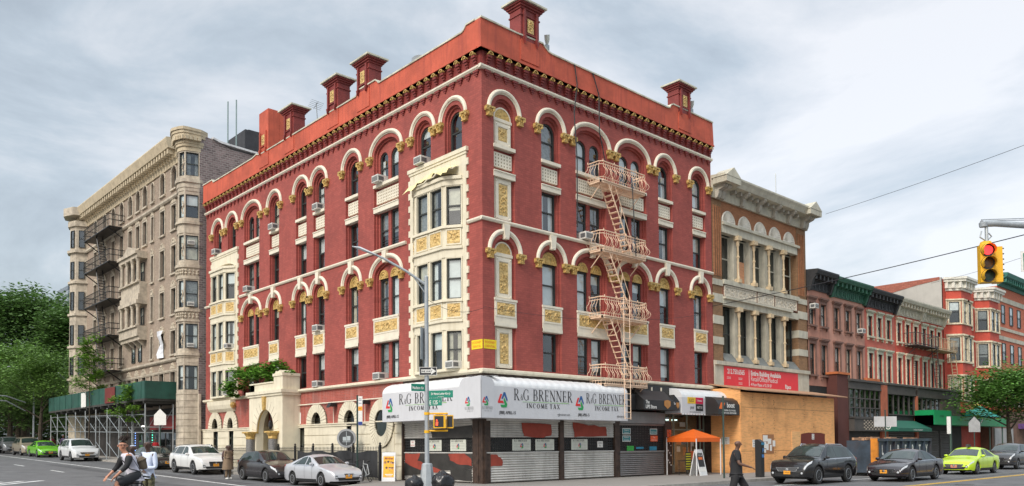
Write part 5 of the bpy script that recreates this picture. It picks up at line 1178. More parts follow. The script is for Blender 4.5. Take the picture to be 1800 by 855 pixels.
rowhouse(28.65,31.8,'narrow brownstone house with a black cornice beside the brown brick building',BRN,BRNT,BLC,[29.2,30.85],13.2)
rowhouse(31.8,37.35,'brownstone house with a dark green cornice',BRN2,BRNT,GRC,[32.85,34.6,36.35],13.1)
rowhouse(37.35,42.8,'salmon painted house with grey green window frames and a black cornice',SAL,TRG,BLC,[38.3,39.95,41.6],13.0)
rowhouse(42.8,48.0,'red house with white window frames, under the left half of the cream cornices',RDP,TRW,CRW,[43.6,45.3,46.95],12.95)
rowhouse(48.0,53.05,'red house with a cream cornice next to the grey blank side wall',RDP,TRG,CRW,[48.75,50.4,52.05],12.95)
ac_unit(F,29.2,.0,10.7,'air conditioner at the top of the first brownstone window',.8); ac_unit(F,36.35,.0,9.65,'air conditioner at the sill of the house with the green cornice',.8)
# small iron balconies with stair
def ironbal(u0,u1,z,mt,label):
    B=M(F); d=1.0; B.box(u0,u1,0,d,z-.06,z)
    for zz in (.95,.1): B.tube([(u0,0,z+zz),(u0,d,z+zz),(u1,d,z+zz),(u1,0,z+zz)],.03,4)
    n_=int((u1-u0)/.28)
    for i in range(n_+1): u=u0+(u1-u0)*i/n_; B.bar((u,d,z),(u,d,z+.95),.016,4)
    for i in range(1,4): B.bar((u1,d*i/4,z),(u1,d*i/4,z+.95),.016,4); B.bar((u0,d*i/4,z),(u0,d*i/4,z+.95),.016,4)
    B.bar((u1-.5,.6,z),(u1+.3,.6,z-3.2),.04,4); B.bar((u1-.2,.9,z),(u1+.6,.9,z-3.2),.04,4); B.bar((u0+.4,0,z-.8),(u0+.4,d,z-.05),.03,4); B.bar((u1-.3,0,z-.8),(u1-.3,d,z-.05),.03,4)
    for i in range(11): t=i/11; B.bar((u1-.5+.8*t,.6,z-3.2*t),(u1-.2+.8*t,.9,z-3.2*t),.02,4)
    for k_ in range(18): B.bar((u0+1.6,.1,z-.1-k_*.18),(u0+2.0,.1,z-.1-k_*.18),.018,4)
    B.obj('iron_balcony',mt,None,label=label,cat='fire escape')
ironbal(44.6,49.2,9.45,mat('iron_dark',(.06,.05,.05),.6,.2),'dark iron fire escape balcony across the red houses')
ironbal(49.3,53.4,9.4,mat('iron_cream',(.50,.38,.24),.6,.2),'cream iron fire escape balcony next to the bay windows')
# ---- shop extension in front of the row
SX=thing('shop_row','low dark shop fronts with wide windows built out before the row houses','shops',(43,-.5,0))
e=.8
m_=M(F); m_.box(31.2,32.85,0,.75,0,6.35); m_.obj('brown_end_wall',mat('stucco_brown',(.10,.032,.025),.85,.1,1),SX)
m_=M(F); m_.box(31.1,32.95,-.02,.85,6.35,6.5); m_.box(37.0,39.2,-.02,.3,6.2,6.4); m_.obj('tile_coping',mat('terracotta',(.50,.15,.05),.8,.15,3),SX)
DKF=mat('shopfront_charcoal',(.07,.062,.055),.6,.2,2,streak=.2); PNK=mat('column_rust',(.42,.12,.06),.8,.15,2)
m_=M(F); m_.box(32.85,55.0,.0,e-.15,0,6.05); m_.obj('shop_body',mat('shop_body_dark',(.03,.028,.026),.8,.3,1),SX)
for u0,u1,z0 in ((32.85,38.1,5.55),(39.2,44.6,5.4),(45.0,55.0,5.35)):
    m_=M(F); m_.box(u0,u1,0,e,z0,6.05); m_.box(u0-.05,u1+.05,0,e+.15,5.95,6.1); m_.box(u0,u1,0,e+.05,z0-.12,z0); m_.obj('shop_fascia',DKF,SX)
for u0,u1 in ((38.1,39.2),(44.6,45.0)): 
    m_=M(F); m_.box(u0,u1,0,e+.02,0,5.9 if u0<40 else 5.3); m_.obj('rust_column',PNK,SX)
for u0,u1,z0,z1,nx_,nz in ((33.0,38.0,3.45,5.45,6,3),(39.4,44.4,3.75,5.3,5,1),(45.1,49.8,3.9,5.2,5,1)):
    m_=M(F); m_.poly([(u0,e-.1,z0),(u1,e-.1,z0),(u1,e-.1,z1),(u0,e-.1,z1)]); m_.obj('shop_glazing',GLASSD if nx_!=6 else GLASSD,SX)
    m_=M(F)
    for i in range(nx_+1): u=u0+(u1-u0)*i/nx_; m_.box(u-.04,u+.04,e-.14,e-.02,z0,z1)
    for j in range(nz+1): z=z0+(z1-z0)*j/nz; m_.box(u0,u1,e-.14,e-.03,z-.04,z+.04)
    m_.obj('glazing_bars',DKF,SX)
m_=M(F); m_.box(39.5,41.4,e-.25,e-.2,4.3,5.2); m_.box(45.5,47,e-.25,e-.2,4.4,5.1); m_.obj('window_curtain',SHADE2,SX)
m_=M(F); m_.box(50,54.9,e-.1,e-.02,3.6,5.3); m_.obj('blank_panel',mat('panel_brown',(.13,.1,.08),.7,.1),SX)
m_=M(F); m_.box(32.85,38.1,.5,e+.35,2.45,3.35); m_.box(32.85,38.1,.5,e+.42,3.3,3.42); m_.obj('gate_box',DKF,SX)
m_=M(F)
for i in range(14):
    for j in range(6):
        if (i+j)%2: m_.box(34.3+i*.26,34.5+i*.26,e+.35,e+.37,2.55+j*.12,2.64+j*.12)
m_.obj('woven_grille',mat('grille_pale',(.42,.36,.28),.7,.2,8),SX)
for u0,u1 in ((39.4,44.4),(45.2,49.5),(49.9,52.5)):
    m_=M(F); slats(m_,u0,u1,.05,2.6,e-.12,.14); m_.obj('roll_shutter',mat('shutter_charcoal',(.09,.085,.08),.5,.15,2),SX)
# awnings
AG=thing('shop_awning','dark green sloped awning with a round white emblem','awning',(40,-1.2,2.6))
m_=M(F); m_.prismu([(e,2.45),(2.1,2.45),(2.1,2.68),(e+.05,3.3),(e,3.3)],37.9,44.2); m_.obj('awning_cloth',mat('awning_green',(.01,.11,.07),.6,.1,2),AG)
m_=M(lambda u,w,z:(37.9-w,-u,z)); m_.ring([(1.35+.2*math.cos(2*PI*k_/16),2.78+.2*math.sin(2*PI*k_/16)) for k_ in range(16)],[(1.35+.14*math.cos(2*PI*k_/16),2.78+.14*math.sin(2*PI*k_/16)) for k_ in range(16)],0,.01); m_.box(1.28,1.42,0,.01,2.74,2.82); m_.obj('round_emblem',PAP,AG)
m_=M(F); m_.text('Cafe & Market' if False else 'FOOD MARKET',.16,41.5,2.105,2.5,1,1.6,ext=0); m_.obj('awning_lettering',PAP,AG)
AC_=thing('shop_sign','bright green boxed shop sign with black lettering above the charcoal shutters','sign',(50,-1.8,3.3))
GS=mat('sign_bright_green',(.0,.26,.08),.45,.05,2)
m_=M(F); m_.box(44.3,62.0,e,2.2,3.0,3.75); m_.box(44.3,48.0,e,2.25,3.0,4.15); m_.obj('sign_box',GS,AC_)
m_=M(F); m_.text('cricket',.85,53.6,2.21,3.2,1,1.15,off=.02,ext=0); m_.text('cricket',.3,45.9,2.26,3.6,1,1.1,ext=0); m_.obj('sign_lettering',INK,AC_)
m_=M(F); m_.prism([(55.0,3.25),(55.6,3.7),(55.8,3.7),(55.2,3.25)],2.21,2.22); m_.obj('white_slash',PAP,AC_)
m_=M(F)
for u in (48.4,58,61.5): m_.bar((u,2.0,0),(u,2.0,3.0),.06,6)
m_.obj('sign_post',mat('post_green',(.1,.16,.13),.6,.1),AC_)
AT=thing('small_awning','teal and yellow awning half hidden by the street tree','awning',(58,-1,4.6)); m_=M(F); m_.prismu([(.3,3.9),(1.9,3.9),(.3,5.0)],55.2,61.8); m_.obj('awning_cloth',mat('awning_teal',(.02,.32,.27),.6,.1),AT); m_=M(F); m_.prismu([(.3,5.0),(.8,4.9),(.3,5.25)],55.4,60); m_.obj('awning_stripe',PAP if False else mat('awning_yellow',(.7,.6,.1),.6,.1),AT)
# ---- grey side wall + bay-window building
GB=thing('bay_building','bright red building with cream framed bay windows and white cornices','building',(60,5,0))
m_=M(); m_.fr=lambda u,w,z:(53.03-w,u,z); m_.prism([(0,5),(0,16.1),(12,16.1),(12,5)],-.2,0); m_.obj('blank_side_wall',mat('grey_render',(.46,.44,.40),.9,.1,.8,streak=.3,scol=(.3,.28,.25)),GB)
m_=M(); m_.fr=lambda u,w,z:(53.03-w,u,z); m_.prism([(.15,15.9),(.15,16.15),(12,16.15),(12,14.2),(9,14.9),(5,15.2),(2,15.7)],0,.03); m_.obj('exposed_brick',mat('exposed_brick',(.38,.13,.09),.9,.2,2,kind='brick',bump=.4,bw=.4,bh=.16,mort=.02),GB)
m_=M(F); m_.box(53.04,68,-.3,0,0,16); m_.obj('front_wall',RDP,GB)
m_=M(); m_.box(53.2,68,.3,12,0,15.8); m_.obj('building_core',DARK,GB)
def bayw(x0,dx,xf):
    pts=[(x0,0),(x0+dx,1.0),(xf,1.0),(xf+dx,0)]
    def off(e): return [(x0-e,0),(x0+dx-e*.5,1+e),(xf+e*.5,1+e),(xf+dx+e,0),(xf+dx,-.2),(x0,-.2)]
    m_=M(F)
    m_.prismz(off(0),4.2,15.0); m_.obj('bay_body',RDP,GB)
    m_=M(F)
    for z0,z1,e_ in ((14.1,14.25,.14),(12.0,12.1,.12),(11.0,11.15,.16),(8.6,8.72,.12),(7.4,7.55,.16),(5.2,5.3,.1)): m_.prismz(off(e_),z0,z1)
    m_.obj('bay_string',TRW,GB)
    m_=M(F)
    for z0,z1,e_ in ((15.0,15.2,.12),(15.2,15.75,.2),(15.75,15.95,.5),(15.95,16.15,.6)): m_.prismz(off(e_),z0,z1)
    for p,q,n_ in ((0,1,3),(1,2,4)):
        a,b_=off(.35)[p],off(.35)[q]
        for i in range(n_): u=a[0]+(b_[0]-a[0])*(i+.5)/n_; w=a[1]+(b_[1]-a[1])*(i+.5)/n_; m_.box(u-.1,u+.1,w-.2,w+.05,15.2,15.75)
    m_.obj('bay_cornice',CRW if False else mat('cornice_white',(.70,.68,.60),.7,.12,3,streak=.35,scol=(.35,.32,.27)),GB)
    for k_,(p,q) in enumerate(((pts[0],pts[1]),(pts[1],pts[2]))):
        L_=math.hypot(q[0]-p[0],q[1]-p[1]); du=((q[0]-p[0])/L_,(q[1]-p[1])/L_); nn=(-du[1],du[0]); 
        lf=lambda s_,w_,z_,p=p,du=du,nn=nn: F(p[0]+du[0]*s_+nn[0]*w_,p[1]+du[1]*s_+nn[1]*w_,z_)
        ww=[(L_/2-.42,L_/2+.42)] if k_==0 else [(.35,1.15),(L_-1.15,L_-.35)]
        for z0,z1 in ((12.15,14.0),(8.8,10.85),(5.4,7.3)):
            for a,b_ in ww:
                t=M(lf); t.ring(rect(a-.12,b_+.12,z0-.1,z1+.12),rect(a,b_,z0,z1),0,.08); t.box(a-.26,a-.2,0,.14,z0-.1,z1+.2); t.box(b_+.2,b_+.26,0,.14,z0-.1,z1+.2); t.box(a-.3,b_+.3,0,.2,z1+.14,z1+.26); t.obj('window_surround',TRW,GB)
                window(GB,lf,a,b_,z0,z1,.075,fw=.05,shade=rng.choice([0,.4,.6]),solid=True)
bayw(54.0,.75,57.2); bayw(61.4,.75,64.8)
for z0,z1 in ((12.15,14.0),(8.8,10.85),(5.4,7.3)):
    t=M(F); t.ring(rect(59.2,60.6,z0-.1,z1+.15),rect(59.4,60.4,z0,z1),0,.08); t.box(59.1,60.7,0,.2,z1+.12,z1+.28); t.obj('window_surround',TRW,GB); window(GB,F,59.4,60.4,z0,z1,.075,fw=.05,shade=.3,solid=True)
# far brick building with green cornice
QB=thing('far_brick_building','orange red brick building with a green cornice at the right edge','building',(80,5,0))
ORD=mat('far_red_brick',(.58,.17,.09),.85,.1,1.2,kind='brick',bump=.3,mcol=(.35,.12,.08)); 
m_=M(F); m_.box(68.05,96,-10,0,0,17.3); m_.obj('front_wall',ORD,QB)
m_=M(F)
for z0,z1 in ((15.8,16.3),(11.9,12.3),(12.9,13.2),(5.2,5.7)): m_.box(68.0,96,0,.08,z0,z1)
m_.obj('stone_band',WST,QB)
m_=M(F); m_.prismu([(0,17.3),(.15,17.3),(.3,17.8),(.9,18.1),(1.0,18.5),(0,18.6)],68,96)
for i in range(40): m_.box(68.2+i*.7,68.4+i*.7,.1,.8,17.6,18.05)
m_.obj('cornice',mat('cornice_teal_green',(.03,.16,.12),.6,.15,3),QB)
for r_ in ((13.6,15.5),(9.6,11.6),(6.2,8.6)):
    for i in range(6):
        u=69.0+i*2.6
        window(QB,F,u,u+1.1,r_[0],r_[1],.08,fw=.06,shade=.4,solid=True)
m_=M(F); m_.box(62,96,.0,1.0,0,4.6); m_.obj('shop_base',mat('shop_base_brown',(.16,.09,.06),.8,.3,1),QB)
m_=M(F); m_.box(62.5,68,1.0,1.1,.1,2.9); m_.obj('roll_shutter',mat('shutter_light',(.35,.35,.34),.5,.1,2),QB)
m_=M(F); m_.box(70,80,1.0,2.2,2.9,3.4); m_.obj('purple_awning',mat('awning_purple',(.12,.05,.2),.6,.1),QB)
# ---------------------------------------------------------------- vehicles
TYRE=mat('tyre_rubber',(.02,.02,.02),.8,.2,20); ALLOY=mat('wheel_alloy',(.55,.56,.58),.3,.05,5,metal=.8); CHR=mat('chrome',(.75,.76,.78),.12,.02,3,metal=1); PLAS=mat('black_plastic',(.02,.02,.021),.5,.1,6)
LAMP=mat('lamp_glass',(.62,.65,.68),.1,.15,14,coat=1); PLATE=mat('orange_plate',(.85,.36,.03),.5,.04,8); SEAM=mat('panel_gap',(.01,.01,.01),.7,.1); CARG=mat('car_glass',(.03,.045,.042),.04,.3,1.5,spec=.6); TAIL=mat('tail_lamp',(.45,.01,.01),.2,.1,5)
SEATM=mat('car_interior',(.06,.055,.05),.9,.2,4)
def interp(tab,x):
    if x>=tab[0][0]: return tab[0][1]
    for (x0,z0),(x1,z1) in zip(tab[:-1],tab[1:]):
        if x1<=x<=x0: t=(x0-x)/(x0-x1); return z0+(z1-z0)*t
    return tab[-1][1]
def car(name,label,cat,loc,yaw,paint,L=4.6,W=1.78,H=1.45,wb=2.7,kind='sedan',plate=PLATE,pitch=0,grille='wide',rr=.32,taxi=False,group='cars along the street',parts_only=None,rail=False):
    R=thing(name,label,cat,loc,group); WL[R]=Vector((0,0,0)); R.rotation_euler=(0,pitch,yaw)
    Fo=.92 if kind!='suv' else .94; F_=wb/2+Fo; B_=-(L-F_); hw=W/2; xf,xr=wb/2,-wb/2
    if kind=='sedan': top=[(F_,.50),(F_-.06,.66),(F_-.25,.745),(F_-.6,.83),(xf-.35,.95),(xf-1.15,H-.10),(xf-1.45,H-.02),(0-.2,H),(xr+.75,H-.05),(xr+.4,H-.14),(xr-.35,1.06),(B_+.15,1.0),(B_+.04,.92),(B_,.6)]; belt=.90
    elif kind=='hatch': top=[(F_,.52),(F_-.06,.70),(F_-.25,.80),(F_-.6,.90),(xf-.25,1.02),(xf-1.05,H-.10),(xf-1.35,H-.02),(0-.2,H),(xr+.2,H-.06),(xr-.25,H-.16),(B_+.12,1.05),(B_+.03,.95),(B_,.6)]; belt=.94
    else: top=[(F_,.62),(F_-.05,.84),(F_-.22,.97),(F_-.6,1.06),(xf-.35,1.13),(xf-1.05,H-.13),(xf-1.4,H-.03),(0-.1,H),(xr+.1,H-.04),(xr-.35,H-.12),(B_+.22,1.2),(B_+.05,1.08),(B_,.65)]; belt=1.04
    if kind=='mini': pass
    sill=.22 if kind!='suv' else .28; Ra=rr+.075
    def T(x): return sum(interp(top,x+d) for d in (-.06,-.03,0,.03,.06))/5
    def hwid(x):
        s=0
        if x>F_-.75: s=(x-(F_-.75))/.75; return hw*(1-.20*s**2.4)
        if x<B_+.6: s=((B_+.6)-x)/.6; return hw*(1-.13*s**2.2)
        return hw
    def zb(x):
        z=sill+ (.04 if x>F_-.3 or x<B_+.3 else 0)
        for xw in (xf,xr):
            if abs(x-xw)<Ra: z=max(z,rr+math.sqrt(max(0,Ra*Ra-(x-xw)**2)))
        return z
    def sec(x):
        w_=hwid(x); t=T(x); b=min(belt+.03*(-x/2),t-.05); zl=zb(x); gh=max(0,min(1,(t-b-.08)/(H-belt-.1)))
        zm=max(zl+.02,sill+.16); zm2=max(zm+.01,(zm+b)/2+.04)
        wt=w_*(.86-.17*gh)
        return [(w_*.95,zl),(w_*.995,zm),(w_*1.0,zm2),(w_*.985,b-.03),(w_*.955,b+.02),(wt,max(b+.025,t-.03-.015*gh)),(wt*.62,t-.003),(0,t+.018)]
    def S(x,k,sd=1,off=0):
        def raw(x,k): s=sec(x); i=min(6,int(k)); t=k-i; a,b=s[i],s[i+1]; return Vector((x,(a[0]+(b[0]-a[0])*t),(a[1]+(b[1]-a[1])*t)))
        p=raw(x,k)
        if off:
            e=.03; dx=raw(x+e,k)-raw(x-e,k); kk=min(max(k,.01+0),6.95); dk=raw(x,min(7,kk+.1))-raw(x,max(0,kk-.1)); n=dx.cross(dk)
            if n.length>1e-6: n.normalize(); n=n if n.y*1+n.z*.6>0 else -n; p=p+n*off
        return (p.x,p.y*sd,p.z)
    # stations
    xs=set([F_,F_-.03,F_-.08,B_,B_+.03,B_+.08]); x=B_
    while x<F_: xs.add(round(x,3)); x+=.085
    for xw in (xf,xr):
        for a in range(0,13): xs.add(round(xw+Ra*math.cos(PI*a/12),3))
    xs=sorted(xs); m_=M(); n=8
    for sd in (1,-1):
        b=len(m_.v)
        for x in xs:
            for (y,z) in sec(x): m_.v.append((x,y*sd,z))
        for i in range(len(xs)-1):
            for j in range(n-1): m_.face((b+i*n+j,b+i*n+j+1,b+i*n+n+j+1,b+i*n+n+j))
    for x in (xs[0],xs[-1]):
        q=sec(x); m_.poly([(x,y,z) for y,z in q]+[(x,-y,z) for y,z in reversed(q[:-1])])
    bm=m_.mesh(paint,smooth=True,name='body'); 
    bb=bmesh.new(); bb.from_mesh(bm); bmesh.ops.remove_doubles(bb,verts=bb.verts,dist=.001); bmesh.ops.recalc_face_normals(bb,faces=bb.faces); bb.to_mesh(bm); bb.free()
    bo=bpy.data.objects.new('body',bm); C.objects.link(bo); bo.parent=R; WL[bo]=Vector((0,0,0))
    u=M(); u.box(B_+.2,F_-.2,-hw*.80,hw*.80,sill-.04,.5); 
    for xw in (xf,xr): u.box(xw-Ra,xw+Ra,-hw*.9,hw*.9,.34,rr*2+.12)
    u.obj('underbody',SEAM,R)
    def patch_(name,mt,cor,sides=(1,-1),off=.006,nx_=7,ny=4,par=None):   # cor: (x,k) corners a-b-c-d
        for sd in sides:
            p=M(); b=len(p.v)
            for i in range(nx_+1):
                for j in range(ny+1):
                    s_,t=i/nx_,j/ny; a,b2,c,d=cor
                    X=(a[0]*(1-s_)+b2[0]*s_)*(1-t)+(d[0]*(1-s_)+c[0]*s_)*t; K=(a[1]*(1-s_)+b2[1]*s_)*(1-t)+(d[1]*(1-s_)+c[1]*s_)*t
                    p.v.append(S(X,K,sd,off))
            for i in range(nx_):
                for j in range(ny): q=b+i*(ny+1)+j; p.face((q,q+1,q+ny+2,q+ny+1))
            p.obj(name,mt,par or R,smooth=True)
    xc=xf-.35 if kind!='hatch' else xf-.25; xw=xf-1.15 if kind!='hatch' else xf-1.05
    # windscreen as one piece
    p=M(); nx_,ny=6,10; ks=[5.15+(7-5.15)*j/5 for j in range(6)]
    grid=[]
    for i in range(nx_+1):
        x=xc-.10+(xw+.04-(xc-.10))*i/nx_; row=[S(x,k,1,.012) for k in ks]+[S(x,k,-1,.012) for k in reversed(ks[:-1])]; grid.append(row)
    b=p.vs([q for r_ in grid for q in r_]); w_=len(grid[0])
    for i in range(nx_):
        for j in range(w_-1): p.face((b+i*w_+j,b+i*w_+j+1,b+(i+1)*w_+j+1,b+(i+1)*w_+j))
    p.obj('windshield',CARG,R,smooth=True)
    # dark backing under the glass would be the cabin: seats seen through are kept dark
    xb={'sedan':xr+.25,'hatch':xr+.05,'suv':xr-.05}[kind]; xB={'sedan':xr+.55,'hatch':xr+.15,'suv':xr+.05}[kind]; mid=(xc-.25+xb)/2+.02
    patch_('side_window',CARG,((xc-.42,4.10),(mid+.03,4.10),(mid+.03,4.90),(xw-.12,4.90)))
    patch_('side_window',CARG,((mid-.05,4.10),(xb+.02,4.10),(xB+.05,4.90),(mid-.05,4.90)))
    if kind!='sedan': patch_('side_window',CARG,((xb-.06,4.10),(B_+.42,4.25),(B_+.5,4.85),(xB-.03,4.90)))
    else: patch_('side_window',CARG,((xb-.03,4.10),(xb-.28,4.14),(xb-.1,4.5),(xB-.02,4.88)),nx_=3)
    patch_('belt_trim',CHR if kind!='hatch' else SEAM,((xc-.4,3.92),(xb-.3,3.92),(xb-.3,4.04),(xc-.4,4.04)),off=.006,ny=1,nx_=12)
    for xd in (xc-.42,mid,xb-.02 if kind=='suv' else xb+.0): patch_('door_gap',SEAM,((xd+.006,.9),(xd-.006,.9),(xd-.006,4.0),(xd+.006,4.0)),off=.004,nx_=1,ny=6)
    for xd in (mid+.16,xb+.1): patch_('door_handle',CHR if kind!='hatch' else PLAS,((xd+.1,3.25),(xd-.08,3.25),(xd-.08,3.4),(xd+.1,3.4)),off=.022,nx_=2,ny=1)
    patch_('sill_trim',PLAS,((xf-Ra-.02,.02),(xr+Ra+.02,.02),(xr+Ra+.02,.75),(xf-Ra-.02,.75)),off=.008,nx_=4,ny=1)
    hk=(2.35,3.45) if kind!='suv' else (2.6,3.75)
    patch_('headlight',LAMP,((F_-.36,hk[0]+.25),(F_-.01,hk[0]),(F_-.02,hk[1]),(F_-.50,hk[1]+.3)),off=.008)
    patch_('tail_light',TAIL,((B_+.28,2.9),(B_+.02,2.8),(B_+.05,3.75),(B_+.3,3.8)),off=.008)
    f=M(); wf=hwid(F_); zt=T(F_); 
    def fx(y): return F_+.012-.10*(abs(y)/wf)**2.5*.0
    zc=T(F_-.02)
    if grille=='wide': g=[(-wf*.62,zc-.02),(wf*.62,zc-.02),(wf*.5,zc-.15),(-wf*.5,zc-.15)]
    elif grille=='tall': g=[(-wf*.5,zc+.0),(wf*.5,zc+.0),(wf*.42,zc-.24),(-wf*.42,zc-.24)]
    else: g=[(-wf*.32,zc-.0),(wf*.32,zc-.0),(wf*.2,zc-.15),(-wf*.2,zc-.15)]
    f.fr=lambda u_,w_,z:(w_,u_,z); f.prism(g,F_-.03,F_+.014); f.obj('grille',PLAS,R)
    f=M(lambda u_,w_,z:(w_,u_,z)); sh_=[(a*1.08,b_+(.02 if i<2 else -.02)) for i,(a,b_) in enumerate(g)]; f.ring(sh_,g,F_-.02,F_+.02); 
    for k_ in range(3): z=g[0][1]-(g[0][1]-g[2][1])*(k_+1)/4; f.box(g[0][0]*.9,g[1][0]*.9,F_+.01,F_+.022,z-.006,z+.006)
    f.lathe((0,F_+.02,g[0][1]-.07),[(.01,.0),(.06,.0),(.06,.012),(.01,.016)],12,'y'); f.obj('grille_trim',CHR,R)
    f=M(lambda u_,w_,z:(w_,u_,z)); f.prism([(-wf*.8,sill+.2),(wf*.8,sill+.2),(wf*.7,sill+.07),(-wf*.7,sill+.07)],F_-.05,F_+.012); 
    for s_ in (-1,1): f.prism([(s_*wf*.78,sill+.28),(s_*wf*.95,sill+.3),(s_*wf*.93,sill+.14),(s_*wf*.8,sill+.14)],F_-.12,F_+.008)
    f.obj('lower_grille',PLAS,R)
    for s_ in (-1,1): f=M(lambda u_,w_,z:(w_,u_,z)); f.lathe((s_*wf*.86,F_+.0,sill+.21),[(.01,.0),(.045,.0),(.045,.02),(.01,.025)],10,'y'); f.obj('fog_light',LAMP,R)
    f=M(lambda u_,w_,z:(w_,u_,z)); zp=sill+.16 if grille!='tall' else sill+.2; f.box(-.155,.155,F_+.012,F_+.03,zp,zp+.15); pl=f.obj('licence_plate',plate,R)
    f=M(lambda u_,w_,z:(w_,u_,z)); f.text('T'+str(rng.randint(600000,799999))+'C',.075,0,F_+.032,zp+.05,1,.9,ext=0); f.obj('plate_number',INK,pl)
    for sd in (1,-1):
        q=M(); q.lathe((xc-.38,sd*(hw*.93+.10),belt+.10),[(.01,-.10),(.06,-.075),(.075,0),(.06,.075),(.01,.10)],10,'y'); q.obj('wing_mirror',paint,R,smooth=True)
        q=M(); q.bar((xc-.36,sd*hw*.9,belt+.06),(xc-.38,sd*(hw*.93+.06),belt+.08),.02,5); q.obj('mirror_arm',PLAS,R)
    if rail:
        for sd in (1,-1): q=M(); q.tube([S(xw-.2,5.3,sd,.0),S(xw-.35,5.35,sd,.05),S(0,5.35,sd,.055),S(xr,5.35,sd,.05),S(xr-.2,5.3,sd,0)],.018,5); q.obj('roof_rail',CHR,R)
    for xw_ in (xf,xr):
        for sd in (1,-1):
            c=(xw_,sd*(hw-.115),rr); t=M(); t.lathe(c,[(rr*.66,-.105),(rr*.93,-.105),(rr,-.07),(rr,.07),(rr*.93,.105),(rr*.66,.105)],24,'y'); to=t.obj('wheel',TYRE,R,smooth=True)
            r_=M(); yo=sd*.09
            r_.tube([(c[0]+rr*.62*math.cos(2*PI*k_/20),c[1]+yo,c[2]+rr*.62*math.sin(2*PI*k_/20)) for k_ in range(21)],.022,5,cap=False)
            ns=5 if kind!='sedan' else 9
            for k_ in range(ns):
                a=2*PI*k_/ns+.3
                for da in (-.09,.09): r_.bar((c[0]+.05*math.cos(a),c[1]+yo,c[2]+.05*math.sin(a)),(c[0]+rr*.62*math.cos(a+da),c[1]+yo*.95,c[2]+rr*.62*math.sin(a+da)),.017,4)
            r_.lathe((c[0],c[1]+yo*.9,c[2]),[(.01,-.02),(.06,-.02),(.06,.02),(.01,.02)],10,'y'); r_.obj('rim',ALLOY,to)
            r_=M(); r_.lathe((c[0],c[1]+sd*.02,c[2]),[(.01,-.01),(rr*.66,-.01),(rr*.66,.01),(.01,.01)],16,'y'); r_.obj('brake_disc',SEAM,to)
    if taxi: q=M(); q.prism([(-.22,H+.02),(-.16,H+.16),(.16,H+.16),(.22,H+.02)],-.07,.07); q.fr=ID; q.obj('roof_sign',PLAS,R)
    return R
def paint(name,col,metal=.3,rough=.25):
    if max(col)<.05: metal,rough=0,.08
    return mat(name,col,rough+.08,.03,1.5,metal=metal,coat=.7)
BLK=paint('car_black',(.012,.012,.013)); 
def onrd(x,y): return (x,y,gz(y))
PI2=-PI/2; SL=-.0215
car('parked_car','silver sedan parked nearest on the left, facing the corner','car',(-3.83,6.8,gz(6.8)),PI2,paint('car_silver',(.52,.53,.56),.25),L=4.5,W=1.73,H=1.42,wb=2.6,kind='sedan',grille='small',rr=.30)
car('parked_car','black hatchback parked between the silver sedan and the two people','car',(-3.9,12.0,gz(12)),PI2,paint('car_offblack',(.025,.022,.024)),L=4.3,W=1.77,H=1.53,wb=2.6,kind='hatch',grille='small',pitch=-SL)
car('parked_car','white crossover with arched roof line parked in front of the iron fence','car',(-3.95,20.9,gz(20.9)),PI2,paint('car_pearl',(.74,.74,.72),.1),L=4.86,W=1.93,H=1.66,wb=2.88,kind='suv',grille='tall',pitch=-SL,rr=.37,rail=True)
car('parked_car','black sedan parked behind the white crossover, half hidden by the man in white','car',(-4.0,28.2,gz(28.2)),PI2,BLK,L=4.85,W=1.85,H=1.45,wb=2.8,kind='sedan',pitch=-SL)
car('parked_car','white three-row family car parked by the scaffold posts','car',(-4.25,44.8,gz(44.8)),PI2,paint('car_white',(.72,.73,.73),.1),L=4.94,W=1.99,H=1.77,wb=2.82,kind='suv',grille='wide',pitch=-SL,rr=.37,rail=True)
car('parked_taxi','apple green sedan parked left of the scaffold','taxi',(-4.3,55.7,gz(55.7)),PI2,paint('car_green',(.16,.50,.015),.1),L=4.85,W=1.82,H=1.47,wb=2.78,kind='sedan',pitch=-SL)
car('parked_car','beige minivan parked behind the green sedan','car',(-4.3,61.8,gz(61.8)),PI2,paint('car_beige',(.42,.36,.27),.4),L=4.9,W=1.95,H=1.72,wb=3.0,kind='suv',pitch=-SL)
car('parked_car','dark car at the left edge in front of the trees','car',(-6.0,70.5,gz(70.5)),PI2,BLK,L=4.7,W=1.85,H=1.5,wb=2.75,kind='sedan',pitch=-SL)
car('parked_car','grey off-roader furthest back at the left edge','car',(-4.4,69.5,gz(69.5)),PI2,paint('car_grey',(.2,.21,.22)),L=4.7,W=1.85,H=1.7,wb=2.75,kind='suv',pitch=-SL)
car('parked_car','black sport utility car with a wide grille beside the parking meter','car',(12.0,-8.66,-.13),PI,BLK,L=4.86,W=1.93,H=1.73,wb=2.79,kind='suv',grille='wide',rr=.38,rail=True)
car('car','black sedan with a broad lower grille driving ahead of the green cab','car',(16.85,-10.7,-.13),PI,paint('car_black_plum',(.016,.010,.013)),L=4.96,W=1.84,H=1.46,wb=2.82,kind='sedan',grille='wide',rr=.335)
car('taxi','lime green cab with a roof sign','taxi',(27.0,-10.2,-.13),PI,paint('car_lime',(.50,.72,.01),.05),L=4.81,W=1.82,H=1.47,wb=2.78,kind='sedan',rr=.32,taxi=True,plate=mat('plate_pink',(.75,.3,.2),.5,.05))
car('car','dark crossover cut off by the right edge','car',(37.2,-9.3,-.13),PI,paint('car_graphite',(.03,.03,.034)),L=4.66,W=1.87,H=1.65,wb=2.68,kind='suv',grille='tall',plate=mat('plate_pale',(.5,.6,.6),.5,.05))
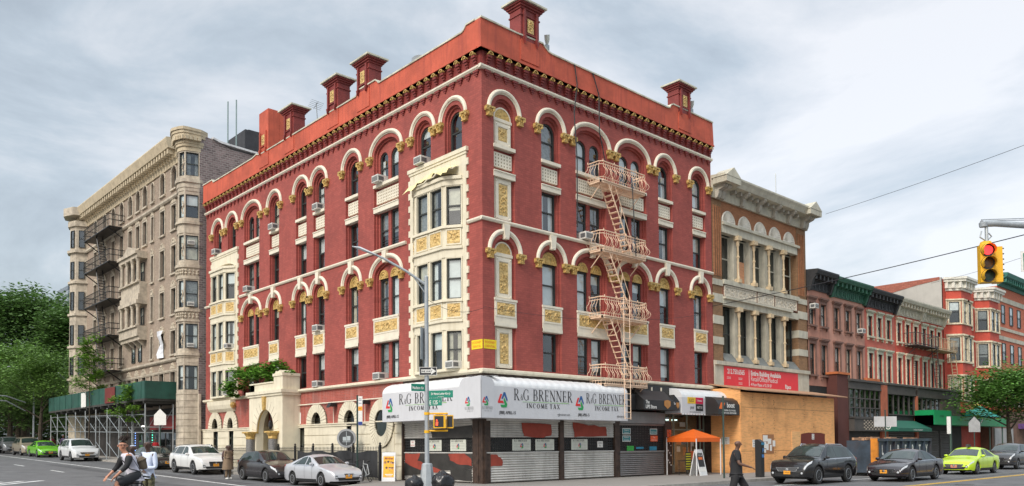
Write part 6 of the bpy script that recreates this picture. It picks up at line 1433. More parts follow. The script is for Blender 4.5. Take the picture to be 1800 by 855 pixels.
# ---------------------------------------------------------------- trees and shrubs
BARK=mat('bark',(.07,.055,.04),.95,.3,6,bump=.6,bscale=18)
def leafmat(name,col): return mat(name,col,.6,.25,.5,island=True,trans=.25,spec=.3)
LG1=leafmat('leaf_deep',(.11,.20,.055)); LG2=leafmat('leaf_mid',(.13,.235,.05)); LG3=leafmat('leaf_bright',(.16,.30,.04)); LG4=leafmat('leaf_right',(.10,.22,.04))
def leaves(name,blobs,n,size,mt,par,seed=1,flat=.7):
    r=random.Random(seed); v=[];f=[]
    tot=sum(b[3]*b[3] for b in blobs)
    for (x,y,z,R_,*rest) in blobs:
        k_=int(n*R_*R_/tot)
        nc=max(5,int(9*R_)); cl=[]
        for _ in range(nc):
            th=r.uniform(0,2*PI); ph=math.acos(r.uniform(-.8,1)); q=R_*r.uniform(.5,1.0); cl.append((x+q*math.sin(ph)*math.cos(th),y+q*math.sin(ph)*math.sin(th),z+q*flat*math.cos(ph)))
        for _ in range(k_):
            c=r.choice(cl); s_=R_*.30; p=Vector((r.gauss(c[0],s_),r.gauss(c[1],s_),r.gauss(c[2],s_*.6)))
            a=r.uniform(0,2*PI); t=r.uniform(-.9,.9); d1=Vector((math.cos(a),math.sin(a),t*.6)); d1.normalize(); d2=d1.cross(Vector((r.uniform(-.4,.4),r.uniform(-.4,.4),1))).normalized(); s2=size*r.uniform(.6,1.3)
            b=len(v); v+=[tuple(p-d1*s2),tuple(p+d2*s2*.55),tuple(p+d1*s2),tuple(p-d2*s2*.55)]; f.append((b,b+1,b+2,b+3))
    base=WL[par]; me=bpy.data.meshes.new(name); me.from_pydata([tuple(Vector(q)-base) for q in v],[],f); me.materials.append(mt); o=bpy.data.objects.new(name,me); C.objects.link(o); o.parent=par; return o
def tree(label,x,y,z0,h,R_,mt,n,size,seed,trunk=.25,first=.32,group='street and park trees',nb=9,lean=(0,0),flat=.75,cat='tree',name='tree'):
    r=random.Random(seed); t=thing(name,label,cat,(x,y,z0),group); m_=M()
    top=Vector((x+lean[0],y+lean[1],z0+h*.8)); base=Vector((x,y,z0)); pts=[base+(top-base)*s_+Vector((math.sin(s_*5+seed)*.12*R_*.4,math.cos(s_*4+seed)*.1*R_*.4,0))*s_ for s_ in (0,.15,.3,.5,.7,.9,1)]
    m_.tube(pts,[trunk*1.3,trunk,trunk*.85,trunk*.62,trunk*.4,trunk*.2,trunk*.1],8); bl=[]
    for i in range(nb):
        s_=first+(.98-first)*(i+.5)/nb; p=base+(top-base)*s_; a=i*2.4+r.uniform(-.4,.4); q=R_*(1.0-.55*max(0,(s_-.55)/.45))*r.uniform(.55,.85); e=p+Vector((math.cos(a)*q,math.sin(a)*q,h*.10+q*.35)); mid=p+(e-p)*.5+Vector((0,0,-.05*q))
        m_.tube([p,mid,e],[trunk*.42*(1.1-s_*.7),trunk*.25*(1.1-s_*.7),trunk*.06],6)
        for k_ in range(3): e2=mid+Vector((r.uniform(-1,1),r.uniform(-1,1),r.uniform(.1,.9)))*q*.5; m_.tube([mid,e2],[trunk*.12,trunk*.03],4)
        bl.append((e.x,e.y,e.z,R_*r.uniform(.34,.5))); bl.append((mid.x+r.uniform(-.3,.3),mid.y,mid.z+.25*R_,R_*.36))
    bl.append((top.x,top.y,z0+h-R_*.35,R_*.42)); m_.obj('trunk',BARK,t,smooth=True)
    leaves('crown',bl,n,size,mt,t,seed,flat); return t
# park mass on the left
tree('tallest dark green tree of the left group, behind the others',2.6,97,1.4,21.2,9.5,LG1,26000,.30,3,trunk=.5,group=None)
tree('dark tree cut off by the left edge of the picture',-4.5,93,1.4,18.5,8.5,LG1,20000,.28,5,trunk=.45,group=None)
tree('dark green tree standing between the tallest tree and the beige building',6.0,88,1.4,18.5,7.0,LG1,16000,.28,8,trunk=.4,group=None)
tree('mid green tree low in front at the left edge',-7.5,80,1.4,11.5,6.0,LG2,16000,.2,11,trunk=.3,group=None)
tree('mid green bushy tree just behind the parked cars',-3.2,76,1.4,10.8,6.0,LG2,16000,.2,13,trunk=.3,group=None)
tree('leafy tree overlapping the far end of the scaffold',-2.9,63.5,1.1,10.2,4.6,LG2,12000,.15,17,trunk=.22,group=None)
tree('shaded tree over the parked cars at the far left',-9.5,88,1.4,9.5,6.0,LG1,14000,.24,19,trunk=.3,group=None,first=.15)
tree('small dark tree low behind the green sedan',-1.0,72,1.4,7.5,4.5,LG1,12000,.2,23,trunk=.2,group=None,first=.12)
tree('broad dark tree filling the gap behind the parked minivan',4,108,1.4,12,9,LG1,18000,.32,29,trunk=.4,group=None,first=.1)
tree('slim bright green street tree rising above the scaffold',-3.15,46.2,gz(46)+.13,10.4,1.7,LG3,3200,.13,31,trunk=.07,first=.5,nb=8,group=None)
tree('bright green sapling in front of the scaffold posts',-3.25,36.2,gz(36)+.13,6.0,1.25,LG3,2200,.12,37,trunk=.05,first=.45,nb=7,group=None)
tree('round crowned street tree at the right edge of the street',51.8,-5.3,0,7.1,4.3,LG4,14000,.16,41,trunk=.24,first=.42,nb=11,flat=.6,group=None)
r=random.Random(77); v=[];f=[]
for _ in range(26000):
    p=Vector((r.uniform(-26,14),r.uniform(118,126),1.2+11*r.random()**1.2)); p.z*=.75+.35*math.sin(p.x*.55)*math.sin(p.x*.21+1); a=r.uniform(0,2*PI); d1=Vector((math.cos(a),math.sin(a),r.uniform(-.5,.5))); d2=d1.cross(Vector((r.uniform(-.4,.4),r.uniform(-.4,.4),1))).normalized(); s2=r.uniform(.25,.5); b=len(v); v+=[tuple(p-d1*s2),tuple(p+d2*s2*.6),tuple(p+d1*s2),tuple(p-d2*s2*.6)]; f.append((b,b+1,b+2,b+3))
me=bpy.data.meshes.new('far_wood'); me.from_pydata(v,[],f); me.materials.append(LG1); o=bpy.data.objects.new('far_wood',me); C.objects.link(o); tag(o,'dark mass of distant park trees closing the view behind the parked cars','woodland',None,'stuff')
# shrub on the porch roof
t=thing('shrub','leafy green shrub growing on the flat roof of the porch','shrub',(-.5,20.5,4.92)); m_=M()
for i in range(7): m_.tube([(-.5,20.6,4.95),(-.5-.1*i%3*.1,20.6+(i-3)*.35,5.6),(-.6,20.6+(i-3)*.8,6.1)],[.03,.02,.008],4)
m_.obj('stems',BARK,t); leaves('foliage',[(-.6,23.4,5.3,.65),(-.7,22.6,5.9,.7),(-.5,21.7,6.2,.75),(-.6,20.8,6.15,.6),(-.6,19.4,5.9,.55),(-.5,18.4,6.3,.75),(-.6,17.6,5.9,.5),(-.5,16.6,5.9,.35),(-.9,23.1,5.0,.4),(-.6,20.0,6.0,.5)],3000,.15,leafmat('leaf_shrub',(.12,.27,.035)),t,43)
# ---------------------------------------------------------------- street furniture
def sheetsign(par,fr,pts,w,th,mt,name): m_=M(fr); m_.prism(pts,w,w+th); return m_.obj(name,mt,par)
vr=Vector((RT.x,RT.y,0)).normalized()      # a horizontal axis facing the intersection
def face(cx,cy,ang):                         # frame: u runs along ang, w out to the right-hand normal
    c,s_=math.cos(ang),math.sin(ang); return lambda u,w,z:(cx+u*c+w*s_,cy+u*s_-w*c,z)
GP=mat('pole_grey',(.36,.39,.41),.45,.1,4,metal=.3,streak=.3); SGR=mat('street_sign_green',(.0,.20,.13),.4,.04)
lx,ly=-5.02,-2.72
LPO=thing('street_lamp','tall grey lamp post carrying street signs, a one way sign and a yellow walk signal','street lamp',(lx,ly,0))
m_=M(); m_.lathe((lx,ly,0),[(.31,0),(.30,.12),(.19,.98),(.15,1.02)],8); m_.obj('pole_base',GP,LPO)
m_=M(); m_.lathe((lx,ly,0),[(.085,.9),(.082,4),(.07,7.75),(.02,7.8)],14); m_.obj('pole',GP,LPO,smooth=True)
m_=M(); m_.tube([(lx,ly,7.45),(lx-.55,ly+.45,7.95),(lx-1.2,ly+.97,8.42),(lx-1.5,ly+1.2,8.58)],[.05,.045,.04,.035],8); m_.bar((lx,ly,7.1),(lx-.35,ly+.3,7.75),.02,6); m_.obj('lamp_arm',GP,LPO)
m_=M(); m_.tube([(lx-1.4,ly+1.1,8.53),(lx-1.6,ly+1.3,8.64),(lx-1.85,ly+1.5,8.78),(lx-2.05,ly+1.68,8.84)],[.05,.10,.11,.04],8,sq=.5); m_.obj('lamp_head',mat('lamp_head_grey',(.5,.52,.54),.4,.1),LPO,smooth=True)
fa=face(lx,ly,math.atan2(vr.y,vr.x)+.06)
m_=M(fa); m_.box(-.26,.55-.18,.1,.11,4.17,4.47); o1=m_.obj('one_way_sign',INK,LPO)
m_=M(fa); m_.ring(rect(-.26,.37,4.17,4.47),rect(-.26,.37,4.17,4.47,.015),.11,.114); m_.prism([(-.2,4.26),(-.2,4.38),(.16,4.38),(.16,4.44),(.34,4.32),(.16,4.20),(.16,4.26)],.11,.114); m_.obj('white_arrow',PAP,o1)
m_=M(fa); m_.text('ONE WAY',.09,-.02,.117,4.285,1,1,off=.003,ext=0); m_.obj('sign_text',INK,o1)
fb=face(lx,ly,math.atan2(vr.y,vr.x)+.55)
m_=M(fb); m_.box(-.62,-.09,.02,.03,3.60,3.86); o1=m_.obj('street_name_sign',SGR,LPO); m_=M(fb); m_.text('Madison Av',.15,-.36,.034,3.67,1,.62,off=.003,ext=0); m_.obj('sign_text',PAP,o1)
fc=face(lx,ly,math.atan2(vr.y,vr.x)-.25)
m_=M(fc); m_.box(.09,1.0,.02,.03,3.36,3.62); m_.box(.09,.58,.02,.03,3.08,3.35); o1=m_.obj('street_name_sign',SGR,LPO); m_=M(fc); m_.text('Dr Martin Luther King Jr',.11,.54,.034,3.47,1,.66,off=.002,ext=0); m_.text('Boulevard',.05,.54,.034,3.39,1,1,ext=0); m_.text('E 125',.2,.27,.034,3.13,1,.7,off=.003,ext=0); m_.text('St',.1,.5,.034,3.2,1,.7,ext=0); m_.obj('sign_text',PAP,o1)
YS=mat('signal_yellow',(.78,.42,.01),.45,.06,4)
m_=M(fa); 
for z in (2.18,2.80): m_.bar((0,0,z),(.75,.05,z),.035,6)
m_.lathe((0,0,2.1),[(.1,0),(.1,.1)],10); m_.lathe((0,0,2.75),[(.1,0),(.1,.1)],10); m_.obj('signal_bracket',YS,LPO)
m_=M(fa); m_.box(.24,.68,-.05,.22,2.27,2.74); m_.obj('walk_signal',YS,LPO); m_=M(fa); m_.box(.28,.6,.22,.228,2.31,2.70); m_.obj('signal_face',INK,LPO)
m_=M(fa); m_.lathe((.36,.232,2.55),[(.005,0),(.03,0),(.005,.004)],8,'y'); m_.prism([(.32,2.36),(.33,2.5),(.41,2.5),(.40,2.36)],.228,.232); m_.obj('hand_symbol',mat('lit_red',(.8,.08,.03),.5,0,emit=1.2),LPO)
m_=M(fa); m_.box(.70,.95,-.15,.06,2.27,2.74); m_.obj('walk_signal',YS,LPO); m_=M(fa); m_.box(.73,.92,.06,.068,2.31,2.7); m_.obj('signal_face',INK,LPO)
m_=M(face(lx,ly,math.atan2(vr.y,vr.x)+1.2)); m_.box(-.3,.3,-.1,-.09,4.75,5.9); m_.obj('sign_back',STEEL,LPO)
# rubbish bags at the foot
for i,(dx,dy,r_,l) in enumerate(((-.42,.2,.34,'black rubbish bag slumped on the left of the lamp post base'),(.42,-.35,.42,'largest black rubbish bag on the right of the lamp post base'),(.62,-.05,.3,'black rubbish bag tucked behind the bag on the right of the lamp post'))):
    bm=bmesh.new(); bmesh.ops.create_icosphere(bm,subdivisions=4,radius=r_); rr_=random.Random(i)
    from mathutils import noise as _n
    for v in bm.verts:
        p=v.co*5+Vector((i*7,0,0)); d=_n.noise(p)*.12+_n.noise(p*2.6)*.06; v.co*=1+d; v.co.z=max(-r_*.75,v.co.z*1.05)
        if v.co.z>r_*.7: v.co.x*=.6; v.co.y*=.6
    me=bpy.data.meshes.new('rubbish_bag'); bm.to_mesh(me); bm.free(); me.polygons.foreach_set('use_smooth',[True]*len(me.polygons)); me.materials.append(mat('bag_plastic',(.012,.012,.014),.22,.1,5,bump=.4,bscale=14))
    o=bpy.data.objects.new('rubbish_bag',me); C.objects.link(o); o.location=(lx+dx,ly+dy,r_*.75); tag(o,l,'rubbish bag')
# traffic signal at right
TS=thing('traffic_signal','yellow three lamp traffic signal showing red on a grey arm, at the right','traffic light',(-.75,-19.65,5.4))
sx_,sy_=-.75,-19.65; ft=face(sx_,sy_,math.atan2(vr.y,vr.x)-.28)
SCL=lambda k_:k_
m_=M(ft); m_.box(-.16,.16,-.22,.06,5.5,6.42); m_.lathe((0,-.08,6.42),[(.15,0),(.12,.08),(.04,.12)],10); m_.box(.16,.34,-.30,-.02,5.5,6.36); m_.obj('signal_housing',YS,TS)
for k_,(z,mt_) in enumerate(((6.27,mat('lit_red_lens',(.9,.03,.03),.4,.1,40,emit=1.6,ecol=(1,.04,.05))),(5.96,mat('amber_lens',(.10,.05,.02),.3,.2,8)),(5.65,mat('green_lens',(.01,.05,.04),.3,.2,8)))):
    m_=M(ft); m_.lathe((0,.06,z),[(.01,.0),(.115,.0),(.11,.02),(.01,.03)],20,'y'); m_.obj('lens',mt_,TS,smooth=True)
    m_=M(ft); n_=14
    b=m_.vs([(.15*math.cos(a),.06,z+.15*math.sin(a)) for a in [math.radians(-50+280*i/n_) for i in range(n_+1)]]+[(.14*math.cos(a),.06+.24,z+.14*math.sin(a)-.02) for a in [math.radians(-30+240*i/n_) for i in range(n_+1)]])
    for i in range(n_): m_.face((b+i,b+i+1,b+n_+2+i,b+n_+1+i))
    m_.obj('visor',YS,TS,smooth=True)
    m_=M(ft); m_.ring([(.155*math.cos(2*PI*i/20),z+.155*math.sin(2*PI*i/20)) for i in range(20)],[(.11*math.cos(2*PI*i/20),z+.11*math.sin(2*PI*i/20)) for i in range(20)],.05,.075); m_.obj('lens_rim',INK,TS)
m_=M(ft)
for k_ in range(7): m_.lathe((.36,-.15,5.55+.13*k_),[(.012,0),(.02,.03),(.005,.05)],5,'x')
m_.obj('housing_bolts',BLACK,TS)
m_=M(); dv=vr
m_.bar((sx_,sy_,6.5),(sx_,sy_,6.86),.04,8); m_.tube([(sx_-dv.x*.12,sy_-dv.y*.12,6.75),(sx_-dv.x*.16,sy_-dv.y*.16,6.6),(sx_,sy_,6.5),(sx_+dv.x*.12,sy_+dv.y*.12,6.62),(sx_+dv.x*.05,sy_+dv.y*.05,6.7)],.018,6); m_.obj('hanger',STEEL,TS)
e1=Vector((sx_,sy_,6.93))-dv*.12
m_=M(); m_.tube([e1,e1+dv*.35,e1+dv*2.6+Vector((0,0,-.16)),e1+dv*7+Vector((0,0,-.75))],[.085,.075,.08,.1],12); m_.lathe(tuple(e1+dv*.05),[(.09,-.08),(.1,.02),(.03,.06)],10); m_.tube([e1+Vector((0,0,.1)),e1+dv*2.6+Vector((0,0,.16))],.012,5); m_.tube([e1+Vector((0,0,.07)),e1+dv*2.6+Vector((0,0,.10))],.012,5); m_.obj('signal_arm',GP,TS,smooth=True)
PD=e1+dv*7; m_=M(); m_.bar((PD.x,PD.y,-.13),(PD.x,PD.y,7.4),.12,12); m_.obj('signal_pole',GP,TS)
m_=M(face(sx_+dv.x*.85,sy_+dv.y*.85,math.atan2(vr.y,vr.x))); m_.box(-.03,1.2,-.01,.01,5.75,6.25); o=m_.obj('street_sign',PAP,None,label='green street sign with a pale rim cut by the right edge',cat='sign'); m_=M(face(sx_+dv.x*.85,sy_+dv.y*.85,math.atan2(vr.y,vr.x))); m_.box(.02,1.15,.01,.02,5.8,6.2); m_.obj('sign_face',SGR,o)
# overhead wires
WIR=mat('wire_black',(.02,.02,.025),.6,.1)
def Dp(px,py,dep): return CAM+(FW+RT*((px-900)/1414.33)+UP*((737.89-py)/1414.33))*dep
def wire(p0,p1,sag,r,label):
    a,b=Vector(p0),Vector(p1); m_=M(); m_.tube([a+(b-a)*t/14+Vector((0,0,-sag*4*(t/14)*(1-t/14))) for t in range(15)],r,4); m_.obj('overhead_wire',WIR,None,label=label,cat='wire')
wire((16.6,-.5,9.4),(6.2,-27.5,9.0),.25,.018,'darkest overhead cable running from the red wall past the signal arm')
wire((29.5,-1,17.0),(14,-30,15.8),.4,.012,'upper thin overhead cable across the white sky on the right')
wire((45,-2,14.2),(12,-26,11.0),.5,.01,'faint lower cable above the cream cornices')
wire((-5.0,-2.7,6.95),(0.1,-.1,7.6),.35,.008,'thin cable from the lamp post to the brick corner')
wire((.2,-.15,7.55),(16.0,-.3,8.9),.45,.008,'thin cable slung along the red wall over the lower windows')
# fence with black cloth
FN=thing('iron_fence','black iron fence with spear points in front of the cream base','fence',(-1,17,0))
m_=M(); y=6.2; fx_=-1.15
while y<30.0:
    if not 16.6<y<20.2: m_.bar((fx_,y,.05),(fx_,y,1.5),.012,4); m_.tube([(fx_,y,1.5),(fx_,y,1.56),(fx_,y,1.64)],[.012,.022,.002],4)
    y+=.14
for a,b in ((6.2,16.6),(20.2,30)):
    for z in (.15,.85,1.4): m_.box(fx_-.015,fx_+.015,a,b,z,z+.035)
m_.obj('pickets',BLACK,FN)
for y in (6.2,8.6,10.6,12.6,14.6,16.6,20.2,23,26,30): m_=M(); m_.box(fx_-.05,fx_+.05,y-.05,y+.05,0,1.7); m_.lathe((fx_,y,1.7),[(.03,0),(.07,.06),(.03,.12)],6); m_.obj('fence_post',BLACK,FN)
m_=M(); n_=40
b=m_.vs([(fx_-.06-.05*math.sin(i*.9)*abs(math.sin(i*.37)),6.3+i*(14.3-6.3)/n_,z+.05*math.sin(i*.5)) for z in (.12,.75,1.38) for i in range(n_+1)])
for j in range(2):
    for i in range(n_): q=b+j*(n_+1)+i; m_.face((q,q+1,q+n_+2,q+n_+1))
m_.obj('fence_banner',mat('banner_black',(.03,.03,.032),.45,.5,1.3,bump=.2),None,smooth=True,label='black printed cloth tied along the iron fence',cat='banner')
# bicycles along the fence
def bike(par_loc,ang,label,col,size=1.0):
    fr_=rotf(par_loc[0],par_loc[1],par_loc[2],ang); t=thing('bicycle',label,'bicycle',par_loc,None)
    for s_ in (-.52,.52):
        m_=M(fr_); m_.tube([(s_+.33*math.cos(2*PI*k_/22),0,.35+.33*math.sin(2*PI*k_/22)) for k_ in range(23)],.017,5,cap=False)
        for k_ in range(12): m_.bar((s_,0,.35),(s_+.32*math.cos(2*PI*k_/12),0,.35+.32*math.sin(2*PI*k_/12)),.003,3)
        m_.bar((s_,-.05,.35),(s_,.05,.35),.02,6); m_.obj('wheel',TYRE,t)
    m_=M(fr_); bb_=(-.05,0,.30); hd=(.38,0,.82); st=(-.18,0,.80)
    for a,b_ in ((bb_,st),(bb_,(.40,0,.74)),(st,hd),((-.52,.04,.35),bb_),((-.52,.04,.35),st),((.52,0,.35),hd),(hd,(.35,0,.98))): m_.bar(a,b_,.016,6)
    m_.obj('frame',col,t)
    m_=M(fr_); m_.bar((.35,-.27,1.0),(.35,.27,1.0),.013,5); m_.bar((.35,.27,1.0),(.27,.29,.98),.016,5); m_.bar((.35,-.27,1.0),(.27,-.29,.98),.016,5); m_.obj('handlebar',BLACK,t)
    m_=M(fr_); m_.bar(st,(-.20,0,.93),.014,5); m_.tube([(-.34,0,.94),(-.2,0,.96),(-.04,0,.95)],[.07,.06,.02],6,sq=.4); m_.obj('saddle',BLACK,t)
    m_=M(fr_); m_.lathe((-.05,.03,.30),[(.09,-.005),(.09,.005)],12,'y'); m_.bar((-.05,.06,.30),(.08,.06,.2),.01,4); m_.bar((-.05,-.06,.30),(-.18,-.06,.4),.01,4); m_.obj('crank',STEEL,t)
    return t
SIL=mat('frame_silver',(.6,.62,.62),.35,.05,4,metal=.4)
bike((-2.05,6.0,.0),1.35,'silver bicycle locked by the bus stop pole',SIL); bike((-1.75,7.6,.0),1.7,'dark bicycle leaning on the fence cloth behind the silver sedan',mat('frame_dark',(.05,.05,.06),.4,.1))
# bus stop pole
BS=thing('bus_stop','dark green bus stop pole with a white and orange route panel','bus stop',(-2.05,6.75,0)); m_=M(); m_.box(-2.08,-2.02,6.72,6.78,0,4.05); m_.obj('pole',mat('pole_dark_green',(.03,.06,.05),.5,.1),BS)
fs=face(-2.05,6.75,math.atan2(vr.y,vr.x)); m_=M(fs); m_.box(.04,.24,-.01,.01,2.62,4.0); o1=m_.obj('route_panel',PAP,BS)
m_=M(fs); m_.box(.045,.235,.01,.015,3.32,3.52); m_.obj('orange_band',PLATE,o1); m_=M(fs); m_.box(.045,.235,.01,.015,2.64,2.80); m_.box(.06,.2,.01,.015,3.8,3.82); m_.box(.06,.2,.01,.015,3.66,3.68); m_.obj('blue_band',mat('route_blue',(.02,.05,.25),.5,.05),o1)
m_=M(fs); m_.text('M1',.09,.14,.017,3.39,1,.9,ext=0); m_.text('BUS',.07,.14,.017,3.86,1,.9,ext=0); m_.obj('route_text',INK,o1)
# round hanging sign on a wall bracket
RS=thing('round_sign','round dark sign with a white rim hanging from a wall bracket beside the oval window','sign',(-.8,8.9,2.1)); fs=face(-.95,9.55,math.atan2(vr.y,vr.x))
m_=M(fs); ci=lambda r_:[(r_*math.cos(2*PI*k_/28),2.05+r_*math.sin(2*PI*k_/28)) for k_ in range(28)]; m_.prism(ci(.46),-.04,.04); m_.obj('disc',mat('disc_dark',(.05,.055,.06),.5,.1),RS); m_=M(fs); m_.ring(ci(.48),ci(.38),-.05,.05); m_.obj('rim',mat('disc_rim',(.30,.31,.32),.5,.1),RS)
m_=M(fs); m_.box(-.18,.0,.04,.05,1.93,2.12); m_.box(.03,.2,.04,.05,1.93,2.16); m_.box(-.01,.01,.04,.05,1.7,2.4); m_.box(-.2,.2,.04,.05,1.86,1.89); m_.obj('emblem',mat('emblem_grey',(.45,.5,.52),.5,.05),RS); m_=M(); m_.bar((-.0,9.1,2.75),(-1.0,9.45,2.75),.03,6); m_.bar((-.75,9.4,2.75),(-.8,9.5,2.5),.02,5); m_.obj('bracket',BLACK,RS)
# A-frame poster board
def aframe(x,y,ang,label,h=1.35,w=.62):
    t=thing('sandwich_board',label,'sign board',(x,y,0)); fr_=rotf(x,y,0,ang)
    for s_ in (-1,1):
        f2=lambda u,w_,z,s_=s_:fr_(u,-s_*(.30*(1-z/1.35)+w_),z)
        m_=M(f2); m_.ring(rect(-w/2,w/2,.0,h),rect(-w/2+.06,w/2-.06,.18,h-.16),-.02,.02); m_.box(-w/2+.06,w/2-.06,-.01,.0,.18,h-.16); m_.obj('board',mat('board_white',(.72,.73,.73),.5,.05,5),t)
    return t,(lambda u,w_,z:fr_(u,-(.30*(1-z/1.35)+w_),z))
t,f2=aframe(-1.05,5.6,math.atan2(vr.y,vr.x)+.03,'white sandwich board with a yellow poster of several faces beside the dark shutter')
m_=M(f2); m_.box(-.25,.25,.0,.012,.19,1.16); po=m_.obj('poster',mat('poster_amber',(.80,.42,.03),.6,.2,6),t)
hr=random.Random(6)
for i,(u,z) in enumerate(((-.16,.86),(-.02,.9),(.12,.86),(.2,.84),(-.1,.62),(.05,.6),(.17,.6))):
    m_=M(f2); m_.lathe((u,.012,z),[(.002,0),(.05,0),(.05,.004),(.002,.005)],10,'y'); m_.obj('portrait',mat('skin_print_%d'%(i%3),((.45,.2,.1),(.2,.09,.05),(.6,.35,.25))[i%3],.6,.2,10),po)
    m_=M(f2); m_.prism([(u-.05,z+.01),(u-.045,z+.06),(u+.045,z+.06),(u+.05,z+.01),(u,z+.035)],.016,.02); m_.obj('portrait_hair',INK,po)
m_=M(f2); m_.text('Mother',.13,0,.016,1.02,1,1,off=.004,ext=0,shear=.3); m_.obj('poster_text',mat('text_maroon',(.3,.03,.02),.6,.05),po)
m_=M(f2); m_.box(-.16,.2,.012,.016,.3,.34); m_.box(-.1,.16,.012,.016,.24,.27); m_.obj('poster_text',PAP,po)
t,f2=aframe(13.0,-1.9,0.1,'white sandwich board with a black and orange menu beside the orange canopy',1.35,.75)
m_=M(f2); m_.box(-.31,.31,.0,.012,.45,1.15); po=m_.obj('poster',INK,t); m_=M(f2); m_.box(-.2,.2,.012,.018,.82,.95); m_.obj('poster_band',HO,po); m_=M(f2); m_.text('TOP UP',.12,0,.018,1.0,1,1,ext=0); m_.box(-.3,.3,.0,.014,.2,.43); m_.obj('poster_text',PAP,po)
# toy star on board, yellow/black board behind
m_=M(FR); m_.box(12.7,13.2,1.3,1.33,.25,1.2); o=m_.obj('price_board',INK,None,label='narrow black board with yellow stripes behind the menu board',cat='sign board'); m_=M(FR)
for k_ in range(7): m_.box(12.72,13.15,1.33,1.335,.3+k_*.13,.36+k_*.13)
m_.obj('yellow_stripe',mat('stripe_yellow',(.6,.6,.03),.6,.1),o)
# orange canopy tent
TN=thing('canopy_tent','orange pop-up canopy on four white legs before the phone shop','canopy',(13.6,-1.2,0)); tx0,tx1,ty0,ty1=12.55,14.75,-2.1,-.25
m_=M(); ap=((tx0+tx1)/2,(ty0+ty1)/2,2.42); cr_=[(tx0,ty0,1.95),(tx1,ty0,1.95),(tx1,ty1,1.95),(tx0,ty1,1.95)]
for i in range(4): m_.poly([cr_[i],cr_[(i+1)%4],ap]); a,b_=cr_[i],cr_[(i+1)%4]; m_.poly([a,b_,(b_[0],b_[1],1.74),(a[0],a[1],1.74)])
m_.obj('canopy_cloth',mat('tent_orange',(.82,.15,.015),.6,.06,3,trans=.2),TN)
m_=M()
for x,y,_ in cr_: m_.box(x-.02,x+.02,y-.02,y+.02,0,1.9)
m_.obj('tent_leg',mat('leg_white',(.75,.75,.75),.5,.05),TN)
m_=M(); m_.box(13.0,14.4,-1.2,-.6,.72,.76); 
for x in (13.05,14.35):
    for y in (-1.15,-.65): m_.bar((x,y,0),(x,y,.72),.018,5)
m_.obj('folding_table',BLACK,None,label='black folding table under the orange canopy',cat='table'); m_=M(); m_.poly([(13.5,-1.22,.25),(14.4,-1.22,.25),(14.4,-1.22,.72),(13.5,-1.22,.72)]); m_.obj('table_banner',INK,None,label='black cloth with white lettering hung from the folding table',cat='banner'); m_=M(FR); m_.text('$15 A MONTH',.13,13.95,1.23,.5,1,.7,ext=0); m_.text('UNLIMITED',.13,13.95,1.23,.33,1,.7,ext=0); m_.obj('banner_text',PAP,bpy.data.objects['table_banner'])
m_=M(); m_.box(13.6,14.0,-1.0,-.97,.78,1.25); m_.obj('price_card',HO,None,label='orange price card standing on the folding table',cat='sign')
# parking meter kiosk
PM=thing('parking_meter','black parking pay station with a blue top in front of the plywood','parking meter',(13.0,-5.4,0)); m_=M(); m_.box(12.82,13.12,-5.6,-5.28,0,1.55); m_.prismz([(12.84,-5.58),(13.10,-5.58),(13.10,-5.3),(12.84,-5.3)],1.55,1.6); m_.fr=lambda u,w,z:(w,u,z); m_.prism([(-5.6,1.55),(-5.28,1.55),(-5.28,1.82),(-5.4,1.84),(-5.6,1.7)],12.82,13.12); m_.obj('kiosk_body',PLAS,PM)
fm=face(12.97,-5.62,0); m_=M(fm); m_.box(-.13,.13,0,.012,1.56,1.68); m_.obj('screen',mat('kiosk_blue',(.03,.22,.38),.3,.1),PM); m_=M(fm); m_.text('P',.28,0,.012,1.2,1,1,off=.01,ext=0); m_.box(-.1,.1,0,.01,.95,1.1); m_.obj('parking_mark',mat('park_blue',(.05,.2,.5),.4,.1),PM)
# slender green pole, sign poles
m_=M(); m_.bar((10.85,-4.8,-.02),(10.85,-4.8,3.9),.045,8); m_.obj('sign_pole',mat('pole_dark_green',(.03,.06,.05),.5,.1),None,label='slender dark green pole in front of the black hood, no sign on it',cat='pole')
def polesign(x,y,h,shape,label,mt=PAP,w=.5,sh=.38):
    t=thing('sign_pole',label,'street sign',(x,y,0)); m_=M(); m_.box(x-.03,x+.03,y-.03,y+.03,0,h); m_.obj('pole',MATS['pole_dark_green'],t); fs=face(x,y,math.atan2(vr.y,vr.x))
    m_=M(fs)
    if shape=='rect2': m_.box(-w,-.04,-.01,.01,h-sh-.4,h-.4); m_.box(.04,w,-.01,.01,h-sh-.4,h-.4)
    elif shape=='house': m_.prism([(-.42,h-1.15),(-.42,h-.45),(0,h-.02),(.42,h-.45),(.42,h-1.15)],.03,.045)
    elif shape=='strip': m_.box(-.3,0,-.01,.01,h-1.2,h)
    m_.obj('sign_plate',mt,t)
SB=mat('sign_back_grey',(.45,.45,.44),.5,.1,4,metal=.3)
polesign(26.9,-5.7,3.6,'rect2','pair of white parking signs on one dark pole beside the dumpster',mat('plate_pale_grey',(.5,.5,.5),.5,.1),.68,.62)
polesign(38.0,-5.6,3.4,'strip','narrow white sign on a pole in front of the green shop sign')
polesign(42.6,-5.6,3.5,'house','grey five-sided sign seen from the back, at the green shop sign',SB)
polesign(-2.6,31.3,4.35,'house','pale five-sided sign seen from the back under the scaffold corner',PAP)
